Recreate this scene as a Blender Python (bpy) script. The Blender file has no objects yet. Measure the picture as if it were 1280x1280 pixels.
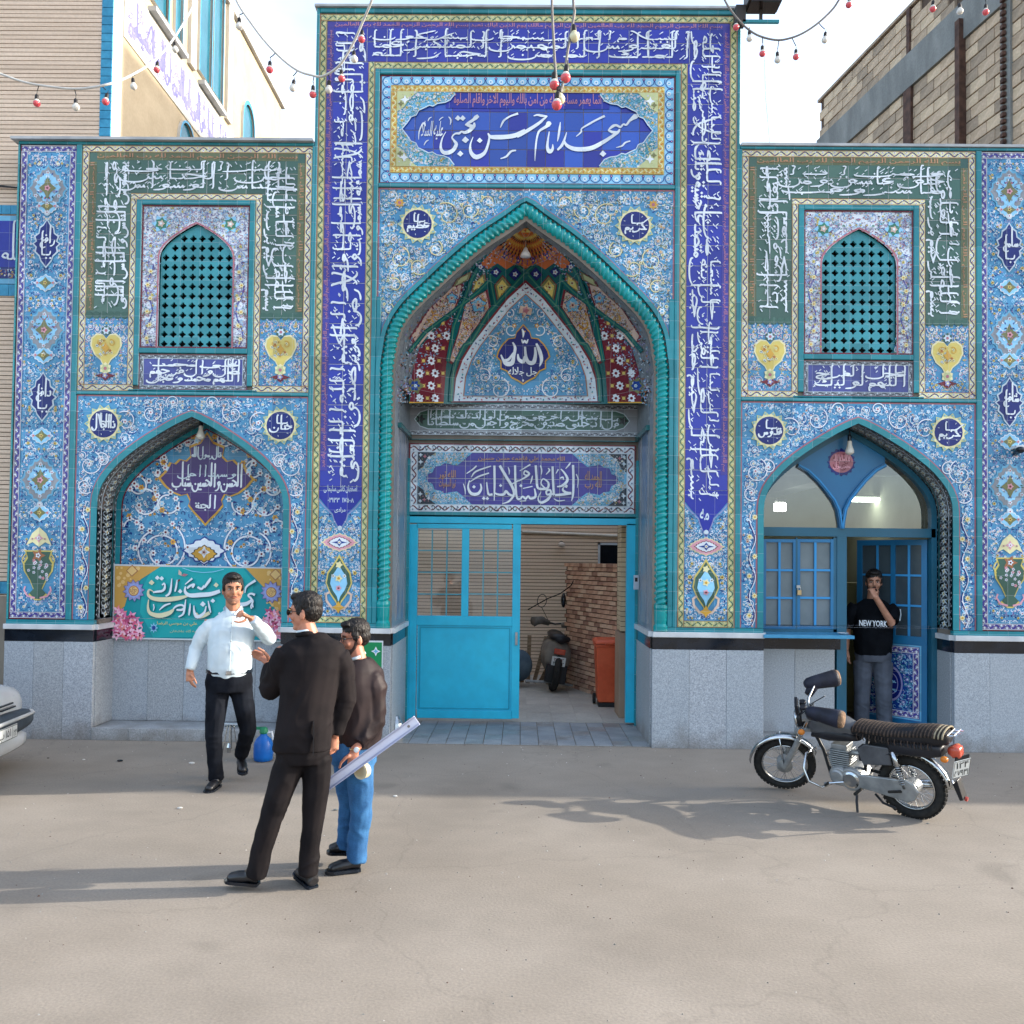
import bpy,bmesh,math,random,unicodedata
from mathutils import Vector,Matrix
random.seed(7)
R=math.radians
scene=bpy.context.scene
C=scene.collection
FPX=1100.0;CAMH=1.9
YAW,PIT,ROL,CYP,DIST=0.00966722,0.02537495,0.01165746,672.6577,9.0931
_F=Vector((-math.sin(YAW)*math.cos(PIT),math.cos(YAW)*math.cos(PIT),math.sin(PIT)))
_R=Vector((math.cos(YAW),math.sin(YAW),0));_U=_R.cross(_F)
_R2=_R*math.cos(ROL)+_U*math.sin(ROL);_U2=-_R*math.sin(ROL)+_U*math.cos(ROL)
CAMP=Vector((0,-DIST,CAMH))
cam_d=bpy.data.cameras.new('camera');cam=bpy.data.objects.new('camera',cam_d);C.objects.link(cam)
cam.matrix_world=Matrix(((_R2.x,_U2.x,-_F.x,CAMP.x),(_R2.y,_U2.y,-_F.y,CAMP.y),(_R2.z,_U2.z,-_F.z,CAMP.z),(0,0,0,1)))
cam_d.sensor_width=36;cam_d.lens=36*FPX/1280;cam_d.shift_y=(CYP-640)/1280
cam_d.clip_start=0.05;cam_d.clip_end=2000
scene.camera=cam
SUN_EL,SUN_AZ=21.0,7.2
world=bpy.data.worlds.new('World');scene.world=world;world.use_nodes=True
wn=world.node_tree.nodes;wl=world.node_tree.links;wn.clear()
wo=wn.new('ShaderNodeOutputWorld');wb=wn.new('ShaderNodeBackground')
sky=wn.new('ShaderNodeTexSky');sky.sky_type='NISHITA';sky.sun_disc=False
sky.sun_elevation=R(SUN_EL);sky.sun_rotation=R(90-SUN_AZ)
sky.air_density=1.0;sky.dust_density=2.5;sky.ozone_density=1.5
wb.inputs['Strength'].default_value=0.15
tc=wn.new('ShaderNodeTexCoord');mp=wn.new('ShaderNodeMapping');mp.inputs['Scale'].default_value=(1,1,2.6)
nz=wn.new('ShaderNodeTexNoise');nz.inputs['Scale'].default_value=1.6;nz.inputs['Detail'].default_value=6
cr=wn.new('ShaderNodeValToRGB');cr.color_ramp.elements[0].position=0.40;cr.color_ramp.elements[1].position=0.80
mx=wn.new('ShaderNodeMix');mx.data_type='RGBA'
wl.new(tc.outputs['Generated'],mp.inputs['Vector']);wl.new(mp.outputs['Vector'],nz.inputs['Vector'])
wl.new(nz.outputs['Fac'],cr.inputs['Fac']);wl.new(cr.outputs['Color'],mx.inputs['Factor'])
wl.new(sky.outputs['Color'],mx.inputs['A']);mx.inputs['B'].default_value=(3.6,3.9,4.3,1)
wl.new(mx.outputs['Result'],wb.inputs['Color']);wl.new(wb.outputs['Background'],wo.inputs['Surface'])
sd=bpy.data.lights.new('sun','SUN');so=bpy.data.objects.new('sun',sd);C.objects.link(so)
sd.energy=2.2;sd.angle=R(0.55);sd.color=(1.0,0.93,0.82)
_s=Vector((math.cos(R(SUN_AZ))*math.cos(R(SUN_EL)),math.sin(R(SUN_AZ))*math.cos(R(SUN_EL)),math.sin(R(SUN_EL))))
so.rotation_euler=_s.to_track_quat('Z','Y').to_euler()
scene.view_settings.view_transform='Standard';scene.view_settings.look='None'
scene.view_settings.exposure=1.86;scene.view_settings.gamma=1.0;scene.view_settings.use_curve_mapping=False
def ray(px,py):
    return (_F+_R2*((px-640)/FPX) -_U2*((py-CYP)/FPX))
def W(px,py,Y=0.0):
    d=ray(px,py);t=(Y+DIST)/d.y;p=CAMP+d*t
    return p.x,p.z
def X_(px,py,Y=0.0): return W(px,py,Y)[0]
def Z_(px,py,Y=0.0): return W(px,py,Y)[1]
def G(px,py,z=0.0):
    d=ray(px,py);t=(z-CAMH)/d.z;p=CAMP+d*t
    return Vector((p.x,p.y,z))
Q=1/121.0
def q(px,py,Y=0.0):
    x,z=W(px,py,Y);return (x/Q,z/Q)
MATS={}
def srgb(h):
    if isinstance(h,str):
        h=h.lstrip('#');c=[int(h[i:i+2],16)/255 for i in (0,2,4)]
    else: c=[v/255 for v in h]
    return tuple((v/12.92 if v <= .04045 else ((v+.055)/1.055)**2.4) for v in c)
def new_mat(name):
    m=bpy.data.materials.new(name);m.use_nodes=True
    return m,m.node_tree.nodes,m.node_tree.links,m.node_tree.nodes['Principled BSDF']
def tile_group():
    g=bpy.data.node_groups.new('tile_variation','ShaderNodeTree')
    g.interface.new_socket('Color',in_out='INPUT',socket_type='NodeSocketColor')
    g.interface.new_socket('Color',in_out='OUTPUT',socket_type='NodeSocketColor')
    g.interface.new_socket('Joint',in_out='OUTPUT',socket_type='NodeSocketFloat')
    n,l=g.nodes,g.links
    gi=n.new('NodeGroupInput');go=n.new('NodeGroupOutput')
    t=n.new('ShaderNodeTexCoord');s=n.new('ShaderNodeSeparateXYZ');l.new(t.outputs['Object'],s.inputs[0])
    fx=[]
    S=0.2
    for ax in ('X','Z'):
        d=n.new('ShaderNodeMath');d.operation='DIVIDE';d.inputs[1].default_value=S;l.new(s.outputs[ax],d.inputs[0])
        fl=n.new('ShaderNodeMath');fl.operation='FLOOR';l.new(d.outputs[0],fl.inputs[0])
        fr=n.new('ShaderNodeMath');fr.operation='FRACT';l.new(d.outputs[0],fr.inputs[0])
        a=n.new('ShaderNodeMath');a.operation='LESS_THAN';a.inputs[1].default_value=0.016;l.new(fr.outputs[0],a.inputs[0])
        fx.append((fl,a))
    mxj=n.new('ShaderNodeMath');mxj.operation='MAXIMUM';l.new(fx[0][1].outputs[0],mxj.inputs[0]);l.new(fx[1][1].outputs[0],mxj.inputs[1])
    cb=n.new('ShaderNodeCombineXYZ');l.new(fx[0][0].outputs[0],cb.inputs[0]);l.new(fx[1][0].outputs[0],cb.inputs[1])
    wnn=n.new('ShaderNodeTexWhiteNoise');wnn.noise_dimensions='2D';l.new(cb.outputs[0],wnn.inputs['Vector'])
    mr=n.new('ShaderNodeMapRange');mr.inputs['To Min'].default_value=0.80;mr.inputs['To Max'].default_value=1.17;l.new(wnn.outputs['Value'],mr.inputs['Value'])
    nz=n.new('ShaderNodeTexNoise');nz.inputs['Scale'].default_value=14;nz.inputs['Detail'].default_value=4;l.new(t.outputs['Object'],nz.inputs['Vector'])
    mr2=n.new('ShaderNodeMapRange');mr2.inputs['To Min'].default_value=0.82;mr2.inputs['To Max'].default_value=1.18;l.new(nz.outputs['Fac'],mr2.inputs['Value'])
    mu=n.new('ShaderNodeMath');mu.operation='MULTIPLY';l.new(mr.outputs[0],mu.inputs[0]);l.new(mr2.outputs[0],mu.inputs[1])
    hs=n.new('ShaderNodeHueSaturation');l.new(gi.outputs[0],hs.inputs['Color']);l.new(mu.outputs[0],hs.inputs['Value'])
    m=n.new('ShaderNodeMix');m.data_type='RGBA';m.inputs['B'].default_value=(.50,.55,.58,1)
    mj=n.new('ShaderNodeMath');mj.operation='MULTIPLY';mj.inputs[1].default_value=0.38;l.new(mxj.outputs[0],mj.inputs[0])
    l.new(mj.outputs[0],m.inputs['Factor']);l.new(hs.outputs[0],m.inputs['A'])
    l.new(m.outputs['Result'],go.inputs[0]);l.new(mxj.outputs[0],go.inputs[1])
    return g
TG=tile_group()
def tilemat(name,col,rough=0.22):
    if name in MATS: return MATS[name]
    m,n,l,b=new_mat(name);c=srgb(col)
    g=n.new('ShaderNodeGroup');g.node_tree=TG;g.inputs[0].default_value=(*c,1)
    l.new(g.outputs[0],b.inputs['Base Color']);b.inputs['Roughness'].default_value=rough
    b.inputs['Specular IOR Level'].default_value=0.35
    MATS[name]=m;return m
def glazemat(k):
    """glaze of single tiles: each tile object gets its own slight tone"""
    name='glaze_'+k
    if name in MATS: return MATS[name]
    m,n,l,b=new_mat(name)
    oi=n.new('ShaderNodeObjectInfo');mr=n.new('ShaderNodeMapRange');mr.inputs['To Min'].default_value=.8;mr.inputs['To Max'].default_value=1.22;l.new(oi.outputs['Random'],mr.inputs['Value'])
    hs=n.new('ShaderNodeHueSaturation');hs.inputs['Color'].default_value=(*srgb(TC[k]),1);l.new(mr.outputs[0],hs.inputs['Value']);l.new(hs.outputs[0],b.inputs['Base Color'])
    b.inputs['Roughness'].default_value=.16;b.inputs['Specular IOR Level'].default_value=.45
    MATS[name]=m;return m
def noisemat(name,c1,c2,scale=8,rough=0.7,detail=6,bump=0.0,bscale=None,metal=0.0,spec=0.3,stretch=(1,1,1),c3=None,fine=None,pos=(.35,.65)):
    """a base colour that wanders between two or three tones, with optional fine speckle and bump"""
    if name in MATS: return MATS[name]
    m,n,l,b=new_mat(name)
    t=n.new('ShaderNodeTexCoord');mp=n.new('ShaderNodeMapping');mp.inputs['Scale'].default_value=stretch
    l.new(t.outputs['Object'],mp.inputs['Vector'])
    nz=n.new('ShaderNodeTexNoise');nz.inputs['Scale'].default_value=scale;nz.inputs['Detail'].default_value=detail
    l.new(mp.outputs[0],nz.inputs['Vector'])
    r=n.new('ShaderNodeValToRGB');r.color_ramp.elements[0].position=pos[0];r.color_ramp.elements[1].position=pos[1]
    r.color_ramp.elements[0].color=(*srgb(c1),1);r.color_ramp.elements[1].color=(*srgb(c2),1)
    if c3:
        e=r.color_ramp.elements.new(0.5);e.color=(*srgb(c3),1)
    l.new(nz.outputs['Fac'],r.inputs['Fac'])
    out=r.outputs['Color']
    if fine:
        nf=n.new('ShaderNodeTexNoise');nf.inputs['Scale'].default_value=fine[0];nf.inputs['Detail'].default_value=3
        l.new(t.outputs['Object'],nf.inputs['Vector'])
        mr=n.new('ShaderNodeMapRange');mr.inputs['From Min'].default_value=.3;mr.inputs['From Max'].default_value=.7
        mr.inputs['To Min'].default_value=1-fine[1];mr.inputs['To Max'].default_value=1+fine[1];l.new(nf.outputs['Fac'],mr.inputs['Value'])
        hs=n.new('ShaderNodeHueSaturation');l.new(out,hs.inputs['Color']);l.new(mr.outputs[0],hs.inputs['Value']);out=hs.outputs[0]
    l.new(out,b.inputs['Base Color'])
    b.inputs['Roughness'].default_value=rough;b.inputs['Metallic'].default_value=metal;b.inputs['Specular IOR Level'].default_value=spec
    if bump:
        nb=n.new('ShaderNodeTexNoise');nb.inputs['Scale'].default_value=bscale or scale*4;nb.inputs['Detail'].default_value=5
        l.new(mp.outputs[0],nb.inputs['Vector'])
        bp=n.new('ShaderNodeBump');bp.inputs['Strength'].default_value=bump;bp.inputs['Distance'].default_value=0.01
        l.new(nb.outputs['Fac'],bp.inputs['Height']);l.new(bp.outputs[0],b.inputs['Normal'])
    MATS[name]=m;return m
def emimat(name,col,st):
    if name in MATS: return MATS[name]
    m,n,l,b=new_mat(name)
    b.inputs['Base Color'].default_value=(*srgb(col),1);b.inputs['Emission Color'].default_value=(*srgb(col),1);b.inputs['Emission Strength'].default_value=st
    MATS[name]=m;return m
def glassmat(name,col=(1,1,1),rough=0.02,alpha=0.35):
    """thin pane: partly clear, partly a glossy film"""
    if name in MATS: return MATS[name]
    m,n,l,b=new_mat(name);n.remove(b)
    o=n['Material Output'];tr=n.new('ShaderNodeBsdfTransparent');tr.inputs[0].default_value=(*col,1)
    gl=n.new('ShaderNodeBsdfGlossy');gl.inputs['Roughness'].default_value=rough;gl.inputs['Color'].default_value=(.85,.9,.95,1)
    ms=n.new('ShaderNodeMixShader');ms.inputs[0].default_value=alpha
    l.new(tr.outputs[0],ms.inputs[1]);l.new(gl.outputs[0],ms.inputs[2]);l.new(ms.outputs[0],o.inputs['Surface'])
    MATS[name]=m;return m
TC=dict(teal='#3a8c96',teal2='#1a9a9a',tealdark='#0f5a5c',blue='#4c8fb8',sky='#68aacb',lblue='#8cc6e6',dblue='#1c3f8c',navy='#16236e',royal='#242f96',royal2='#2a50aa',
          white='#dbe2e9',cream='#e0d8a8',yel='#cfbc66',gold='#c99a3c',green='#3d7a62',dgreen='#3e5f53',green2='#456356',lgreen='#b9bf8c',olive='#75764e',
          pink='#d79aa8',rose='#ab6a76',brown='#a06848',maroon='#6e2430',orange='#c0662f',purple='#453f92',violet='#9391bd',grey='#8b8f96',dark='#1e2c3c',black='#101418',
          kufic='#b08463',kufic2='#b07890',salmon='#cbb2a2',pale='#c3d2dc',ltq='#6fc0cc',mauve='#8a7f9c',plum='#46306f',slate='#4b5190',kfbg='#626a4c')
TS_={'navy': .25}
FLAT=False
def T(k): return noisemat('print_'+k,TC[k],TC[k],rough=.45) if FLAT else tilemat('tile_'+k,TC[k])
def prop(o,label=None,cat=None,group=None,kind=None):
    if label: o['label']=label
    if cat: o['category']=cat
    if group: o['group']=group
    if kind: o['kind']=kind
    return o
def empty(name,loc,label,cat,group=None,rz=0):
    o=bpy.data.objects.new(name,None);C.objects.link(o);o.location=loc;o.rotation_euler=(0,0,rz)
    o.empty_display_size=.2
    return prop(o,label,cat,group)
class MB:
    def __init__(s): s.v=[];s.f=[];s.m=[];s.mats=[]
    def mi(s,m):
        if m not in s.mats: s.mats.append(m)
        return s.mats.index(m)
    def add(s,vs,fs,m):
        b=len(s.v);s.v.extend(vs);k=s.mi(m)
        for f in fs: s.f.append(tuple(b+i for i in f));s.m.append(k)
    def box(s,x0,x1,y0,y1,z0,z1,m):
        s.add([(x0,y0,z0),(x1,y0,z0),(x1,y1,z0),(x0,y1,z0),(x0,y0,z1),(x1,y0,z1),(x1,y1,z1),(x0,y1,z1)],
              [(0,3,2,1),(4,5,6,7),(0,1,5,4),(1,2,6,5),(2,3,7,6),(3,0,4,7)],m)
    def bbox(s,x0,x1,y0,y1,z0,z1,b,m):
        """box with its front (-y) face edges bevelled by b"""
        s.add([(x0,y0+b,z0),(x1,y0+b,z0),(x1,y1,z0),(x0,y1,z0),(x0,y0+b,z1),(x1,y0+b,z1),(x1,y1,z1),(x0,y1,z1),
               (x0+b,y0,z0+b),(x1-b,y0,z0+b),(x1-b,y0,z1-b),(x0+b,y0,z1-b)],
              [(0,3,2,1),(4,5,6,7),(1,2,6,5),(2,3,7,6),(3,0,4,7),(8,9,10,11),(0,1,9,8),(1,5,10,9),(5,4,11,10),(4,0,8,11)],m)
    def prism(s,pts,y0,y1,m,axis='y'):
        """polygon (x,z) extruded from y0 to y1"""
        n=len(pts)
        if sum(pts[i][0]*pts[(i+1)%n][1]-pts[(i+1)%n][0]*pts[i][1] for i in range(n))<0: pts=pts[::-1]
        vs=[(x,y0,z) for x,z in pts]+[(x,y1,z) for x,z in pts]
        fs=[tuple(range(n)),tuple(range(2*n-1,n-1,-1))]+[((i+1)%n,i,n+i,n+(i+1)%n) for i in range(n)]
        s.add(vs,fs,m)
    def tube(s,pts,rad,m,seg=8,cap=True,squash=None):
        """swept round bar; rad is a number or a list"""
        pts=[Vector(p) for p in pts];n=len(pts)
        if not isinstance(rad,(list,tuple)): rad=[rad]*n
        vs=[];up=None
        for i,p in enumerate(pts):
            d=(pts[min(i+1,n-1)]-pts[max(i-1,0)]).normalized()
            if up is None:
                up=Vector((0,0,1)) if abs(d.z)<.9 else Vector((0,1,0))
            a=d.cross(up).normalized();b=a.cross(d).normalized();up=b
            for k in range(seg):
                t=2*math.pi*k/seg
                vs.append(tuple(p+a*(math.cos(t)*rad[i])+b*(math.sin(t)*rad[i]*(squash or 1))))
        fs=[]
        for i in range(n-1):
            for k in range(seg):
                k2=(k+1) % seg;fs.append((i*seg+k,i*seg+k2,(i+1)*seg+k2,(i+1)*seg+k))
        if cap: fs += [tuple(range(seg-1,-1,-1)),tuple((n-1)*seg+k for k in range(seg))]
        s.add(vs,fs,m)
    def lathe(s,c,prof,m,seg=16,axis='z'):
        """prof: list of (radius, height) turned about an axis through c"""
        vs=[];n=len(prof)
        for r,h in prof:
            for k in range(seg):
                t=2*math.pi*k/seg;a,b=math.cos(t)*r,math.sin(t)*r
                vs.append({'z': (c[0]+a,c[1]+b,c[2]+h),'y': (c[0]+a,c[1]+h,c[2]+b),'x': (c[0]+h,c[1]+a,c[2]+b)}[axis])
        fs=[]
        for i in range(n-1):
            for k in range(seg):
                k2=(k+1) % seg;fs.append((i*seg+k,i*seg+k2,(i+1)*seg+k2,(i+1)*seg+k))
        if prof[0][0]>1e-5: fs.append(tuple(range(seg-1,-1,-1)))
        if prof[-1][0]>1e-5: fs.append(tuple((n-1)*seg+k for k in range(seg)))
        s.add(vs,fs,m)
    def ell(s,c,r,m,seg=16,rings=10,rot=None):
        vs=[];c=Vector(c)
        for i in range(rings+1):
            ph=math.pi*i/rings
            for k in range(seg):
                t=2*math.pi*k/seg
                p=Vector((r[0]*math.sin(ph)*math.cos(t),r[1]*math.sin(ph)*math.sin(t),r[2]*math.cos(ph)))
                if rot: p=rot @ p
                vs.append(tuple(c+p))
        fs=[(i*seg+k,(i+1)*seg+k,(i+1)*seg+(k+1)%seg,i*seg+(k+1)%seg) for i in range(rings) for k in range(seg)]
        s.add(vs,fs,m)
    def loft(s,rings,m,cap=True):
        n=len(rings[0]);b=[p for r in rings for p in r]
        fs=[(i*n+k,i*n+(k+1)%n,(i+1)*n+(k+1)%n,(i+1)*n+k) for i in range(len(rings)-1) for k in range(n)]
        if cap: fs += [tuple(range(n-1,-1,-1)),tuple((len(rings)-1)*n+k for k in range(n))]
        s.add(b,fs,m)
    def xf(s,M_):
        s.v=[tuple(M_ @ Vector(p)) for p in s.v];return s
    def mesh(s,name,smooth=False):
        me=bpy.data.meshes.new(name);me.from_pydata(s.v,[],s.f)
        for m in s.mats: me.materials.append(m)
        me.polygons.foreach_set('material_index',s.m)
        if smooth: me.polygons.foreach_set('use_smooth',[True]*len(s.f))
        me.update();return me
    def build(s,name,parent=None,smooth=False,bevel=0,world=True,fixn=False,**kw):
        me=s.mesh(name,smooth)
        if fixn:
            bm=bmesh.new();bm.from_mesh(me);bmesh.ops.recalc_face_normals(bm,faces=bm.faces);bm.to_mesh(me);bm.free()
        o=bpy.data.objects.new(name,me);C.objects.link(o)
        if parent is not None:
            o.parent=parent
            if world: o.matrix_parent_inverse=pinv(parent)
        if bevel:
            md=o.modifiers.new('bevel','BEVEL');md.width=bevel;md.segments=2;md.limit_method='ANGLE';md.angle_limit=R(40)
        return prop(o,**kw)
def pinv(p):
    M_=Matrix.Identity(4);k=p
    while k is not None:
        b=Matrix.LocRotScale(k.location,k.rotation_euler,k.scale);M_=k.matrix_parent_inverse @ b @ M_ if k.parent else b @ M_;k=k.parent
    return M_.inverted()
def inst(me,name,parent,loc=(0,0,0),rot=(0,0,0),scale=(1,1,1),world=True,**kw):
    o=bpy.data.objects.new(name,me);C.objects.link(o);o.location=loc;o.rotation_euler=rot;o.scale=scale
    if parent is not None:
        o.parent=parent
        if world: o.matrix_parent_inverse=pinv(parent)
    return prop(o,**kw)
FORMS={};LIG={}
for cp in list(range(0xFB50,0xFDFF))+list(range(0xFE70,0xFEFD)):
    d=unicodedata.decomposition(chr(cp)).split()
    if len(d)==2: FORMS.setdefault(chr(int(d[1],16)),{})[d[0]]=chr(cp)
    elif len(d)==3 and d[1]=='0644' and d[2] in ('0622','0623','0625','0627'): LIG.setdefault(chr(int(d[2],16)),{})[d[0]]=chr(cp)
def shape(s):
    out=[];i=0;L=list(s)
    def dual(c): return '<initial>' in FORMS.get(c,{})
    def joins(c): return '<final>' in FORMS.get(c,{})
    while i<len(L):
        c=L[i];prev=i>0 and dual(L[i-1]) and (joins(c) or (c=='\u0644'))
        if c=='\u0644' and i+1<len(L) and L[i+1] in LIG:
            out.append(LIG[L[i+1]]['<final>' if prev else '<isolated>']);i += 2
            continue
        if c not in FORMS: out.append(c);i += 1;continue
        nxt=dual(c) and i+1<len(L) and joins(L[i+1])
        k=('<medial>' if nxt else '<final>') if prev else ('<initial>' if nxt else '<isolated>')
        out.append(FORMS[c].get(k) or next(iter(FORMS[c].values())));i += 1
    return out[::-1] if any(c in FORMS for c in s) else out
GLY={}
_tc=bpy.data.curves.new('glyph','FONT');_to=bpy.data.objects.new('glyph',_tc);C.objects.link(_to)
_tc.resolution_u=2
def _tmesh(s,off):
    _tc.body=s;_tc.offset=off
    dg=bpy.context.evaluated_depsgraph_get();dg.update()
    me=bpy.data.meshes.new_from_object(_to.evaluated_get(dg))
    r=([(v.co.x,v.co.y) for v in me.vertices],[tuple(p.vertices) for p in me.polygons]);bpy.data.meshes.remove(me);return r
def glyph(ch,off=0.0):
    k=(ch,off)
    if k not in GLY:
        if ch==' ': GLY[k]=([],[],.22)
        else:
            v,f=_tmesh(ch,off);bar,_=_tmesh('|',0);both,_=_tmesh(ch+'|',0)
            GLY[k]=(v,f,max(p[0] for p in both)-max(p[0] for p in bar))
    return GLY[k]
class Art(MB):
    def __init__(s,Y=0.0,mapf=None,depth=0.0):
        super().__init__();s.Y=Y;s.k=0;s.mapf=mapf;s.base=depth
    def P(s,pts,layer,ramp=0):
        s.k += 1;off=s.base+.002*layer+.0018*((s.k*.6180339) % 1);r=.0009*ramp/max(1,len(pts));h=max(1,len(pts)//2) if ramp else 1
        if s.mapf: return [s.mapf(a,b,off+r*(i % h)) for i,(a,b) in enumerate(pts)]
        return [(a*Q,s.Y-off-r*(i % h),b*Q) for i,(a,b) in enumerate(pts)]
    def poly(s,pts,col,layer=0):
        n=len(pts)
        if sum(pts[i][0]*pts[(i+1)%n][1]-pts[(i+1)%n][0]*pts[i][1] for i in range(n))<0: pts=pts[::-1]
        s.add(s.P(pts,layer),[tuple(range(n))],T(col) if isinstance(col,str) else col)
    def rect(s,x0,z0,x1,z1,col,layer=0): s.poly([(x0,z0),(x1,z0),(x1,z1),(x0,z1)],col,layer)
    def frame(s,x0,z0,x1,z1,w,col,layer=0):
        s.rect(x0,z1-w,x1,z1,col,layer);s.rect(x0,z0,x1,z0+w,col,layer)
        s.rect(x0,z0+w,x0+w,z1-w,col,layer);s.rect(x1-w,z0+w,x1,z1-w,col,layer)
    def stroke(s,pts,w,col,layer=1,taper=False):
        n=len(pts)
        if n<2: return
        Lp=[];Rp=[]
        for i in range(n):
            a=pts[max(i-1,0)];b=pts[min(i+1,n-1)]
            dx,dy=b[0]-a[0],b[1]-a[1];L=math.hypot(dx,dy) or 1
            ww=(w[i] if isinstance(w,(list,tuple)) else w)/2
            if taper: ww *= max(.25,math.sin(math.pi*(i+.6)/(n+.2)))
            Lp.append((pts[i][0]-dy/L*ww,pts[i][1]+dx/L*ww));Rp.append((pts[i][0]+dy/L*ww,pts[i][1]-dx/L*ww))
        vs=s.P(Lp+Rp,layer,1)
        s.add(vs,[(n+i,n+i+1,i+1,i) for i in range(n-1)],T(col) if isinstance(col,str) else col)
    def disc(s,x,z,r,col,layer=2,n=8,sq=1.0):
        s.poly([(x+r*math.cos(2*math.pi*i/n),z+r*sq*math.sin(2*math.pi*i/n)) for i in range(n)],col,layer)
    def star(s,x,z,r1,r2,n,col,layer=2,rot=0,sq=1.0):
        s.poly([(x+(r1 if i % 2==0 else r2)*math.cos(math.pi*i/n+rot),z+sq*(r1 if i % 2==0 else r2)*math.sin(math.pi*i/n+rot)) for i in range(2*n)],col,layer)
    def flower(s,x,z,r,col='white',core='rose',layer=3,n=5,rot=0,out=None):
        if out: s.star(x,z,r*1.25,r*.95,n,out,layer,rot+math.pi/n)
        s.star(x,z,r,r*.62,n,col,layer+.9,rot)
        s.disc(x,z,r*.36,core,layer+1.8,6)
    def leaf(s,x,z,L,w,a,col,layer=2):
        c,d=math.cos(a),math.sin(a)
        s.poly([(x+c*u-d*v,z+d*u+c*v) for u,v in ((0,0),(L*.35,w),(L,0),(L*.45,-w*.6))],col,layer)
    def spiral(s,x,z,r,a0,turns,w,col,layer=1,dirn=1,n=None):
        n=n or int(8+turns*12)
        pts=[]
        for i in range(n+1):
            t=i/n;rr=r*(1-.82*t);a=a0+dirn*turns*2*math.pi*t
            pts.append((x+rr*math.cos(a),z+rr*math.sin(a)))
        s.stroke(pts,[w*(1-.35*i/n) for i in range(n+1)],col,layer)
        return pts
    def text(s,txt,x0,z0,x1,z1,col,layer=4,rot=0,off=.014,tall=1.0,fit=True,lean=0.0,asc=None):
        """fit shaped text to a box; rot 0, 90 (letter tops to the left) or -90 (tops to the right). tall stretches the tall letters."""
        gl=shape(txt);x=0;items=[]
        for ch in gl:
            v,f,adv=glyph(ch,off);items.append((v,f,x));x += adv
        def yw(y): return y if y<.33 else .33+(y-.33)*tall
        ys=[yw(p[1]) for v,f,o in items for p in v]
        if not ys: return
        ylo,yhi=min(ys),max(ys)
        bw,bh=(x1-x0,z1-z0) if rot==0 else (z1-z0,x1-x0)
        sx=bw/x;sy=bh/(yhi-ylo)
        if not fit: sx=min(sx,sy*1.15)
        for v,f,o in items:
            if not v: continue
            pts=[]
            for (a,b) in v:
                u=(a+o-x/2)*sx+lean*(yw(b)-ylo)*sy;w_=(yw(b)-(ylo+yhi)/2)*sy
                if rot==0: pts.append(((x0+x1)/2+u,(z0+z1)/2+w_))
                elif rot==90: pts.append(((x0+x1)/2-w_,(z0+z1)/2+u))
                else: pts.append(((x0+x1)/2+w_,(z0+z1)/2-u))
            s.add(s.P(pts,layer),f,T(col) if isinstance(col,str) else col)
    def thuluth(s,txt,x0,z0,x1,z1,col,layer=4,rot=0,off=.016):
        """two interlocking tiers of words with long uprights, and scattered marks"""
        w=txt.split();low=[];up=[]
        for i,a in enumerate(w): (low if i % 2==0 else up).append(a)
        if rot==0:
            h=z1-z0
            s.text(' '.join(low),x0,z0,x1,z0+h*.86,col,layer,0,off,2.6)
            s.text(' '.join(up),x0+2,z0+h*.42,x1-2,z1,col,layer+1,0,off,1.7)
        elif rot==90:
            h=x1-x0
            s.text(' '.join(low),x1-h*.86,z0,x1,z1,col,layer,90,off,2.6)
            s.text(' '.join(up),x0,z0+2,x1-h*.42,z1-2,col,layer+1,90,off,1.7)
        else:
            h=x1-x0
            s.text(' '.join(low),x0,z0,x0+h*.86,z1,col,layer,-90,off,2.6)
            s.text(' '.join(up),x0+h*.42,z0+2,x1,z1-2,col,layer+1,-90,off,1.7)
        rnd=random.Random(len(txt));n=int((x1-x0)*(z1-z0)/95)
        for _ in range(n):
            a,b=rnd.uniform(x0+2,x1-2),rnd.uniform(z0+2,z1-2);an=rnd.choice((.6,.9,2.4,0))
            s.leaf(a,b,3.4,.55,an+(R(90) if rot else 0),col,layer+2)
    def inside(s,poly,x,z):
        c=False;n=len(poly);j=n-1
        for i in range(n):
            if (poly[i][1]>z) != (poly[j][1]>z) and x<(poly[j][0]-poly[i][0])*(z-poly[i][1])/(poly[j][1]-poly[i][1])+poly[i][0]: c=not c
            j=i
        return c
    def arab(s,poly,cx=None,dens=1.0,scale=1.0,seed=1,vine=('white','lblue','dblue'),leafs=('white','lblue','dblue','white','sky','dblue'),
             flo=(('white','rose'),('white','yel'),('pale','pink'),('yel','maroon')),avoid=(),layer=1,big=True):
        """fill a polygon with spirals, leaves and flowers, mirrored about x=cx"""
        scale *= .86;rnd=random.Random(seed)
        xs=[p[0] for p in poly];zs=[p[1] for p in poly];x0,x1,z0,z1=min(xs),max(xs),min(zs),max(zs)
        if cx is None: cx=(x0+x1)/2
        sym=cx is not False
        def ok(x,z,r):
            if any(not s.inside(poly,x+dx*r,z+dz*r) for dx,dz in ((1,0),(-1,0),(0,1),(0,-1),(.7,.7),(-.7,.7),(.7,-.7),(-.7,-.7))): return False
            return all((x-a)**2/(rx+r*.6)**2+(z-b)**2/(rz+r*.6)**2>1 for a,b,rx,rz in avoid)
        def both(fn,x,z):
            fn(x,z,1)
            if sym and abs(x-cx)>.5 and ok(2*cx-x,z,.5): fn(2*cx-x,z,-1)
        A=(x1-x0)*(z1-z0)*(.5 if sym else 1)
        placed=[]
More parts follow.
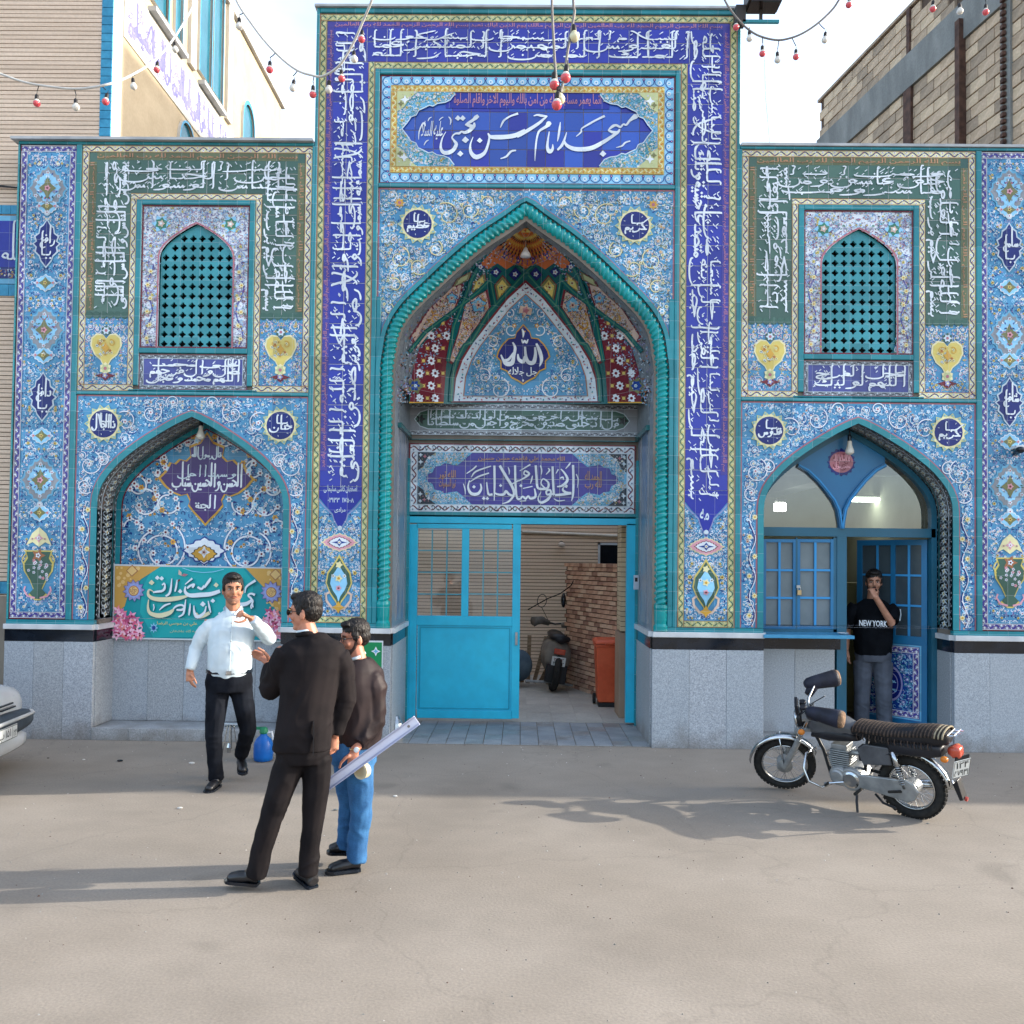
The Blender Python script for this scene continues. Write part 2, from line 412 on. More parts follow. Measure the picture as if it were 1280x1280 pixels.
        if big:
            for _ in range(int(A/60*dens/scale**2)):
                r=rnd.uniform(7,12)*scale;x=rnd.uniform(x0,cx if sym else x1);z=rnd.uniform(z0,z1)
                if not ok(x,z,r) or any((x-a)**2+(z-b)**2<(r+c)**2*.85 for a,b,c in placed): continue
                if sym and abs(x-cx)<r*.9: continue
                placed.append((x,z,r));a0=rnd.uniform(0,6.28);tn=rnd.uniform(1.2,1.7);d=rnd.choice((1,-1));vc=rnd.choice(vine[:2])
                def f(X,Z,m,r=r,a0=a0,tn=tn,d=d,vc=vc):
                    aa=a0 if m==1 else math.pi-a0
                    s.spiral(X,Z,r+.35,aa,tn,2.1*scale,vine[2],layer,d*m)
                    s.spiral(X,Z,r,aa,tn,1.15*scale,vc,layer+.9,d*m)
                both(f,x,z)
                fl=rnd.choice(flo);rot=rnd.uniform(0,1)
                both(lambda X,Z,m: s.flower(X,Z,3.3*scale,fl[0],fl[1],layer+2,5,rot),x,z)
                for kk in range(5):
                    a=a0+kk*1.25;c=rnd.choice(leafs)
                    both(lambda X,Z,m,a=a,c=c,r=r: s.leaf(X+m*r*math.cos(a)*1.02,Z+r*math.sin(a)*1.02,4.4*scale,1.25*scale,(a+.8) if m==1 else math.pi-(a+.8),c,layer+1.5),x,z)
        for _ in range(int(A/15*dens/scale**2)):
            x=rnd.uniform(x0,cx if sym else x1);z=rnd.uniform(z0,z1);L=rnd.uniform(2.6,5.5)*scale
            if not ok(x,z,2.0*scale): continue
            a=rnd.uniform(0,6.28);c=rnd.choice(leafs);w_=rnd.uniform(.6,1.25)*scale;k=rnd.random()
            if k<.62: both(lambda X,Z,m: s.leaf(X,Z,L,w_,a if m==1 else math.pi-a,c,layer+1),x,z)
            elif k<.86:
                both(lambda X,Z,m: s.spiral(X,Z,L*.8,a if m==1 else math.pi-a,.8,.95*scale,c,layer+.6,m,7),x,z)
            else:
                fl=rnd.choice(flo);r=rnd.uniform(1.5,2.6)*scale
                both(lambda X,Z,m: s.flower(X,Z,r,fl[0],fl[1],layer+2,5,a),x,z)
    def strip(s,x0,z0,x1,z1,style,layer=1):
        """a border strip; runs along its longer side"""
        ST=dict(cream=('cream','white','navy','rose',7.5),yg=('lgreen','cream','dgreen','yel',6.5),vio=('mauve','white','purple','white',7.0),
                  gold=('yel','gold','cream','orange',5.5),white=('white','pale','maroon','navy',9.0),scal=('lblue','white','dblue','rose',13.5),grey=('grey','pale','dark','white',8.0))
        b,c1,c2,c3,st=ST[style]
        hor=(x1-x0)>(z1-z0);L=(x1-x0) if hor else (z1-z0);w=(z1-z0) if hor else (x1-x0)
        s.rect(x0,z0,x1,z1,b,layer)
        def pt(t,v): return (x0+t,z0+v) if hor else (x0+v,z0+t)
        n=max(2,int(round(L/st)));st=L/n
        if style=='scal':
            for i in range(n):
                t=(i+.5)*st
                s.stroke([pt(t-st*.5,w*.86),pt(t-st*.42,w*.35),pt(t-st*.2,w*.14),pt(t,w*.08),pt(t+st*.2,w*.14),pt(t+st*.42,w*.35),pt(t+st*.5,w*.86)],1.0,c2,layer+1)
                s.disc(*pt(t,w*.45),w*.24,'white',layer+1,7);s.disc(*pt(t,w*.45),w*.12,'sky',layer+2,5)
                s.disc(*pt(t-st*.5,w*.8),w*.17,'dblue',layer+1,6);s.disc(*pt(t-st*.5,w*.8),w*.08,'pink',layer+2,5)
            return
        m=4
        wave=[pt(L*i/(n*m),w*(.5+.27*math.sin(math.pi*i/m))) for i in range(n*m+1)]
        s.stroke(wave,w*(.28 if style=='vio' else .15),c2,layer+1)
        for i in range(n):
            up=1 if i % 2==0 else -1
            s.star(*pt((i+.5)*st,w*(.5-.2*up)),w*.26,w*.13,4,c1,layer+2,rot=.4*i)
            s.disc(*pt((i+.5)*st,w*(.5-.2*up)),w*.09,c3,layer+3,4)
            s.leaf(*pt((i+.1)*st,w*(.5+.1*up)),w*.4,w*.1,.7*up+(0 if hor else 1.5),c3 if i % 3 else c1,layer+2)
        for e in (w*.04,w*.96):
            s.stroke([pt(0,e),pt(L,e)],w*.07,'brown' if style in ('yg','cream') else c1,layer+3)
    def border(s,x0,z0,x1,z1,w,style,layer=1,sides='tblr'):
        if 't' in sides: s.strip(x0,z1-w,x1,z1,style,layer)
        if 'b' in sides: s.strip(x0,z0,x1,z0+w,style,layer)
        zb=z0+w if 'b' in sides else z0;zt=z1-w if 't' in sides else z1
        if 'l' in sides: s.strip(x0,zb,x0+w,zt,style,layer)
        if 'r' in sides: s.strip(x1-w,zb,x1,zt,style,layer)
    def medal(s,x,z,rx,rz,col,edge,layer=3,n=8,pts_=None):
        """lobed cartouche with pointed ends"""
        def ring(k):
            P_=[]
            for i in range(48):
                a=2*math.pi*i/48;c,d=math.cos(a),math.sin(a)
                r=1/((abs(c)**1.35+abs(d)**1.35)**(1/1.35));r *= 1+.07*math.cos(n*2*a)
                P_.append((x+rx*k*r*c,z+rz*k*r*d))
            return P_
        s.poly(ring(1.12),edge,layer);s.poly(ring(1.0),col,layer+1)
def arch_q(cx,zs,w,rise,prof=None,n=2):
    """pointed four-centred arch from left spring to right spring, in any units"""
    pr=prof or [(0,0),(.165,.078),(.355,.19),(.557,.323),(.734,.464),(.863,.6),(.948,.728),(.992,.866),(1,1)]
    out=[]
    for i in range(len(pr)-1):
        p0=pr[max(i-1,0)] if i>0 else pr[0];p1,p2=pr[i],pr[i+1];p3=pr[min(i+2,len(pr)-1)]
        for k in range(n):
            t=k/n
            f=lambda a,b,c,d: .5*((2*b)+(-a+c)*t+(2*a-5*b+4*c-d)*t*t+(-a+3*b-3*c+d)*t**3)
            out.append((f(p0[0],p1[0],p2[0],p3[0]),f(p0[1],p1[1],p2[1],p3[1])))
    out.append(pr[-1])
    Lh=[(cx-w*a,zs+rise*(1-b)) for a,b in out][::-1];Rh=[(cx+w*a,zs+rise*(1-b)) for a,b in out[1:]]
    return Lh+Rh
NOON=[(0,.16),(-.02,-.06),(-.12,-.27),(-.30,-.31),(-.44,-.17),(-.46,.06)]
DOTS={'ب': -1,'ت': 2,'ث': 3,'ن': 1,'ي': -2,'ج': -1,'خ': 1,'ذ': 1,'ز': 1,'ش': 3,'ض': 1,'ظ': 1,'غ': 1,'ف': 1,'ق': 2,'ة': 2,'ئ': 0}
def letter(c,pr,nx):
    """strokes of one letter; pr / nx: joined to the previous / next letter. Pen enters at (0,0), leaves at (-adv,0)"""
    S=[];A=0
    def join(x): return [(x,0)]
    if c in 'اأإآ':
        if pr: S.append([(0,0),(-.07,.015),(-.11,.12),(-.11,.98),(-.07,1.04)]);A=.17
        else: S.append([(-.07,1.0),(-.03,.93),(-.05,.5),(-.05,.05),(-.09,-.07)]);A=.17
    elif c=='ﻻ' :
        S.append([(-.10,1.0),(-.04,.94),(-.14,.5),(-.30,.08),(-.42,0)] if not pr else [(0,0),(-.1,.02),(-.16,.3),(-.16,.8),(-.12,1.0)])
        S.append([(-.48,1.0),(-.42,.95),(-.28,.4),(-.14,.05),(-.02,-.02)] if not pr else [(-.5,1.0),(-.42,.92),(-.28,.45),(-.14,.06),(-.06,.0)])
        A=.52
    elif c=='ل':
        if nx:
            S.append([(0,0),(-.03,.02),(-.07,.2),(-.07,.95),(-.02,1.02)] if pr else [(-.02,1.02),(-.07,.95),(-.07,.2),(-.10,.03),(-.17,0)])
            if pr: S.append([(-.07,.5),(-.07,.12),(-.10,.02),(-.17,0)])
            A=.17
        else: S.append([(-.02,1.02),(-.07,.95),(-.07,.1)]+[(-.07+x,y) for x,y in NOON[1:]]);A=.5
    elif c=='ک' or c=='ك':
        if nx: S.append([(.16,.92),(-.02,.72),(-.20,.50),(-.24,.42),(-.16,.28),(-.10,.10),(-.16,.01),(-.3,0)]);S.append([(0,0),(-.1,.01),(-.3,0)]);A=.3
        else: S.append([(-.02,.98),(-.07,.9),(-.07,.15),(-.12,.0),(-.35,-.03),(-.5,.03),(-.54,.16)]);S.append([(-.2,.42),(-.32,.36),(-.22,.28),(-.34,.22)]);A=.58
    elif c in 'بتثنيئى':
        if nx: S.append([(0,0),(-.05,.01),(-.07,.2),(-.09,.02),(-.17,0)] if pr else [(-.02,.24),(-.04,.05),(-.09,0),(-.17,0)]);A=.17
        elif c=='ن': S.append(([(0,0)] if pr else [])+[(-.04+x,y) for x,y in NOON]);A=.5
        elif c in 'يى': S.append([(0,.06),(-.06,.15),(-.15,.14),(-.2,.06),(-.08,-.04),(-.06,-.16),(-.2,-.3),(-.42,-.26),(-.5,-.08),(-.46,.04)]);A=.5
        else: S.append([(0,.0 if pr else .2),(-.05,.03),(-.2,-.05),(-.45,-.06),(-.6,.02),(-.64,.18)]);A=.68
    elif c in 'جحخ':
        if nx: S.append([(-.34,.30),(-.26,.34),(-.10,.26),(.02,.20)]);S.append([(0,.19),(-.1,.14),(-.2,.03),(-.3,0)]);A=.28
        else: S.append([(-.34,.26),(-.26,.32),(-.12,.24),(.02,.20),(-.18,.08),(-.32,-.10),(-.30,-.30),(-.14,-.40),(.06,-.36)]);A=.36
        if pr: S.append([(0,0),(-.03,.1),(0,.2)])
    elif c in 'دذ': S.append([(0,0),(-.06,.02)] if pr else []);S.append([(-.10,.36),(-.04,.26),(-.05,.06),(-.12,0),(-.26,.0),(-.33,.05)]);A=.34
    elif c in 'رز': S.append(([(0,0)] if pr else [(-.0,.16)])+[(-.04,.04),(-.08,-.12),(-.20,-.24),(-.36,-.28)]);A=.26
    elif c in 'سش':
        t=[(0,0),(-.03,.02),(-.04,.18),(-.07,.02),(-.12,.0),(-.14,.17),(-.17,.02),(-.22,0),(-.24,.16)]
        if nx: S.append(t+[(-.28,.02),(-.36,0)]);A=.36
        else: S.append(t+[(-.26,-.06),(-.36,-.27),(-.52,-.31),(-.66,-.17),(-.68,.06)]);A=.7
    elif c in 'صضطظ':
        lp=[(0,0),(-.04,.12),(-.16,.24),(-.30,.20),(-.38,.08),(-.30,.0),(-.12,.0),(0,.0)]
        S.append(lp[::-1] if False else lp)
        if c in 'طظ': S.append([(-.24,.98),(-.30,.9),(-.32,.1)]);S.append([(-.3,0),(-.45,0)]);A=.45
        elif nx: S.append([(-.36,.03),(-.40,.16),(-.42,.02),(-.5,0)]);A=.5
        else: S.append([(-.36,.03),(-.40,.16)]+[(-.41+x,y) for x,y in NOON[1:]]);A=.84
    elif c in 'عغء':
        if c=='ء': S.append([(-.02,.3),(-.12,.32),(-.14,.24),(-.02,.2),(-.16,.16)]);A=.2
        elif nx and not pr: S.append([(-.08,.40),(-.20,.40),(-.26,.28),(-.18,.18),(-.02,.20),(-.12,.06),(-.26,0)]);A=.26
        elif nx: S.append([(0,0),(-.06,.06),(-.02,.2),(-.16,.2),(-.10,.05),(-.22,0)]);A=.22
        else: S.append([(-.06,.34),(-.18,.34),(-.22,.24),(-.12,.16),(.02,.18),(-.18,.04),(-.30,-.12),(-.26,-.32),(-.10,-.40),(.08,-.34)]);A=.34
    elif c in 'فقو':
        lp=[(-.12,.10),(-.02,.12),(0,.24),(-.09,.32),(-.16,.22),(-.12,.08)]
        if c=='و': S.append(([(0,0)] if pr else [])+[(-.15,.06),(-.04,.06),(-.01,.18),(-.08,.27),(-.16,.18),(-.10,.04),(-.10,-.08),(-.2,-.22),(-.38,-.27)]);A=.3
        elif nx: S.append(([(0,0)] if pr else [])+lp+[(-.16,.01),(-.24,0)]);A=.24
        elif c=='ق': S.append(lp+[(-.1+x,y-.02) for x,y in NOON[1:]]);A=.56
        else: S.append(lp+[(-.2,-.02),(-.45,-.04),(-.62,.02),(-.66,.16)]);A=.7
    elif c=='م':
        if nx: S.append([(0,0),(-.04,.12),(-.14,.16),(-.18,.05),(-.10,-.04),(-.02,.0)]);S.append([(-.16,.03),(-.24,0)]);A=.22
        else: S.append([(0,.02),(-.05,.13),(-.15,.14),(-.17,.03),(-.08,-.03),(.0,.02)]);S.append([(-.14,.0),(-.19,-.12),(-.19,-.34),(-.17,-.46)]);A=.24
    elif c in 'هة':
        if nx: S.append([(0,0),(-.06,.16),(-.2,.30),(-.28,.16),(-.16,.04),(-.05,.1),(-.1,.24)] if not pr else [(0,0),(-.08,.1),(-.14,.24),(-.22,.18),(-.18,.02),(-.1,-.16),(-.04,-.1),(-.14,.0),(-.26,0)]);S.append([(-.2,.02),(-.3,0)]);A=.28
        else: S.append([(-.02,.26),(-.10,.30),(-.2,.16),(-.14,.02),(-.02,.06),(-.02,.18),(-.08,.28)] if not pr else [(0,0),(-.05,.06),(-.04,.22),(-.12,.28),(-.18,.14),(-.08,.04)]);A=.22
    else: A=.2
    d=[]
    k=DOTS.get(c,0)
    if c=='ي' and not nx: k=0
    tall_y={'ن': .30 if nx else .12,'ت': .34 if nx else .22,'ث': .34,'ذ': .48,'ز': .28,'خ': .5,'غ': .52,'ف': .46,'ق': .46,'ض': .38,'ظ': .42,'ش': .36,'ة': .42}.get(c,.3)
    xm=-A*.5 if c != 'ن' or nx else -.26
    if k<0: d=[(xm+(j-.5*(-k-1))*.13,-.2) for j in range(-k)]
    elif k: d=[(xm+(j-.5*(k-1))*.13,tall_y) if j<2 else (xm,tall_y+.1) for j in range(k)]
    return [s for s in S if len(s)>1],d,A
def calli(txt):
    txt=txt.replace('ی','ي').replace('ک','ك');out=[];dots=[];x=0
    RJ=set('اأإآدذرزوةءﻻى')
    for w in txt.split():
        w=w.replace('لا','ﻻ').replace('لأ','ﻻ').replace('لإ','ﻻ')
        for i,c in enumerate(w):
            pr=i>0 and w[i-1] not in RJ;nx=i+1<len(w) and c not in RJ and w[i+1] != 'ء'
            S,D,A=letter(c,pr,nx)
            out += [[(x+a,b) for a,b in s] for s in S];dots += [(x+a,b) for a,b in D]
            x -= A+(0 if nx else .05)
        x -= .02
    return out,dots,-x
def _cat(P,m=3):
    out=[]
    for i in range(len(P)-1):
        p0=P[max(i-1,0)];p1,p2=P[i],P[i+1];p3=P[min(i+2,len(P)-1)]
        for k in range(m):
            t=k/m;out.append(tuple(.5*(2*p1[j]+(-p0[j]+p2[j])*t+(2*p0[j]-5*p1[j]+4*p2[j]-p3[j])*t*t+(-p0[j]+3*p1[j]-3*p2[j]+p3[j])*t**3) for j in (0,1)))
    out.append(P[-1]);return out
def calli_box(art,txt,x0,z0,x1,z1,col,layer=4,rot=0,base=.33,alif=None,w=None,lean=0.0,m=3):
    """letter a line into a box; base = height of the writing line, alif = height of the uprights, both as fractions of the box"""
    S,D,L=calli(txt);bw,bh=(x1-x0,z1-z0) if rot==0 else (z1-z0,x1-x0)
    sx=bw/L;alif=alif or (1-base);H=alif*bh;lowH=min(base*bh/.45,max(H*.75,0))
    w=w or max(1.0,min(bh*.062,3.2))
    def mp(p):
        u=bw/2+p[0]*sx;v=p[1]
        v=v*lowH if v<0 else (v*lowH*1.0 if v<.3 else .3*lowH+(v-.3)/.7*(H-.3*lowH));v += base*bh;u += lean*v
        if rot==0: return ((x0+x1)/2+u,z0+v)
        if rot==90: return (x1-v,(z0+z1)/2+u)
        return (x0+v,(z0+z1)/2-u)
    for s in S:
        P=_cat([mp(p) for p in s],m);n=len(P);W_=[]
        for i in range(n):
            a=P[max(i-1,0)];b=P[min(i+1,n-1)];th=math.atan2(b[1]-a[1],b[0]-a[0])-(R(90) if rot==90 else -R(90) if rot==-90 else 0)
            ww=w*(.78+.38*abs(math.sin(th-R(38))));e=min(i,n-1-i)
            W_.append(ww*(.45 if e==0 else .85 if e==1 else 1))
        art.stroke(P,W_,col,layer)
    r=w*.78
    for p in D:
        a,b=mp(p);art.poly([(a+r,b),(a,b+r),(a-r,b),(a,b-r)],col,layer+1)
def thuluth(art,txt,x0,z0,x1,z1,col,layer=4,rot=0,w=None):
    """two interlocking tiers with long uprights and scattered vowel marks"""
    W_=txt.split();bh=(z1-z0) if rot==0 else (x1-x0);n3=3 if len(W_)>5 and bh>30 else 2;w=w or bh*(.053 if n3==3 else .064)
    for k,(b_,a_) in enumerate(((.15,.84),(.43,.52),(.72,.27)) if n3==3 else ((.22,.78),(.58,.42))):
        calli_box(art,' '.join(W_[k::n3]),x0+(0 if rot else 2*k),z0+(2*k if rot else 0),x1,z1,col,layer+1.9*k,rot,b_,a_,w*(1,.95,.85)[k])
    rnd=random.Random(len(txt));n=int((x1-x0)*(z1-z0)/75)
    for _ in range(n):
        a,b=rnd.uniform(x0+2,x1-2),rnd.uniform(z0+2,z1-2);an=rnd.choice((.6,.7,.6,2.2))+(R(90) if rot==90 else -R(90) if rot else 0);l=bh*.10
        art.stroke([(a,b),(a+l*math.cos(an),b+l*math.sin(an))],w*.45,col,layer+6)
# ================================================================== SETTING: ground
asphalt=noisemat('asphalt','#7f776d','#8a8278',scale=0.7,rough=0.9,detail=9,bump=0.18,bscale=60,c3='#857d73',fine=(70,.10),spec=.25)
def asphalt_detail(m):
    n,l=m.node_tree.nodes,m.node_tree.links;b=n['Principled BSDF']
    src=b.inputs['Base Color'].links[0].from_socket
    t=n.new('ShaderNodeTexCoord')
    nz=n.new('ShaderNodeTexNoise');nz.inputs['Scale'].default_value=1.4;nz.inputs['Detail'].default_value=5;l.new(t.outputs['Object'],nz.inputs['Vector'])
    ad=n.new('ShaderNodeVectorMath');ad.operation='MULTIPLY_ADD';ad.inputs[1].default_value=(.9,.9,.9);l.new(nz.outputs['Color'],ad.inputs[0]);l.new(t.outputs['Object'],ad.inputs[2])
    v=n.new('ShaderNodeTexVoronoi');v.feature='DISTANCE_TO_EDGE';v.inputs['Scale'].default_value=.42;l.new(ad.outputs[0],v.inputs['Vector'])
    lt=n.new('ShaderNodeMapRange');lt.inputs['From Min'].default_value=0;lt.inputs['From Max'].default_value=.007;lt.inputs['To Min'].default_value=.90;lt.inputs['To Max'].default_value=1;l.new(v.outputs['Distance'],lt.inputs['Value'])
    n2=n.new('ShaderNodeTexNoise');n2.inputs['Scale'].default_value=5;n2.inputs['Detail'].default_value=8
    mp=n.new('ShaderNodeMapping');mp.inputs['Scale'].default_value=(.6,1.0,1);l.new(t.outputs['Object'],mp.inputs[0]);l.new(mp.outputs[0],n2.inputs['Vector'])
    m2=n.new('ShaderNodeMapRange');m2.inputs['From Min'].default_value=.35;m2.inputs['From Max'].default_value=.75;m2.inputs['To Min'].default_value=.96;m2.inputs['To Max'].default_value=1.05;l.new(n2.outputs['Fac'],m2.inputs['Value'])
    v2=n.new('ShaderNodeTexVoronoi');v2.inputs['Scale'].default_value=9;l.new(t.outputs['Object'],v2.inputs['Vector'])
    m3=n.new('ShaderNodeMapRange');m3.inputs['From Min'].default_value=.03;m3.inputs['From Max'].default_value=.055;m3.inputs['To Min'].default_value=.8;m3.inputs['To Max'].default_value=1;l.new(v2.outputs['Distance'],m3.inputs['Value'])
    n4=n.new('ShaderNodeTexNoise');n4.inputs['Scale'].default_value=.55;n4.inputs['Detail'].default_value=7;n4.inputs['Roughness'].default_value=.62;l.new(t.outputs['Object'],n4.inputs['Vector'])
    m4=n.new('ShaderNodeValToRGB');e4=m4.color_ramp.elements;e4[0].position=.36;e4[0].color=(.91,.91,.91,1);e4[1].position=.66;e4[1].color=(1.06,1.06,1.06,1);x4=e4.new(.47);x4.color=(1,1,1,1);l.new(n4.outputs['Fac'],m4.inputs['Fac'])
    v5=n.new('ShaderNodeTexVoronoi');v5.inputs['Scale'].default_value=.8;l.new(ad.outputs[0],v5.inputs['Vector'])
    m5=n.new('ShaderNodeMapRange');m5.inputs['From Min'].default_value=.04;m5.inputs['From Max'].default_value=.13;m5.inputs['To Min'].default_value=.82;m5.inputs['To Max'].default_value=1;l.new(v5.outputs['Distance'],m5.inputs['Value'])
    mm=n.new('ShaderNodeMath');mm.operation='MULTIPLY';l.new(m2.outputs[0],mm.inputs[0]);l.new(m4.outputs['Color'],mm.inputs[1]);mn=n.new('ShaderNodeMath');mn.operation='MULTIPLY';l.new(mm.outputs[0],mn.inputs[0]);l.new(m5.outputs[0],mn.inputs[1])
    a=n.new('ShaderNodeMath');a.operation='MULTIPLY';l.new(lt.outputs[0],a.inputs[0]);l.new(mn.outputs[0],a.inputs[1])
    c=n.new('ShaderNodeMath');c.operation='MULTIPLY';l.new(a.outputs[0],c.inputs[0]);l.new(m3.outputs[0],c.inputs[1])
    hs=n.new('ShaderNodeHueSaturation');l.new(src,hs.inputs['Color']);l.new(c.outputs[0],hs.inputs['Value']);l.new(hs.outputs[0],b.inputs['Base Color'])
asphalt_detail(asphalt)
g=MB();g.add([(-90,-90,0),(90,-90,0),(90,0.02,0),(-90,0.02,0)],[(0,1,2,3)],asphalt)
g.add([(-90,.02,0),(90,.02,0),(90,120,0),(-90,120,0)],[(0,1,2,3)],noisemat('earth','#6b625a','#7d736a',scale=1,rough=.95))
ground=g.build('street',kind='structure')
M_gran=noisemat('granite','#8f969d','#a9afb5',scale=70,rough=0.42,detail=3,c3='#9ca3aa',fine=(160,.35),spec=.4,pos=(.3,.7))
M_gran2=noisemat('granite_warm','#8f9498','#a7abaf',scale=60,rough=0.42,detail=3,fine=(150,.33),spec=.4)
M_gran3=noisemat('granite_light','#92989f','#adb2b8',scale=55,rough=0.45,detail=3,fine=(140,.34),spec=.4);M_gran4=noisemat('granite_dull','#8b9198','#a3a9af',scale=65,rough=0.4,detail=3,fine=(150,.36),spec=.4)
def base_dirt(m):
    n,l=m.node_tree.nodes,m.node_tree.links;b=n['Principled BSDF'];src=b.inputs['Base Color'].links[0].from_socket
    g_=n.new('ShaderNodeNewGeometry');s_=n.new('ShaderNodeSeparateXYZ');l.new(g_.outputs['Position'],s_.inputs[0]);nz=n.new('ShaderNodeTexNoise');nz.inputs['Scale'].default_value=5;nz.inputs['Detail'].default_value=7;l.new(g_.outputs['Position'],nz.inputs['Vector'])
    a_=n.new('ShaderNodeMath');a_.operation='MULTIPLY_ADD';a_.inputs[1].default_value=-.55;l.new(nz.outputs['Fac'],a_.inputs[0]);l.new(s_.outputs['Z'],a_.inputs[2])
    mr=n.new('ShaderNodeMapRange');mr.inputs['From Min'].default_value=-.30;mr.inputs['From Max'].default_value=-.06;mr.inputs['To Min'].default_value=.62;mr.inputs['To Max'].default_value=0;l.new(a_.outputs[0],mr.inputs['Value'])
    mx_=n.new('ShaderNodeMix');mx_.data_type='RGBA';mx_.inputs['B'].default_value=(*srgb('#665f56'),1);l.new(mr.outputs[0],mx_.inputs['Factor']);l.new(src,mx_.inputs['A']);l.new(mx_.outputs['Result'],b.inputs['Base Color'])
for m_ in (M_gran,M_gran2,M_gran3,M_gran4): base_dirt(m_)
M_marb=noisemat('white_marble','#b9bcc0','#cfd1d2',scale=6,rough=0.3,detail=6,spec=.4)
M_black=noisemat('black_marble','#0c1016','#1b222c',scale=5,rough=0.12,detail=6,spec=.5)
M_teal=tilemat('tile_moulding','#2a818c',.2)
M_teal2=tilemat('tile_rope','#0f8a8c',.12)
M_wall=noisemat('plaster','#6d655c','#837a70',scale=3,rough=.9)
M_grey=noisemat('reveal_tile','#5c646a','#7d858a',scale=22,rough=.35,detail=4,fine=(60,.35))
M_pave=noisemat('paver','#7c8084','#8f9396',scale=4,rough=.6,fine=(90,.15),bump=.1)
M_cop=noisemat('coping_metal','#9a9da0','#b4b6b7',scale=5,rough=.5)
c0=2.5;CL,CR=-415.3,420.4
gate=empty('mosque_gateway',(c0*Q,0,0),'blue tiled mosque gateway with tall pointed portal, calligraphy bands and two side wings','mosque gateway')
def bq(name,x0,x1,z0,z1,y0,y1,m,parent=gate,bev=0.0,**kw):
    b=MB()
    if bev: b.bbox(x0*Q,x1*Q,y0,y1,z0*Q,z1*Q,bev,m)
    else: b.box(x0*Q,x1*Q,y0,y1,z0*Q,z1*Q,m)
    return b.build(name,parent,**kw)
def wall_with_arch(name,x0,x1,z0,z1,arch,y0,y1,m,parent=gate):
    """solid wall between x0..x1, z0..z1 with an arched opening (arch: list of q points from left spring to right)"""
    b=MB();xl,xr=arch[0][0],arch[-1][0]
    b.box(x0*Q,xl*Q,y0,y1,z0*Q,z1*Q,m);b.box(xr*Q,x1*Q,y0,y1,z0*Q,z1*Q,m)
    for (a,c),(e,f) in zip(arch,arch[1:]):
        if e-a<.02: continue
        b.prism([(a*Q,c*Q),(e*Q,f*Q),(e*Q,z1*Q),(a*Q,z1*Q)],y0,y1,m)
    return b.build(name,parent)
def spandrel_poly(x0,x1,z0,z1,arch):
    return [(x0,z0),(x0,z1),(x1,z1),(x1,z0),(arch[-1][0],z0)]+arch[::-1]+[(arch[0][0],z0)]
def tile_bg(x0,z0,x1,z1,Y,cols,name='tile',parent=None,s=24.2,each=False,gap=.35):
    """a field of square tiles over a pale grout bed"""
    gr=M_marb;mb=MB();mb.box(x0*Q,x1*Q,Y+.004,Y+.012,z0*Q,z1*Q,gr)
    nest=parent is not None;bed=mb.build('tile_bed',parent or gate)
    n=max(1,round((x1-x0)/s));k=max(1,round((z1-z0)/s));w=(x1-x0)/n;h=(z1-z0)/k
    rnd=random.Random(int(x0*7+z0));allm=MB()
    for i in range(n):
        for j in range(k):
            t=MB() if each else allm;dz=rnd.uniform(0,.0012)
            t.bbox((x0+i*w+gap)*Q,(x0+(i+1)*w-gap)*Q,Y-dz,Y+.006,(z0+j*h+gap)*Q,(z0+(j+1)*h-gap)*Q,.0015,(glazemat if each else T)(rnd.choice(cols)))
            if each: t.build('tile',parent if nest else bed)
    if not each: allm.build('tile_field',parent if nest else bed,kind='stuff')
    return bed
def pen(art,strokes,conv,col='white',layer=5,ws=1.0):
    """brush strokes: each is a list of (x, y, width) in some drawing frame; conv gives q units"""
    for st in strokes:
        if len(st)==1:
            (x,y,r),=st;p=[conv(x+a*r,y+b*r) for a,b in ((1,0),(.1,.9),(-1,.1),(0,-1))];art.poly(p,col,layer+1);continue
        pts=[];ws_=[]
        for i in range(len(st)-1):
            p0=st[max(i-1,0)];p1,p2=st[i],st[i+1];p3=st[min(i+2,len(st)-1)]
            for k in range(4):
                t=k/4;f=lambda j: .5*(2*p1[j]+(-p0[j]+p2[j])*t+(2*p0[j]-5*p1[j]+4*p2[j]-p3[j])*t*t+(-p0[j]+3*p1[j]-3*p2[j]+p3[j])*t**3)
                pts.append((f(0),f(1)));ws_.append(max(2,f(2)))
        pts.append(st[-1][:2]);ws_.append(st[-1][2])
        a=conv(0,0);b=conv(100,0);sc=math.hypot(b[0]-a[0],b[1]-a[1])/100
        art.stroke([conv(*p) for p in pts],[w*sc*ws for w in ws_],col,layer)
PH=162.5
RPROF=[(0,0),(.133,.085),(.315,.19),(.496,.32),(.674,.464),(.853,.617),(.95,.752),(.985,.9),(1,1)]
p_in=arch_q(c0,468.5,PH,190,prof=RPROF)
wall_with_arch('portal_wall',c0-269,c0+269,122,929,[(c0-PH-.1,122.1)]+[(c0+(x-c0)*1.001,z+.5) for x,z in p_in]+[(c0+PH+.1,122.1)],.013,.42,M_wall)
def lining(pts,y0,y1,m,name,parent,t=.02):
    b=MB();n=len(pts)
    for i in range(n-1):
        (a,c),(e,f)=pts[i],pts[i+1]
        b.add([(a*Q,y0,c*Q),(e*Q,y0,f*Q),(e*Q,y1,f*Q),(a*Q,y1,c*Q)],[(0,1,2,3)],m)
    return b.build(name,parent)
DY=1.2
wing_arch={}
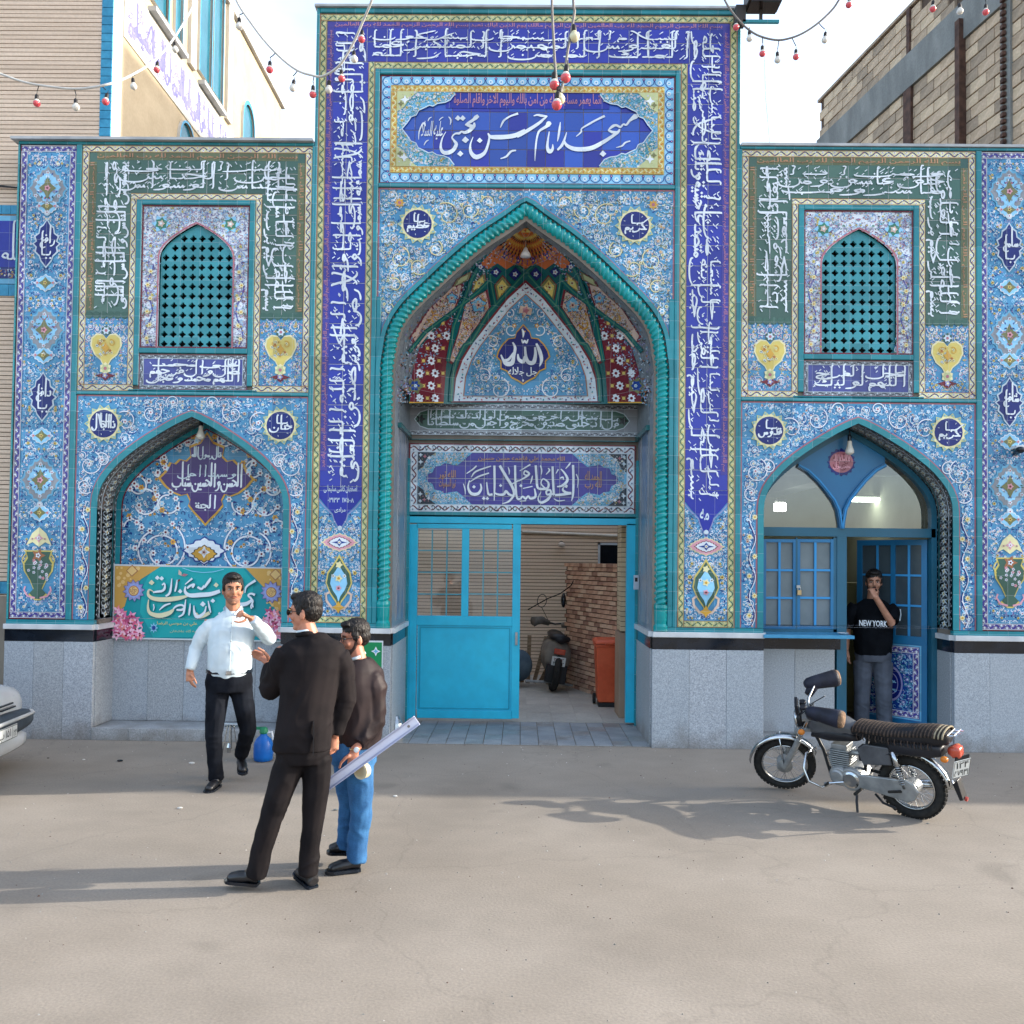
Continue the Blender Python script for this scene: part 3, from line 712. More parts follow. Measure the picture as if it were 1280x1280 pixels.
for c,nm,spr in ((CL,'L',288),(CR,'R',291)):
    A_=arch_q(c,spr,117.5,413-9-spr+2);wing_arch[nm]=A_
    xa,xb=c-146.3,c+146.3
    if nm=='L': xa=-643
    else: xb=800
    if nm=='L': xb=c0-269
    else: xa=c0+269
    for (e,f,g_,h_) in ((xa,c-58,493.1,755),(c+58,xb,493.1,755),(c-57.9,c+57.9,664,755)):
        b=MB();b.box(e*Q,f*Q,.013,.40,g_*Q,h_*Q,M_wall);b.build('wing_wall',gate)
    wall_with_arch('wing_wall',xa,xb,150,493,[(A_[0][0],150.1)]+A_+[(A_[-1][0],150.1)],.013,.40,M_wall)
M_pale=noisemat('pale_render','#bdb5a8','#cdc6b9',scale=3,rough=.85)
bq('back_wall',c0-178,c0+178,385,690,1.36,1.42,M_pale)
for s in (-1,1): bq('vault_side',*sorted((c0+s*178,c0+s*172)),385,690,.43,1.36,M_pale)
bq('vault_roof',c0-178,c0+178,690.2,697,.43,1.42,M_pale)
bq('rear_face',-643,c0-269,442,754,.402,.43,M_pale)
bq('rear_face',c0+269,800,412,754,.402,.43,M_pale)
bq('coping',-650,c0-270,755.2,758.5,-.07,.45,M_cop)
bq('coping',c0+270,802,755.2,758.5,-.04,.45,M_cop)
bq('coping',c0-271,c0+271,929.2,932,-.05,.45,M_cop)
def base_run(x0,x1,y,n,parent=gate,side=None,z0=0.0,granite=None,lip=.035,top=True):
    w=(x1-x0)/n;rnd=random.Random(int(x0*13+n))
    for i in range(n):
        bq('granite_slab',x0+i*w+.12,x0+(i+1)*w-.12,z0,121.8,y-rnd.uniform(.0,.004),y+.06,granite or rnd.choice((M_gran,M_gran2,M_gran3,M_gran4)),parent,.002)
    if top:
        k=max(1,round(n/3));w=(x1-x0)/k
        for i in range(k):
            bq('black_band',x0+i*w+.1,x0+(i+1)*w-.1,122,136.8,y-.004,y+.06,M_black,parent,.002)
        bq('marble_sill',x0-(0 if side is None else 0),x1,137,143.5,y-lip,y+.07,M_marb,parent,.004)
base_run(-645,CL-117.5,-.01,3)
base_run(CL+117.5,c0-269.2,-.01,1)
base_run(c0-269,c0-PH,-.03,2)
base_run(c0+PH,CR-117.5,-.03,3)
base_run(CR+117.5,800,-.03,6)
bq('teal_footing',-643,CL-117.5,143.6,149,-.018,.05,M_teal)
bq('teal_footing',CL+117.5,c0-269,143.6,149,-.018,.05,M_teal)
bq('teal_footing',c0-269,c0-PH-3,143.6,149,-.018,.05,M_teal)
bq('teal_footing',c0+PH+3,CR-117.5,143.6,149,-.018,.05,M_teal)
bq('teal_footing',CR+117.5,800,143.6,149,-.018,.05,M_teal)
for a,b_ in ((-643,CL-117.6),(CL+117.6,c0-PH-.1),(c0+PH+.1,CR-117.6),(CR+117.6,800)):
    bq('wall_core',a,b_,0,149.5,.055,.40,M_wall)
def reveal_base(x,y0,y1,sgn,n,parent=gate,z0=0):
    """slabs on a reveal; sgn=+1: faces +x"""
    w=(y1-y0)/n
    for i in range(n):
        b=MB();b.box(min(x*Q,x*Q+sgn*.012),max(x*Q,x*Q+sgn*.012),y0+i*w+.001,y0+(i+1)*w-.001,z0*Q,121.8*Q,M_gran2);b.build('granite_slab',parent)
    b=MB();b.box(min(x*Q,x*Q+sgn*.014),max(x*Q,x*Q+sgn*.014),y0,y1,122*Q,136.8*Q,M_black);b.build('black_band',parent)
    b=MB();b.box(min(x*Q,x*Q+sgn*.035),max(x*Q,x*Q+sgn*.035),y0-.02,y1,137*Q,143.5*Q,M_marb);b.build('marble_sill',parent)
reveal_base(c0-PH,.03,DY-.03,1,3);reveal_base(c0+PH,.03,DY-.03,-1,3)
reveal_base(CL-117.5,.03,.44,1,1,z0=16);reveal_base(CL+117.5,.03,.44,-1,1,z0=16)
reveal_base(CR+117.5,.03,.36,-1,1);reveal_base(CR-117.5,.03,.36,1,1)
bq('passage_wall',c0-PH-16,c0-PH-.1,0,470,.402,1.3,M_wall)
bq('passage_wall',c0+PH+.1,c0+PH+16,0,470,.402,1.3,M_wall)
def mould(x0,x1,z0,z1,d=.022): return bq('glazed_moulding',x0,x1,z0,z1,-d,.012,M_teal,gate,.006)
mould(-643,c0-269.2,751.4,755)
mould(c0+269.2,646,751.4,755)
for c in (CL,CR):
    s=1 if c==CR else -1
    for sx in (-1,1):
        inner=(sx==-s)
        a=c+sx*146.6
        if inner: mould(min(a,a+sx*3.6),max(a,a+sx*3.6),149.2,751.2)
        else: mould(min(a,a+sx*6.8),max(a,a+sx*6.8),149.2,751.2)
    mould(c-146.4,c+146.4,433,437.6)
    mould(c-75.3,c-68.5,445,681.3);mould(c+68.5,c+75.3,445,681.3)
    mould(c-68.4,c+68.4,675,681.3);mould(c-68.4,c+68.4,486,492.6)
    mould(c-146.4+8.7+64.5-8,c+146.4-8.7-64.5+8,438.2,439.8)
mould(-643.2,-641.4,149.2,751.2)
mould(646,649,149.2,755)
mould(c0-268.8,c0-264.8,149.2,929);mould(c0+264.8,c0+268.8,149.2,929)
mould(c0-264.6,c0+264.6,923,929)
for s in (-1,1):
    a,b_=sorted((c0+s*193.3,c0+s*187.3));mould(a,b_,149.2,851.4)
    a,b_=sorted((c0+s*187.1,c0+s*181));mould(a,b_,149.2,560)
mould(c0-187,c0+187,844.6,851.4);mould(c0-187,c0+187,699.6,704.8)
def sub(parent,art,name,**kw): return art.build(name,parent,**kw)
def cartouche(a,x,z,r,txt,layer=5):
    a.star(x,z,r*1.46,r*1.15,14,'lgreen',layer,0);a.star(x,z,r*1.24,r*1.1,14,'cream',layer+1,.13)
    for k_ in range(14): a.disc(x+r*1.26*math.cos(k_*.4488),z+r*1.26*math.sin(k_*.4488),1.1,'sky',layer+1.5,5)
    a.disc(x,z,r*1.03,'navy',layer+1.9,24);a.disc(x,z,r,'navy',layer+2.5,24)
    w_=txt.split();calli_box(a,w_[-1],x-r*.88,z-r*.8,x+r*.86,z+r*.72,'white',layer+4,0,.35,.64,1.9);calli_box(a,w_[0],x-r*.6,z-r*.15,x+r*.6,z+r*.88,'white',layer+6,0,.3,.55,1.7)
    for k_ in range(7): a.leaf(x+r*.75*math.cos(k_*.9),z+r*.72*math.sin(k_*.9),3,.5,k_,'white',layer+7)
def shield(a,x,z,rx,rz,c1,c2,layer=5,seed=3):
    a.medal(x,z,rx,rz,c1,'cream',layer);rnd=random.Random(seed)
    a.star(x,z,rx*.62,rx*.3,4,c2,layer+2,0,rz/rx);a.flower(x,z,rx*.28,'white','rose',layer+3)
    for k in range(6):
        t=k*math.pi/3+.5;a.flower(x+rx*.55*math.cos(t),z+rz*.55*math.sin(t),rx*.17,rnd.choice(('pink','white','pale')),'maroon',layer+3)
def vase(a,x,z,w,h,layer=5,body='dgreen',rim='yel'):
    prof=[(.10,-.52),(.34,-.40),(.16,-.30),(.30,-.12),(.52,.08),(.56,.24),(.42,.36),(.50,.50)]
    P_=[(x-w*p[0],z+h*p[1]) for p in prof]+[(x+w*p[0],z+h*p[1]) for p in prof[::-1]]
    a.poly([(x+(u-x)*1.14,z+(v-z)*1.06) for u,v in P_],rim,layer);a.poly(P_,body,layer+1)
    rnd=random.Random(5)
    for k in range(20):
        u=rnd.uniform(-.4,.4);v=rnd.uniform(-.1,.32);a.flower(x+u*w,z+v*h,w*.075,rnd.choice(('pale','white','pink')),'rose',layer+2)
    a.star(x,z+.42*h,w*.3,w*.15,5,'brown',layer+2);a.flower(x,z+.42*h,w*.12,'white','maroon',layer+4)
    for s in (-1,1):
        a.stroke([(x+s*w*.5,z+.46*h),(x+s*w*.62,z+.38*h),(x+s*w*.66,z+.3*h),(x+s*w*.55,z+.2*h)],1.4,rim,layer+2)
        a.stroke([(x+s*w*.1,z-.5*h),(x+s*w*.4,z-.46*h),(x+s*w*.55,z-.33*h),(x+s*w*.5,z-.25*h)],2.2,'pink',layer+2)
def pilaster(cx,txts,seed):
    x0,x1,z0,z1=cx-36.2,cx+36.2,149.5,751.2
    bed=tile_bg(x0,z0,x1,z1,.006,['blue','blue','blue'])
    a=Art(.0)
    a.frame(x0,z0,x1,z1,1.4,'maroon',0)
    a.border(x0+1.4,z0+1.4,x1-1.4,z1-1.4,7.6,'vio',0)
    sub(bed,a,'border')
    ix0,ix1,iz0,iz1=x0+9.5,x1-9.5,z0+9.5,z1-9.5
    a=Art(.001);a.rect(ix0,iz0,ix1,iz1,'blue',0)
    y=lambda py: 930-py-(3 if cx<0 else -2)
    meds=[];big=[(232,22,28),(413,22,28),(603,22,28)]
    for py,rx,rz in big: meds.append((cx,y(py),rx,rz))
    for py in (255,353,445,547,644): meds.append((cx,y(py),15,12))
    for py in (303,498): meds.append((cx,y(py),15,29))
    meds.append((cx,y(675),15,12));meds.append((cx,y(722),20,30))
    a.arab([(ix0,iz0),(ix1,iz0),(ix1,iz1),(ix0,iz1)],cx,1.35,.92,seed,avoid=meds,layer=1,vine=('sky','lblue','dblue'),leafs=('white','lblue','dblue','sky','navy','violet','white'))
    for py,rx,rz in big:
        z=y(py);a.medal(cx,z,rx,rz*.95,'grey','sky',4,8);a.medal(cx,z+1,rx*.72,rz*.72,'lblue','grey',6,8)
        a.star(cx,z,11,6,4,'olive',8.5,0,1.3);a.flower(cx,z,4.4,'pink','maroon',9)
        rq=random.Random(int(z))
        for k in range(26):
            t=rq.uniform(0,math.pi);rr_=rq.uniform(.35,.95);u,v=rx*.66*rr_*math.cos(t),rz*.66*rr_*math.sin(t)*rq.choice((1,-1));cc=rq.choice(('dgreen','violet','rose','white','dblue','grey'))
            for s_ in (-1,1): a.leaf(cx+s_*abs(u),z+v,4.2,1.2,t if s_>0 else math.pi-t,cc,8)
        for k in range(6):
            t=k*math.pi/3+.52;a.flower(cx+17*math.cos(t),z+20*math.sin(t),3.0,'pale','rose',7)
        a.disc(cx,z-rz-3,4.2,'pale',6,10);a.flower(cx,z-rz-3,3,'white','rose',7)
    for py in (255,353,445,547,644):
        z=y(py);a.medal(cx,z,12.5,9.5,'lblue','white',5,6);a.star(cx,z,8.5,5,4,'olive',7,0,.9);a.flower(cx,z,3,'yel','maroon',8)
        for s in (-1,1): a.flower(cx+s*10,z,2.2,'pink','brown',8)
    for (py,t) in zip((303,498),txts):
        z=y(py)
        shp=[(0,30),(4,23),(8,20),(9,13),(14,9),(12,3),(16,0),(12,-4),(13,-10),(8,-15),(6,-21),(0,-29)]
        P_=[(cx+u,z+v) for u,v in shp]+[(cx-u,z+v) for u,v in shp[-2:0:-1]]
        a.poly([(cx+(u-cx)*1.16,z+(v-z)*1.08) for u,v in P_],'pale',5);a.poly(P_,'navy',6)
        ws_=t.split()
        calli_box(a,ws_[1],cx-9,z-8,cx+11,z+24,'white',8,0,.3,.7,1.9)
        calli_box(a,ws_[0],cx-10,z-24,cx+7,z+14,'white',10,0,.25,.75,1.9)
    z=y(675)
    a.poly([(cx,z+13),(cx+9,z+5),(cx+16,z-10),(cx+8,z-6),(cx,z-12),(cx-8,z-6),(cx-16,z-10),(cx-9,z+5)],'cream',5)
    a.star(cx,z-1,6,3,4,'pink',6);a.flower(cx,z-1,3,'white','rose',8)
    for s in (-1,1): a.flower(cx+s*8,z-2,2,'salmon','maroon',7)
    vase(a,cx,y(722),31,58)
    sub(bed,a,'arabesque')
    return bed
pilaster(-604.6,('یا رافع','یا دافع'),11)
pilaster(608.2,('یا سامع','یا شافع'),12)
a=Art(.0);a.rect(651,149.5,799,751,'blue',0);a.border(652,150,798,750,9,'cream',1);a.arab([(662,160),(788,160),(788,740),(662,740)],725,1.1,1.1,77,layer=1);pe=a.build('end_tile_panel',gate)
def wing_upper(c,txts,insc,seed):
    x0,x1,z0,z1=c-146.3,c+146.3,438,751
    bed=tile_bg(x0+8.6,689.8,x1-8.6,z1-8.6,.0005,['dgreen','dgreen','green2'],each=True);tile_bg(x0+8.6,534,c-83.4,689.6,.0005,['dgreen','dgreen','green2'],parent=bed,each=True);tile_bg(c+83.4,534,x1-8.6,689.6,.0005,['dgreen','dgreen','green2'],parent=bed,each=True)
    a=Art(0.0)
    a.border(x0,z0,x1,z1,8.6,'cream',0,sides='tlr')
    a.strip(x0,z0,c-75.6,z0+8,'cream',0.5);a.strip(c+75.6,z0,x1,z0+8,'cream',0.5)
    a.border(c-83.2,z0+8,c+83.2,689.6,7.6,'cream',1.2,sides='tlr')
    sub(bed,a,'border')
    a=Art(0.001)
    for s in (-1,1):
        p,r=sorted((c+s*137.7,c+s*83.4));pass
        for k in range(6): a.disc(p+(k+.5)*(r-p)/6,534,(r-p)/12*1.05,'dgreen',4,12)
    kx0,kx1=x0+9.4,x1-9.4
    for (s0,s1,zz0,zz1,rot) in ((kx0+9,kx1-9,733.5,741.5,0),(kx0+1,kx0+8,540,730,90),(kx1-8,kx1-1,540,730,-90)):
        if rot==0: a.rect(s0,zz0-1,s1,zz1+1,'kfbg',1);a.text(KUF,s0,zz0,s1,zz1,'kufic',3,0,.018,1.8)
        else: a.rect(s0-1,zz0,s1+1,zz1,'kfbg',1);a.text(KUF2,s0,zz0,s1,zz1,'kufic',3,rot,.018,1.8)
    sub(bed,a,'green_field')
    a=Art(0.003)
    thuluth(a,txts[1],x0+40,692,x1-40,731,'white',4,0)
    thuluth(a,txts[2],x0+21,541,x0+62,729,'white',4,90)
    thuluth(a,txts[0],x1-62,541,x1-21,729,'white',4,-90)
    sub(bed,a,'calligraphy')
    a=Art(0.001)
    for s in (-1,1):
        p,r=sorted((c+s*137.7,c+s*83.4));m=(p+r)/2
        a.rect(p,446.2,r,533.8,'blue',0)
        a.arab([(p,446),(r,446),(r,531),(p,531)],m,1.3,.8,seed+s,avoid=[(m,492,18,22),(m,466,12,10)],leafs=('white','lblue','dblue','pink','violet','yel'))
        heart=[(0,11),(4,16),(11,17),(17,12),(18,3),(13,-8),(6,-14),(4,-18),(0,-24)]
        P_=[(m+u,492+v) for u,v in heart]+[(m-u,492+v) for u,v in heart[-2:0:-1]]
        a.poly([(m+(u-m)*1.12,492+(v-492)*1.1) for u,v in P_],'cream',4);a.poly(P_,'yel',5)
        rr=random.Random(4)
        for k in range(26):
            u,v=rr.uniform(-13,13),rr.uniform(-10,11)
            if abs(u)<13-(abs(v-3)*.5): a.flower(m+u,492+v,2.1,rr.choice(('gold','orange','cream','pale')),'olive',6)
        a.star(m,492,5,3,4,'gold',8,0,1.5);a.spiral(m-7,498,5,1,1,1.2,'gold',7);a.spiral(m+7,498,5,2,1,1.2,'gold',7,-1)
        a.flower(m,514,5.5,'pale','rose',6,6,out='dgreen');a.flower(m,466,6.4,'lgreen','rose',6,6,out='cream');a.star(m,457,13,7,4,'maroon',5,0,.5);a.flower(m,457,4,'violet','cream',8)
    sub(bed,a,'arabesque')
    lat=arch_q(c+1,604,46.5,47.5)
    a=Art(0.004)
    poly=[(c-68.3,493),(c-68.3,675),(c+68.3,675),(c+68.3,493),(lat[-1][0],493)]+lat[::-1]+[(lat[0][0],493)]
    b=MB();
    wp=Art(0.006);wp.poly(poly,'white',0);pan=wp.build('floral_panel',gate)
    a.arab(poly,c,1.35,.85,seed+9,layer=1,vine=('mauve','violet','pale'),leafs=('rose','dblue','mauve','green','violet','maroon','lblue','mauve'),flo=(('pale','gold'),('lblue','rose'),('yel','olive')))
    for s in (-1,1):
        a.star(c+s*44,651,12,8,6,'lblue',4);a.star(c+s*44,651,8.5,6,6,'green',5,.4);a.flower(c+s*44,651,5,'salmon','white',6)
        for k in range(6): a.flower(c+s*(56 if k % 2 else 59.5),505+k*17,3.6,'cream','gold',5,6)
        pl=[(c+s*(57.5+4.5*math.sin(k*.55)),495+k*5.2) for k in range(21)]
        a.stroke(pl,1.2,'purple',4)
    full=[(lat[0][0],493)]+lat+[(lat[-1][0],493)]
    a.stroke([(c+1+(x-c-1)*1.03,z+(1.2 if z>600 else 0)) for x,z in full],2.0,'rose',4)
    a.frame(c-68.3,493,c+68.3,675,1.8,'maroon',4)
    sub(pan,a,'arabesque')
    inside=Art().inside
    fr=[(x,z) for x,z in full]
    scr=MB();cw,ch=11.5,12.25;yS,yB=.035,.065
    tm=T('teal')
    cols=[c+1+(i-4)*cw for i in range(9)]
    nrow=13;rows=[652-ch*(k+1)-3.5 for k in range(nrow)]
    rows=[493+(k)*ch for k in range(14)]
    def cross(cx_,cz_,f=1.0):
        r1,r2=4.35*f,2.3*f;pts=[]
        for k in range(16):
            t=2*math.pi*(k+.5)/16
            m_=k % 4
            rr=r1 if m_ in (0,3) else r2*1.28
            rr={0: r1,1: 3.0*f,2: 3.0*f,3: r1}[m_]
            pts.append((cx_+rr*math.cos(t),cz_+rr*math.sin(t)))
        return pts
    for j in range(13):
        for i in range(8):
            xa,xb,za,zb=cols[i],cols[i+1],rows[j],rows[j]+ch
            mx_,mz_=(xa+xb)/2,(za+zb)/2
            okc=all(inside(scr,full,mx_+dx,mz_+dz) for dx,dz in ((5,5),(-5,5),(5,-5),(-5,-5),(0,6.5)) ) if False else all(Art.inside(None,full,mx_+dx,mz_+dz) for dx,dz in ((3.6,4.6),(-3.6,4.6),(3.6,-3),(-3.6,-3)))
            if not okc: continue
            sq=[]
            for k in range(16):
                t=2*math.pi*(k+.5)/16;u,v=math.cos(t),math.sin(t);s_=1/max(abs(u)/(cw/2),abs(v)/(ch/2));sq.append((mx_+u*s_,mz_+v*s_))
            for k,(u,v) in ((1,(1,1)),(5,(-1,1)),(9,(-1,-1)),(13,(1,-1))): sq[k]=(mx_+u*cw/2,mz_+v*ch/2)
            cr_=cross(mx_,mz_)
            vs=[(x*Q,yS,z*Q) for x,z in sq]+[(x*Q,yS,z*Q) for x,z in cr_]+[(x*Q,yB,z*Q) for x,z in cr_]
            fs=[]
            for k in range(16):
                k2=(k+1) % 16;fs.append((k,k2,16+k2,16+k));fs.append((16+k,16+k2,32+k2,32+k))
            scr.add(vs,fs,tm)
    rim=MB();
    o=scr.build('lattice_screen',gate)
    for i in range(8):
        xa,xb=cols[i],cols[i+1]
        cells=[j for j in range(13) if all(Art.inside(None,full,(xa+xb)/2+dx,rows[j]+ch/2+dz) for dx,dz in ((3.6,4.6),(-3.6,4.6),(3.6,-3),(-3.6,-3)))]
        top=rows[max(cells)]+ch if cells else 493
        def hz(x):
            for (p,r_),(s_,t_) in zip(lat,lat[1:]):
                if p <= x <= s_ and s_>p: return r_+(t_-r_)*(x-p)/(s_-p)
            return 604
        n_=4
        for k in range(n_):
            xk0,xk1=xa+(xb-xa)*k/n_,xa+(xb-xa)*(k+1)/n_
            if hz(xk0)>top or hz(xk1)>top: rim.prism([(xk0*Q,top*Q),(xk1*Q,top*Q),(xk1*Q,max(hz(xk1),top+.1)*Q),(xk0*Q,max(hz(xk0),top+.1)*Q)],yS,yB,tm)
    for s in (-1,1):
        p,r_=sorted((c+1+s*46.6,c+1+s*46));rim.box(p*Q,r_*Q,yS,yB,493*Q,604*Q,tm)
    rim.build('screen_rim',gate)
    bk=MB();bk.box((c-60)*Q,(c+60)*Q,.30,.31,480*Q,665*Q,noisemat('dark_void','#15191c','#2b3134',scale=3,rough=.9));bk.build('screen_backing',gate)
    a=Art(0.004)
    x0,x1=c-68.4,c+68.4
    a.rect(x0,440,x1,485,'violet',0);a.border(x0+.6,440.6,x1-.6,484.4,5.2,'grey',1);a.frame(x0,440,x1,485,.9,'maroon',5)
    a.rect(x0+6,446,x1-6,479,'slate',1)
    pn=a.build('inscription_panel',gate)
    a=Art(0.001);thuluth(a,insc,x0+9,447,x1-9,479,'white',4,0,2.0);sub(pn,a,'calligraphy')
    return bed
KUF='بسم الله الرحمن الرحيم الحمد لله رب العالمين'
KUF2='الرحمن الرحيم مالك يوم الدين اياك نعبد'
wing_upper(CL,('بسم الله الرحمن الرحيم قل اعوذ برب الناس ملك الناس اله','الناس من شر الوسواس الخناس الذي','يوسوس في صدور الناس من الجنة والناس صدق الله العلي'),
           'اللهم صل علي محمد وآل محمد وعجل فرجهم',21)
wing_upper(CR,('بسم الله الرحمن الرحيم قل اعوذ برب الفلق من شر','ما خلق ومن شر غاسق اذا وقب ومن','شر النفاثات في العقد ومن شر حاسد اذا حسد'),
           'اللهم عجل لوليك الفرج',31)
def curve_off(pts,d):
    """offset an open curve outward (left of travel)"""
    out=[]
    n=len(pts)
    for i in range(n):
        a=pts[max(i-1,0)];b=pts[min(i+1,n-1)];dx,dy=b[0]-a[0],b[1]-a[1];L=math.hypot(dx,dy) or 1
        out.append((pts[i][0]-dy/L*d,pts[i][1]+dx/L*d))
    return out
def band_solid(pts,d0,d1,y0,y1,m,name,parent):
    """raised moulding that follows a curve"""
    A_,B_=curve_off(pts,d0),curve_off(pts,d1);b=MB();n=len(pts)
    vs=[(x*Q,y0,z*Q) for x,z in A_]+[(x*Q,y0,z*Q) for x,z in B_]+[(x*Q,y1,z*Q) for x,z in A_]+[(x*Q,y1,z*Q) for x,z in B_]
    fs=[]
    for i in range(n-1):
        fs += [(i,i+1,n+i+1,n+i),(2*n+i+1,2*n+i,i,i+1)[::-1],(n+i,n+i+1,3*n+i+1,3*n+i)]
    b.add(vs,fs,m);return b.build(name,parent)
def wing_lower(c,nm,meds,seed):
    A_=wing_arch[nm];full=[(A_[0][0],149.5)]+A_+[(A_[-1][0],149.5)]
    outer=curve_off(full,7.5)
    x0,x1,z0,z1=c-146.3,c+146.3,149.5,432.6
    poly=[(x0,z0),(x0,z1),(x1,z1),(x1,z0)]+outer[::-1]
    pb=Art(.004);pb.poly(poly,'blue',0);pan=pb.build('spandrel_panel',gate)
    a=Art(.003)
    a.rect(x0,z1-1.6,x1,z1,'rose',1);a.rect(x0,z0,x0+1.6,z1-1.6,'rose',1);a.rect(x1-1.6,z0,x1,z1-1.6,'rose',1)
    a.stroke(curve_off(full,8.3),2.0,'rose',1)
    a.arab([(x0+2,z0+2),(x0+2,z1-2),(x1-2,z1-2),(x1-2,z0+2)]+curve_off(full,10)[::-1],c,1.25,.9,seed,layer=1,avoid=[(c-112,397,26,26),(c+112,397,26,26)],
           vine=('white','lblue','dblue'),flo=(('white','rose'),('pale','yel'),('salmon','maroon'),('white','lblue')))
    for s in (-1,1):
        for (u,v,r,a0) in ((84,399,14,1),(52,411,15,2.2),(24,424,9,0),(128,345,17,2),(112,350,10,1),(133,318,11,4)):
            a.spiral(c+s*u,v,r,a0 if s==1 else math.pi-a0,1.1,2.4,'dblue',3,s);a.spiral(c+s*u,v,r,a0 if s==1 else math.pi-a0,1.1,1.5,'white',4,s)
            a.flower(c+s*u,v,3.6,'white','rose',5)
        xs=c+s*132
        pl=[(xs+3.6*math.sin(k*.42),152+k*3.2) for k in range(46)]
        a.stroke(pl,2.0,'navy',3);a.stroke([(x+1.0,z+.8) for x,z in pl],1.0,'white',4)
        for k in range(6):
            a.flower(xs+(3.5 if k % 2 else -3.0),165+k*24.5,3.9,'cream','gold',5,8);
            for j in range(3): a.leaf(xs,158+k*24.5+j*7,6,1.2,(.6 if j % 2 else 2.4),('white','dblue','lblue')[j],5)
    cartouche(a,c-111,396,17,meds[0]);cartouche(a,c+112,396,17,meds[1])
    sub(pan,a,'arabesque')
    band_solid(full,0,7.4,-.012,.014,M_teal,'arch_moulding',gate)
    return full
fullL=wing_lower(CL,'L',('یا ذاالجلال','یا حنان'),41)
fullR=wing_lower(CR,'R',('یا قدوس','یا کریم'),51)
def reveal(full,y0,y1,name,bands=((.08,.92,'grey'),),tealf=True):
    L=[0]
    for (a,b),(c_,d) in zip(full,full[1:]): L.append(L[-1]+math.hypot(c_-a,d-b))
    lining(full,y0,y1,M_grey,name,gate)
    o=C.objects[-1] if False else None
    def mapf(u,v,off):
        u=max(0,min(L[-1]-1e-4,u));i=0
        while L[i+1]<u: i += 1
        t=(u-L[i])/(L[i+1]-L[i]);(a,b),(c_,d)=full[i],full[i+1];dx,dz=c_-a,d-b;h=math.hypot(dx,dz)
        x,z=a+dx*t,b+dz*t
        return ((x+dz/h*off/Q)*Q,y0+v*Q,(z-dx/h*off/Q)*Q)
    a=Art(0,mapf);D=(y1-y0)/Q;rnd=random.Random(3)
    a.strip(2,D*.02,L[-1]-2,D*.16,'grey',0);a.strip(2,D*.84,L[-1]-2,D*.98,'grey',0)
    for side in (0,1):
        a.stroke([(u,D*(.2 if side==0 else .8)) for u in range(2,int(L[-1])-2,6)],1.6,'teal' if side else 'pale',1)
    u=6
    while u<L[-1]-6:
        v=D*.5
        a.star(u,v,5.2,2.4,4,'pale',1,.3,1.4);a.flower(u,v,3,'cream','brown',2)
        for s in (-1,1):
            a.spiral(u+4,v+s*D*.14,4.2,1,.9,1.0,'pale',1,s);a.leaf(u+1,v+s*D*.2,5,1.2,rnd.uniform(0,6),rnd.choice(('dark','pale','brown','olive')),2)
            a.leaf(u+5,v+s*D*.08,4,1,rnd.uniform(0,6),rnd.choice(('dark','pale','grey','dgreen')),2)
        u += 9.5
    a.build('reveal_mosaic',gate)
reveal(fullL,.0,.45,'arch_reveal');reveal(fullR,.0,.36,'arch_reveal')
# ================================================================== left niche
YN=.45
bk=Art(YN-.002);bk.poly([(CL-119,150),(CL-119,440),(CL+119,440),(CL+119,150)],'blue',0);nb=bk.build('niche_tile_panel',gate)
bq('niche_wall',CL-125,CL+125,0,440,YN,YN+.15,M_wall)
a=Art(YN-.004)
inn=[(CL-116,152)]+[(CL+(x-CL)*.985,z-2) for x,z in wing_arch['L']]+[(CL+116,152)]
cz=331
a.arab(inn[::-1],CL,.8,1.15,61,big=False,avoid=[(CL,cz,60,42),(CL,240,30,18)],leafs=('white','dblue','navy','lblue'),flo=(('white','rose'),('gold','maroon'),('white','dblue'),('pale','green')))
for s in (-1,1):
    for (u,v,r,t0,tn) in ((60,240,36,2.2,.82),(56,236,23,.5,.9),(50,300,15,3,.8),(80,300,19,1.2,.75),(90,322,12,2,.7),(45,360,18,5.0,.55),(63,345,13,1,.7),(25,385,12,2,.5),(95,268,12,0,.6)):
        aa=t0 if s==1 else math.pi-t0
        n_=26
        pts=[(CL+s*u+r*(1-.3*i/n_)*math.cos(aa+s*tn*2*math.pi*i/n_),v+r*(1-.3*i/n_)*math.sin(aa+s*tn*2*math.pi*i/n_)) for i in range(n_+1)]
        a.stroke(pts,3.4,'dblue',2);a.stroke(pts,2.2,'white',3)
        for k in range(0,n_,5):
            x,z=pts[k];a.flower(x+(4 if k % 2 else -4),z+4,4.6,('white','white','gold','pale')[k % 4],('rose','maroon','brown','lblue')[k % 4],4,6);a.leaf(x,z,7,1.8,k,'navy',3)
cr_=[(0,60),(8,48),(22,42),(20,30),(26,24),(34,26),(40,20),(46,22),(52,10),(60,2),(52,-8),(42,-16),(32,-20),(24,-18),(20,-26),(22,-32),(14,-42),(6,-50),(0,-57)]
for k,col,ly in ((1.07,'gold',5),(1.0,'plum',6)):
    P_=[(CL+.5+u*k,cz+v*k) for u,v in cr_]+[(CL+.5-u*k,cz+v*k) for u,v in cr_[-2:0:-1]];a.poly(P_,col,ly)
calli_box(a,'قال رسول الله',CL-20,cz+24,CL+20,cz+46,'pale',8,0,.3,.6,1.5)
calli_box(a,'الحسن والحسين شباب',CL-46,cz-18,CL+48,cz+22,'white',8,0,.25,.75,2.1)
calli_box(a,'و سيدا اهل',CL-38,cz-2,CL+40,cz+22,'pale',10,0,.3,.6,1.6)
calli_box(a,'الجنة',CL-15,cz-44,CL+14,cz-20,'white',8,0,.3,.7,1.9)
a.medal(CL,238,25,16,'white','dblue',5,6);a.medal(CL,234,15,10,'gold','dark',7,6);a.star(CL,236,8,4,4,'white',9);a.flower(CL,236,4,'salmon','maroon',10)
a.build('arabesque',nb)
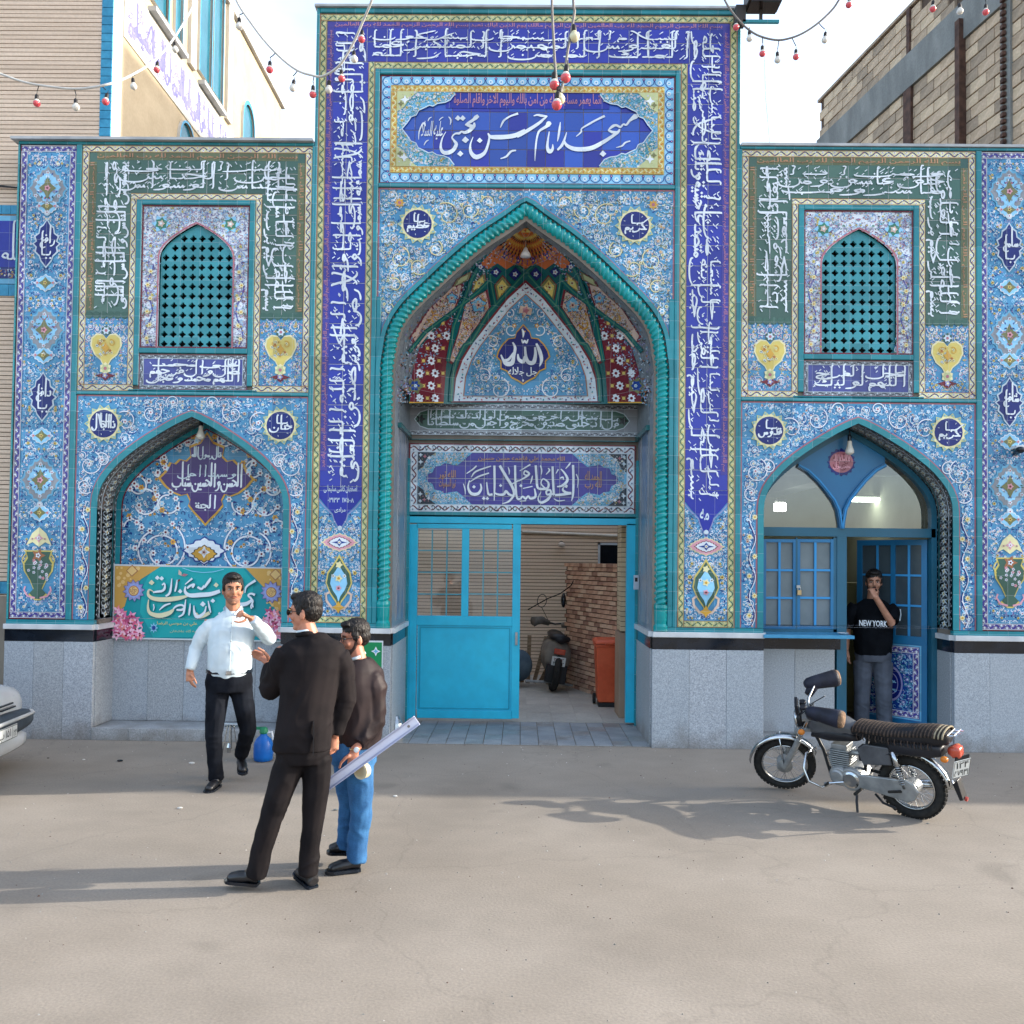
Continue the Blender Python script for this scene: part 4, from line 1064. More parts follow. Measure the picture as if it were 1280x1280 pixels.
mo=[(CL-117.2,152)]+[(CL+(x-CL)*.997,z-.4) for x,z in wing_arch['L']]+[(CL+117.2,152)]
band_solid(mo,-6,-.2,YN-.03,YN,M_teal,'arch_moulding',gate)
a=Art(YN-.012);a.stroke(curve_off(mo,-7.2),1.6,'maroon',2);a.build('niche_outline',gate)
for i in range(5):
    w=235/5;bq('granite_slab',CL-117.4+i*w+.12,CL-117.4+(i+1)*w-.12,15.5,132,YN-.03-.003*(i % 2),YN,(M_gran,M_gran2)[i % 2],gate,.002)
bq('black_band',CL-117.4,CL+117.4,132.2,148,YN-.03,YN,M_black)
for i in range(5):
    w=235/5;bq('ledge_slab',CL-117.3+i*w+.1,CL-117.3+(i+1)*w-.1,0,15.2,-.02-.003*(i % 2),YN-.03,M_gran2,gate,.003)
# ================================================================== portal: calligraphic frame
def portal_frame():
    z1=922;bed=tile_bg(c0-255.7,861,c0+255.7,913,.0005,['royal'],each=True,s=26);bed2=tile_bg(c0+202.2,320,c0+255.7,860.8,.0005,['royal'],each=True,s=26);tile_bg(c0-255.7,320,c0-202.2,860.8,.0005,['royal'],parent=bed,each=True,s=26)
    b=MB();b.box((c0-264)*Q,(c0-194)*Q,.008,.012,150*Q,922*Q,T('royal'));b.box((c0+194)*Q,(c0+264)*Q,.008,.012,150*Q,922*Q,T('royal'));b.box((c0-193)*Q,(c0+193)*Q,.008,.012,852*Q,922*Q,T('royal'));b.build('backing',bed)
    a=Art(0.0)
    a.border(c0-264.6,149.4,c0+264.6,z1,8.8,'yg',0,sides='tlr')
    for s in (-1,1):
        p,r=sorted((c0+s*255.7,c0+s*202.2));a.strip(p,149.4,r,157.6,'yg',0)
        p,r=sorted((c0+s*202,c0+s*194));a.strip(p,149.4,r,860.5,'yg',0)
        p,r=sorted((c0+s*264.8,c0+s*263.6));a.rect(p,149.4,r,922,'brown',5)
        p,r=sorted((c0+s*194.6,c0+s*193.4));a.rect(p,149.4,r,852,'brown',5)
    a.strip(c0-193.8,852,c0+193.8,860.5,'yg',0)
    a.rect(c0-264,149.4,c0+264,150.4,'maroon',0) if False else None
    a.build('border',bed)
    a=Art(0.001)
    for s in (-1,1):
        p,r=sorted((c0+s*255.7,c0+s*202.2));m=(p+r)/2
        tip=280 if s<0 else 276
        P_=[(p,319.9),(r,319.9),(r,306),(r-8,296),(m+9,286),(m+7,279),(m,tip-14),(m-7,279),(m-9,286),(p+8,296),(p,306)]
        a.poly([(m+(u-m)*1.0,v) for u,v in P_],'royal',2)
        P2=[(m+(u-m)*1.06,v-1.5) for u,v in P_[2:]]
        a.stroke(P2,1.2,'violet',1)
    a.rect(c0-255,904.5,c0+255,912.5,'purple',1);a.text(KUF+' '+KUF2+' '+KUF,c0-246,905,c0+246,912,'kufic2',3,0,.018,1.6)
    for s in (-1,1):
        p,r=sorted((c0+s*255,c0+s*246.8));a.rect(p,340,r,904.3,'purple',1)
        for k in range(3): a.text(KUF+' '+KUF2,p+.5,344+k*187,r-.5,344+(k+1)*187-4,'kufic2',3,90 if s<0 else -90,.018,1.6)
    a.build('blue_field',bed)
    a=Art(0.004)
    t1='الملك القدوس السلام المؤمن المهيمن العزيز الجبار المتكبر سبحان الله عما يشركون'
    thuluth(a,t1,c0-205,863,c0+205,902,'white',4,0)
    tl=('هو الله الخالق البارئ المصور له','الاسماء الحسني يسبح له ما في السماوات','والارض وهو العزيز الحكيم','صدق الله العلي العظيم')
    tr=('بسم الله الرحمن الرحيم لو انزلنا','هذا القران علي جبل لرايته خاشعا','متصدعا من خشية الله وتلك','الامثال نضربها للناس هو الله الذي')
    H_=(900-328)/4
    for k in range(4):
        thuluth(a,tl[k],c0-244,900-(k+1)*H_-4,c0-204,900-k*H_,'white',4,90)
        thuluth(a,tr[k],c0+204,328+k*H_-(20 if k==0 else 0),c0+244,328+(k+1)*H_+2,'white',4,-90)
    a.text('اصفهان کاشی سلیمانی',c0-250,312,c0-208,322,'pale',4,0,.02,1.2);a.text('۰۳۱۳۳۲۱۷۵۰۸',c0-245,300,c0-212,307,'pale',4,0,.02,1.0);a.text('مرادی',c0-236,287,c0-222,294,'pale',4,0,.02,1.2)
    a.text('مه',c0+221,283,c0+233,297,'pale',4,0,.02,1.5)
    a.build('calligraphy',bed)
    a=Art(0.001)
    for s in (-1,1):
        p,r=sorted((c0+s*255.7,c0+s*202.2));m=(p+r)/2
        a.rect(p,157.6,r,319.8,'blue',0)
        a.arab([(p,158),(r,158),(r,300),(m+10,283),(m,262),(m-10,283),(p,300)],m,1.9,.8,71+s,vine=('white','lblue','dblue'),leafs=('white','dblue','lblue','white','sky','navy'),avoid=[(m,250,20,10),(m,195,17,30)])
        a.medal(m,250,20,10,'pink','cream',5,8);a.medal(m,250,13,6.5,'white','maroon',7,8);a.star(m,250,10,4,4,'dblue',9,0,.5);a.flower(m,250,2.6,'white','gold',10)
        a.disc(m,268,3,'pale',5)
        lyre=[(0,34),(6,24),(13,14),(15,2),(10,-10),(3,-20),(0,-30)]
        for k,col,ly in ((1.12,'yel',5),(1.0,'dgreen',6),(.72,'lblue',8)):
            P_=[(m+u*k,197+v*k) for u,v in lyre]+[(m-u*k,197+v*k) for u,v in lyre[-2:0:-1]];a.poly(P_,col,ly)
        a.flower(m,205,5,'cream','gold',10);a.flower(m,193,4,'pink','maroon',10);a.star(m,222,5,3,5,'cream',9);a.star(m,169,8,4,4,'gold',9)
        for q_ in (-1,1):
            a.stroke([(m,166),(m+q_*8,168),(m+q_*15,177),(m+q_*16,185),(m+q_*11,188)],3.0,'salmon',7);a.flower(m+q_*7,208,2.8,'white','olive',10)
            a.flower(m+q_*20,212,3.2,'yel','maroon',7)
    a.build('arabesque',bed2)
portal_frame()
def title():
    x0,x1,z0,z1=c0-186.8,c0+186.8,705.2,844.4
    bed=tile_bg(c0-166,726,c0+166,822,.010,['royal2','royal2','royal2','royal'],each=True,s=23.9)
    bed.name='title_panel'
    a=Art(.006)
    a.frame(x0,z0,x1,z1,1.6,'maroon',1)
    a.frame(x0+1.6,z0+1.6,x1-1.6,z1-1.6,12,'lblue',0)
    for (p,r,u,v,fl) in ((x0+13,x1-13,z1-13.6,z1-2,0),(x0+13,x1-13,z0+2,z0+13.6,0)): a.strip(p,u,r,v,'scal',.6)
    for (p,r) in ((x0+2,x0+13),(x1-13,x1-2)): a.strip(p,z0+2,r,z1-2,'scal',1.2)
    a.border(x0+13.6,z0+13.6,x1-13.6,z1-13.6,8.2,'gold',3)
    a.build('border',bed)
    cv=lambda x,y: q(x/3.46+480,y/3.46+90)
    outl=[(78,248),(100,222),(118,196),(140,188),(150,168),(172,158),(196,146),(212,150),(232,138),(262,134),(286,124),(308,96)]
    c=Art(.004);xi0,xi1,zi0,zi1=x0+21.6,x1-21.6,z0+21.6,z1-21.6
    L_up=[cv(*p) for p in outl];
    mid=(zi0+zi1)/2
    L_up=[(min(x,400),z) for x,z in L_up]
    top=[(xi0,L_up[0][1])]+L_up+[(L_up[-1][0],zi1),(xi0,zi1)]
    mz=L_up[0][1]
    flipx=lambda P: [(2*c0-x,z) for x,z in P];flipz=lambda P: [(x,max(zi0,2*mz-z)) for x,z in P]
    for P_ in (top,flipx(top),flipz(top),flipx(flipz(top))):
        c.poly(P_,'sky',1.4)
        c.arab(P_,False,1.7,.75,int(abs(P_[0][0])),layer=3,big=True,vine=('lblue','teal','teal'),leafs=('white','teal','lgreen','lblue','salmon','teal'))
        corner=[P_[0],P_[-1]]
    for sx in (-1,1):
        for sz in (-1,1):
            X0=c0+sx*(xi1-c0);Z0=zi1 if sz>0 else zi0
            c.poly([(X0,Z0),(X0-sx*26,Z0),(X0-sx*16,Z0-sz*9),(X0-sx*9,Z0-sz*20),(X0,Z0-sz*26)],'lgreen',6)
            c.star(X0-sx*10,Z0-sz*11,6,2.5,4,'white',8);c.star(X0-sx*5,Z0-sz*16,4,2,4,'olive',8)
    for P_ in (L_up,flipx(L_up),flipz(L_up),flipx(flipz(L_up))): c.stroke(P_,1.3,'pale',7)
    c.build('arabesque',bed)
    t=Art(.010)
    A1=lambda x,y: q(x/7.53+500,y/7.53+120);B1=lambda x,y: q(x/7.53+650,y/7.53+120)
    pen(t,[[(1180,325,34),(1129,350,38),(1080,372,42),(1000,385,42),(900,388,42),(850,382,30),(828,350,10)],
            [(842,375,16),(835,430,20),(812,505,26),(780,550,36),(715,575,44),(668,530,32),(662,460,16),(688,385,7)],[(750,420,27)],
            [(945,298,7),(963,255,18),(985,225,18),(1040,190,16),(1112,165,22)],[(945,590,8),(1000,570,18),(1045,522,20),(1092,512,14)],
            [(738,185,30),(712,205,40),(690,225,28),(640,258,26),(612,274,8)],[(612,268,12),(650,278,30),(692,288,36),(700,250,14)],
            [(690,290,36),(655,325,34),(610,345,28),(580,335,16),(558,352,22),(520,355,16),(490,388,14),(508,420,20),(530,455,32),(500,510,36),(450,535,40),(405,528,34),(383,480,22),(398,400,12),(432,338,6)],
            [(545,210,28)],[(590,210,28)],[(615,415,34)],[(567,545,30)],[(458,195,8),(478,225,14),(473,272,5)]],A1)
    pen(t,[[(225,465,6),(245,430,12),(270,415,6)],[(262,238,6),(275,212,10),(298,198,6)],[(368,232,6),(385,212,10),(408,198,6)],
            [(176,410,5),(180,340,12),(205,275,14),(228,255,20),(238,285,10)]],A1)
    p=A1(190,410);r=A1(398,235);t.text('عليه السلا',p[0],p[1],r[0],r[1],'white',5,0,.01,1.3,lean=.12)
    pen(t,[[(128,188,10),(165,178,18),(205,186,24),(255,190,12)],[(258,190,8),(225,215,20),(180,255,28),(100,308,32),(20,355,34),(-30,378,36)],
            [(292,268,18),(272,262,52),(250,285,30),(210,310,24),(178,335,20),(158,400,16),(146,500,15),(140,612,5)],
            [(276,335,10),(262,420,18),(258,485,28),(278,525,38),(306,500,26),(308,455,8)],[(380,245,6),(372,310,20),(362,380,18),(352,428,6)],
            [(440,340,6),(418,410,20),(392,468,26),(352,508,18)],[(415,420,14),(438,462,28),(500,495,38),(590,502,42),(680,488,42),(770,442,36),(850,392,30),(920,342,26),(938,312,14)],
            [(832,322,18),(870,340,26),(915,342,22)],[(828,325,10),(868,288,26),(905,275,22),(945,292,20),(972,266,16),(1000,272,18),(1030,235,22),(1062,208,36),(1090,188,48),(1100,175,20)],
            [(528,382,6),(575,340,16),(580,308,12),(640,270,18),(720,225,18),(798,188,22)],[(780,545,32)],[(905,486,6),(960,470,16),(990,440,16),(1038,424,12)]],B1)
    t.build('calligraphy',bed)
    t=Art(.010)
    p,r=q(567,134),q(752,119);t.rect(p[0]-10,p[1]-1,r[0]+10,r[1]+8,'royal',2)
    t.text('انما يعمر مساجد الله من امن بالله واليوم الاخر واقام الصلوة',p[0],p[1],r[0],r[1]+2,'kufic2',4,0,.018,1.5)
    t.build('small_calligraphy',bed)
title()
rc=arch_q(c0,468.5,173.5,206,prof=RPROF,n=5)
outer_line=curve_off([(rc[0][0],440)]+rc+[(rc[-1][0],440)],13.4)
def portal_spandrel():
    x0,x1,z1=c0-187,c0+187,699.4
    oc=[(x,min(z,z1-6)) for x,z in outer_line if x0+1<x<x1-1 and z>480]
    zl=oc[0][1]
    poly=[(x0,zl),(x0,z1),(x1,z1),(x1,zl)]+oc[::-1]
    pb=Art(.004);pb.poly(poly,'blue',0);pan=pb.build('spandrel_panel',gate)
    a=Art(.003)
    a.rect(x0,z1-2,x1,z1,'rose',1);a.rect(x0,zl,x0+1.8,z1-2,'rose',1);a.rect(x1-1.8,zl,x1,z1-2,'rose',1)
    a.stroke([(x,z+.8) for x,z in oc],2.4,'rose',1)
    sp=[(x0+2,zl+2),(x0+2,z1-2),(x1-2,z1-2),(x1-2,zl+2)]+[(x,z+3) for x,z in oc[::-1]]
    a.arab(sp,c0,1.5,.95,81,layer=1,avoid=[(c0-137,653,27,27),(c0+137,653,27,27)],vine=('white','lblue','olive'),leafs=('white','lblue','dblue','pale','olive','cream'),
           flo=(('white','lblue'),('pale','rose'),('white','dblue'),('salmon','gold')))
    for s in (-1,1):
        for (u,v,r,t0) in ((100,665,17,1),(72,672,12,3),(48,682,9,0),(160,610,15,2),(135,600,12,4),(165,575,10,1),(115,622,11,2),(172,545,7,2)):
            aa=t0 if s==1 else math.pi-t0
            a.spiral(c0+s*u,v,r,aa,1.1,2.2,'olive',3,s);a.spiral(c0+s*u,v,r,aa,1.1,1.2,'cream',4,s)
            a.flower(c0+s*u,v,4.4,'white','sky',5,6);a.flower(c0+s*(u+r*.8),v+6,2.6,'cream','olive',5)
        a.flower(c0+s*160,680,6.5,'gold','rose',5,8)
    cartouche(a,c0-137,653,17.5,'يا عظيم');cartouche(a,c0+137,653,17.5,'يا كريم')
    a.build('arabesque',pan)
portal_spandrel()
full_rc=[(rc[0][0],176)]+[(rc[0][0],176+i*6.2) for i in range(1,47)]+rc+[(rc[-1][0],461-i*6.2) for i in range(0,46)]+[(rc[-1][0],176)]
band_solid(full_rc,8.2,13.2,-.03,.2,M_teal,'arch_moulding',gate)
band_solid(full_rc,-10.9,-8.2,.02,.2,M_teal,'arch_moulding',gate)
def rope():
    P=full_rc;L=[0]
    for (a,b),(c_,d) in zip(P,P[1:]): L.append(L[-1]+math.hypot(c_-a,d-b))
    step=1.15;n=int(L[-1]/step);seg=26;R0=8.2
    mb=MB();vs=[];i=0;prev=None
    for k in range(n+1):
        u=min(L[-1]-1e-4,k*step)
        while L[i+1]<u: i += 1
        t=(u-L[i])/(L[i+1]-L[i]);(a,b),(c_,d)=P[i],P[i+1]
        j=min(i+2,len(P)-1);h=max(i-1,0)
        d1=Vector((c_-P[h][0],d-P[h][1])).normalized();d2=Vector((P[j][0]-a,P[j][1]-b)).normalized();dd=(d1*(1-t)+d2*t).normalized()
        nx,nz_=-dd.y,dd.x
        x,z=a+(c_-a)*t,b+(d-b)*t
        tw=u/7.2*2*math.pi/2
        side=1 if u<L[-1]/2 else -1
        um=min(u,L[-1]-u)/7.2*math.pi
        for m in range(seg):
            th=2*math.pi*m/seg
            r=R0*(1+.13*math.cos(2*(th*side-um*1.0))-.05)
            vs.append(((x+nx*r*math.cos(th))*Q,.03-r*Q*math.sin(th),(z+nz_*r*math.cos(th))*Q))
    fs=[(k*seg+m,k*seg+(m+1) % seg,(k+1)*seg+(m+1) % seg,(k+1)*seg+m) for k in range(n) for m in range(seg)]
    mb.add(vs,fs,M_teal2);mb.build('twisted_rope_moulding',gate,smooth=True)
    for s in (-1,1):
        X=c0+s*173.5
        b=MB();b.lathe((X*Q,.018,0),[(9.2*Q,144*Q),(9.2*Q,150*Q),(7.6*Q,153*Q),(8.2*Q,158*Q),(8.2*Q,170*Q),(9.0*Q,173*Q),(8.6*Q,177*Q)],M_teal2,20);b.build('column_base',gate,smooth=False)
rope()
# ================================================================== inside of the portal
b=MB();full_p=[(p_in[0][0],143.6)]+p_in+[(p_in[-1][0],143.6)]
M_rev=noisemat('reveal_marble','#5d6a78','#8b949c',scale=3.2,rough=.3,detail=8,stretch=(1,1,.45),c3='#75808b',fine=(40,.2),pos=(.3,.7))
zs_=350
for s in (-1,1):
    X=(c0+s*PH)*Q
    b=MB();b.add([(X,.018,143.6*Q),(X,DY,143.6*Q),(X,DY,451*Q),(X,.018,468*Q)][::s],[(0,1,2,3)],M_rev);o=b.build('portal_reveal',gate)
    for (y0,y1,m) in ((.30,.36,T('grey')),(.42,.82,noisemat('mosaic_blue','#4f6f94','#8a8f96',scale=4,rough=.3,c3='#6f7f92',fine=(70,.35),stretch=(1,1,.5))),(.88,.94,T('grey'))):
        b=MB();b.box(min(X,X-s*.006),max(X,X-s*.006),y0,y1,150*Q,440*Q,m);b.build('reveal_strip',o)
    b=MB();b.box(min(X,X-s*.03),max(X,X-s*.03),DY-.10,DY-.02,0,372*Q,M_teal);b.build('glazed_moulding',gate)
zq=lambda py,Y: Z_(650,py,Y)/Q
zb_top,zb_mid,zb_b1,zb_b0=zq(505,DY),zq(551,DY),zq(557,DY),zq(641,DY)
bq('tympanum_wall',c0-PH-14,c0+PH+14,zb_b0-6,zb_top+30,DY+.002,DY+.14,M_wall)
bq('glazed_moulding',c0-PH,c0+PH,zb_mid+.3,zb_b1+6.5,DY-.05,DY,M_teal)
bq('glazed_moulding',c0-PH,c0+PH,zb_b0-7,zb_b0-.2,DY-.05,DY,M_teal)
x0,x1=c0-PH+7,c0+PH-7
def DQ(px,py): return q(px,py,DY)
def inscr():
    p0,p1=DQ(510.5,641),DQ(794.5,557)
    X0,X1,Z0,Z1=p0[0],p1[0],p0[1],p1[1]
    bed=tile_bg(X0,Z0,X1,Z1,DY-.010,['purple'],s=26);bed.name='entrance_inscription_panel'
    a=Art(DY-.014);a.frame(X0,Z0,X1,Z1,1.8,'maroon',1);a.border(X0+1.8,Z0+1.8,X1-1.8,Z1-1.8,11,'white',0)
    for (u0,u1) in ((X0+13,X1-13),):
        for k in range(int((u1-u0)/9)):
            for zz in (Z1-7,Z0+7): a.spiral(u0+4+k*9,zz,3.8,k,.8,1.2,'dgreen' if k % 2 else 'dark',3.4,1 if k % 2 else -1)
    a.build('border',bed)
    a=Art(DY-.014);xi0,xi1,zi0,zi1=X0+12.8,X1-12.8,Z0+12.8,Z1-12.8
    cm=(xi0+xi1)/2
    cv=lambda x,y: DQ(x/4.197+500,y/4.197+550)
    out=[(135,200),(150,178),(172,170),(184,140),(214,136),(235,122),(262,128),(300,134),(330,112),(380,76)]
    Lu=[cv(*p) for p in out];Lu[0]=(Lu[0][0],(zi0+zi1)/2);mz=(zi0+zi1)/2
    Lu[-1]=(Lu[-1][0],zi1)
    fx=lambda P: [(2*cm-x,z) for x,z in P];fz=lambda P: [(x,2*mz-z) for x,z in P]
    top=[(xi0,mz)]+Lu+[(xi0,zi1)]
    for P_ in (top,fx(top),fz(top),fx(fz(top))):
        a.poly(P_,'sky',1.2);a.arab(P_,False,1.8,.7,int(abs(P_[0][0]*3)),layer=3,vine=('lblue','white','teal'),leafs=('white','teal','pale','lblue','dblue','salmon'))
    for s in (-1,1):
        for t in (-1,1):
            e=c_=(xi0 if s<0 else xi1);f=zi1 if t>0 else zi0
            a.poly([(e,f),(e-s*26,f),(e-s*12,f-t*10),(e-s*8,f-t*20),(e,f-t*26)],'dark',6);
            for k in range(3): a.star(e-s*(4+k*6),f-t*(4+k*2),3.2,1.4,4,('pale','rose','white')[k],8)
            a.star(e-s*4,f-t*14,4,1.6,4,'pale',8)
    a.build('arabesque',bed)
    for s,tx in ((-1,'السلام علي الحسين'),(1,'السلام علي الحسن')):
        pass
    t=Art(DY-.018)
    c1=cv(250,207);c2=cv(1013,212)
    for (cx_,cz_),tx in ((c1,'الله نور السموات'),(c2,'الحمد لله رب')):
        w_=tx.split();t.text(' '.join(w_[:2]),cx_-12,cz_,cx_+12,cz_+13,'kufic',4,0,.018,1.5);t.text(' '.join(w_[1:]),cx_-12,cz_-13,cx_+12,cz_+1,'kufic',5,0,.018,1.5)
    p,r=cv(410,118),cv(866,88);t.text('الله محمد علي فاطمه حسن حسين',p[0],p[1],r[0],r[1],'kufic',4,0,.018,1.0)
    K=lambda x,y: DQ(x/7.53+570,y/7.53+565)
    pen(t,[[(1100,125,22),(1104,250,22),(1100,400,20),(1085,462,6)],[(985,162,10),(1020,200,18),(1048,255,24),(1030,295,26),(990,322,20),(950,328,12)],[(975,250,10),(1005,240,16),(1010,265,6)],
            [(1085,388,22),(1040,385,24),(1005,360,20),(1015,330,8),(1045,335,14)],[(1085,390,22),(1000,402,24),(930,408,22)],[(908,138,20),(912,260,22),(920,405,20)],
            [(925,405,18),(890,395,20),(858,405,16),(850,370,18),(885,360,18),(892,400,20),(860,450,26),(800,478,22),(772,440,12),(800,375,6)],
            [(750,128,22),(758,250,22),(768,335,22),(810,350,22),(862,340,22),(868,290,18),(820,255,12),(800,300,12),(840,345,14)],[(795,128,14),(806,175,12),(803,215,5)],
            [(738,345,12),(748,420,22),(700,440,20),(680,415,14),(655,442,20),(628,420,16),(600,445,20),(572,425,20),(560,300,20),(556,128,20)],
            [(412,130,24),(470,230,26),(530,330,26),(545,400,22),(500,465,18),(435,488,6)],[(590,275,10),(660,235,18),(688,205,20),(650,180,16),(640,212,12),(680,225,14)],[(600,180,8),(700,120,14)],[(525,305,12),(590,270,14)],
            [(550,420,20),(500,400,22),(470,370,22),(450,400,24),(400,402,20),(360,385,14)],[(362,130,20),(364,300,20),(360,460,8)],
            [(345,400,22),(310,402,20),(298,360,16),(290,285,10)],[(232,300,12),(238,350,20),(205,395,28),(145,392,28),(115,335,18),(128,270,8)],[(170,330,18)],[(262,438,18)],[(296,440,18)],[(420,318,16)],[(610,320,16)],[(1038,322,16)],
            [(100,205,8),(160,165,14),(195,132,14)],[(130,285,8),(210,235,16),(312,200,12)],[(145,240,8),(190,185,16),(330,135,10)],[(70,300,6),(85,345,12),(90,400,5)],[(845,215,6),(880,175,16),(865,155,8)],[(1030,160,6),(1065,120,16),(1075,100,8)],
            [(490,145,6),(502,180,12),(500,215,5)],[(940,205,6),(962,165,14)],[(700,300,6),(712,260,16),(720,225,6)],[(600,465,6),(660,460,10)],[(920,440,6),(960,462,12),(1025,455,6)],[(1130,210,10),(1148,260,10),(1140,340,4)],[(630,345,8),(720,325,10)]],K,'white',5)
    t.build('calligraphy',bed)
inscr()
def frieze():
    X0,X1=c0-PH+1,c0+PH-1
    bed=bq('frieze',c0-PH,c0+PH,zb_mid+6.6,zb_top,DY-.012,DY,T('grey'))
    a=Art(DY-.016);Z0,Z1=zb_mid+7,zb_top-1
    a.strip(X0,Z1-6,X1,Z1,'grey',0);a.strip(X0,Z0,X1,Z0+6,'grey',0);m=(Z0+Z1)/2
    p,r=q(513,530,DY)[0]+6,q(792,530,DY)[0]-6
    P_=[(p,m),(p+8,m+10),(p+14,m+12),(p+20,m+14),(r-20,m+14),(r-14,m+12),(r-8,m+10),(r,m),(r-8,m-10),(r-14,m-12),(r-20,m-14),(p+20,m-14),(p+14,m-12),(p+8,m-10)]
    a.poly(P_,'dgreen',1);a.stroke(P_+[P_[0]],1.2,'pale',2)
    for s in (0,1): a.star((p+9,r-9)[s],m,8,3.5,5,'black',3)
    thuluth(a,'قل رب ادخلني مدخل صدق واخرجني مخرج صدق واجعل لي من لدنك سلطانا نصيرا',p+16,m-14,r-16,m+14,'pale',4,0)
    a.build('calligraphy',bed)
    for s in (-1,1):
        X=(c0+s*PH)*Q
        b=MB();b.box(min(X,X-s*.012),max(X,X-s*.012),.27,DY-.013,(zb_mid+6.6)*Q,451*Q,M_grey);b.build('frieze_return',gate)
        b=MB();b.box(min(X,X-s*.04),max(X,X-s*.04),.25,DY-.05,(zb_mid)*Q,(zb_mid+6.5)*Q,T('tealdark'));b.build('glazed_moulding',gate)
frieze()
VO=(c0,zb_top+.6);YA=.16
ang=[]
for (x,z) in p_in: ang.append((math.atan2((z-VO[1]),(x-VO[0])),math.hypot(x-VO[0],z-VO[1])))
low=[(0.0,p_in[-1][0]-VO[0])]+[a for a in sorted(ang) if a[0]>0.02]+[(math.pi,VO[0]-p_in[0][0])]
def bound(t):
    t=max(0,min(math.pi,t))
    for (a,r),(b,s) in zip(low,low[1:]):
        if a <= t <= b: return r+(s-r)*(t-a)/(b-a) if b>a else r
    return low[-1][1]
def vdepth(x,z):
    """depth of the vault at a point of the elevation (q)"""
    dx,dz=x-VO[0],max(z-VO[1],0);rr=math.hypot(dx,dz);rho=min(1,rr/bound(math.atan2(dz,dx))) if rr>0 else 0
    return YA+(DY-YA)*(1-rho**2.6)**(1/2.0)
def vmap(px,py,off):
    """pixel of the photograph carried along its ray to the vault"""
    d=ray(px,-py)
    lo,hi=0.0,DY+.25
    for _ in range(22):
        m=(lo+hi)/2;t=(m+DIST)/d.y;p=CAMP+d*t
        if m<vdepth(p.x/Q,p.z/Q): lo=m
        else: hi=m
    t=(lo+DIST-off)/d.y;p=CAMP+d*t
    return (p.x,p.y,p.z)
def vault():
    mb=MB();NA,NR=72,26;vs=[]
    for i in range(NA+1):
        t=math.pi*i/NA;B_=bound(t)
        for j in range(NR+1):
            rho=math.sin(math.pi/2*j/NR);x,z=VO[0]+B_*rho*math.cos(t),VO[1]+B_*rho*math.sin(t)
            vs.append((x*Q,YA+(DY-YA)*max(0,1-rho**2.6)**.5,z*Q))
    fs=[(i*(NR+1)+j,(i+1)*(NR+1)+j,(i+1)*(NR+1)+j+1,i*(NR+1)+j+1) for i in range(NA) for j in range(NR)]
    mb.add(vs,fs,M_grey);vt=mb.build('ribbed_vault',gate,smooth=True)
    lining([(x,z) for x,z in p_in],.018,YA+.003,M_grey,'vault_lip',gate)
    cx=657.0
    def zz(x,y): return (560+x/5.816,-(280+y/5.816))
    def z6(x,y): return (460+x/3.2,-(240+y/3.2))
    def mir(P): return [(2*cx-x,y) for x,y in P]
    def dens(P,st=3.0):
        out=[]
        for (a,b),(c_,d) in zip(P,P[1:]+[P[0]]):
            n=max(1,int(math.hypot(c_-a,d-b)/st))
            out += [(a+(c_-a)*k/n,b+(d-b)*k/n) for k in range(n)]
        return out
    class VA(Art):
        def poly(s,pts,col,layer=0):
            if max(p[0] for p in pts)-min(p[0] for p in pts)>9 or max(p[1] for p in pts)-min(p[1] for p in pts)>9: return grid_fill(s,pts,col,layer)
            pts=dens(pts,5)
            if sum(pts[i][0]*pts[(i+1) % len(pts)][1]-pts[(i+1) % len(pts)][0]*pts[i][1] for i in range(len(pts)))<0: pts=pts[::-1]
            n=len(pts);gx,gy=sum(p[0] for p in pts)/n,sum(p[1] for p in pts)/n
            s.add(s.P(pts+[(gx,gy)],layer),[(i,(i+1) % n,n) for i in range(n)],T(col) if isinstance(col,str) else col)
    class VF(Art): pass
    def grid_fill(a,P,col,layer):
        """fill a large polygon on the vault with a fine triangulation"""
        bm=bmesh.new();vs_=[bm.verts.new((x,y,0)) for x,y in dens(P,6)]
        bm.faces.new(vs_);bmesh.ops.triangulate(bm,faces=bm.faces[:])
        for _ in range(6):
            lg=[e for e in bm.edges if e.calc_length()>7]
            if not lg: break
            bmesh.ops.subdivide_edges(bm,edges=lg,cuts=1);bmesh.ops.triangulate(bm,faces=[f for f in bm.faces if len(f.verts)>3])
        bm.verts.ensure_lookup_table();bm.normal_update();idx={v: i for i,v in enumerate(bm.verts)}
        a.add(a.P([(v.co.x,v.co.y) for v in bm.verts],layer),[tuple(idx[v] for v in f.verts) for f in bm.faces],T(col));bm.free()
    net=[(511,-505),(513,-478),(520,-447),(532,-415),(546,-388),(566,-358),(588,-330),(610,-306),(634,-288),(657,-280)]
    a=VF(0,vmap,.004);full=net+[(2*cx-x,y) for x,y in net[-2::-1]];grid_fill(a,full,'tealdark',0)
    a.build('vault_net',vt)
    a=VF(0,vmap,.012);rr=random.Random(6)
    for (x,y) in dens(net,2.2):
        for s in (1,-1):
            for _ in range(5):
                u=rr.uniform(3,27);X_0,Y_0=x-u*.8,y+u*.55*(1 if y>-470 else 0)
                if s<0: X_0=2*cx-X_0
                a.leaf(X_0,Y_0,3.4,.9,rr.uniform(0,6.3),rr.choice(('grey','pale','dark','brown','violet','sky')),1)
    a.build('rim_mosaic',vt)
    a=VA(0,vmap,.012)
    crown=[zz(x,y) for x,y in ((245,250),(190,285),(330,190),(480,60),(565,0),(650,60),(800,190),(940,285),(885,250),(840,300),(800,270),(740,300),(700,325),(640,270),(565,330),(490,270),(430,325),(390,300),(330,290),(290,300))]
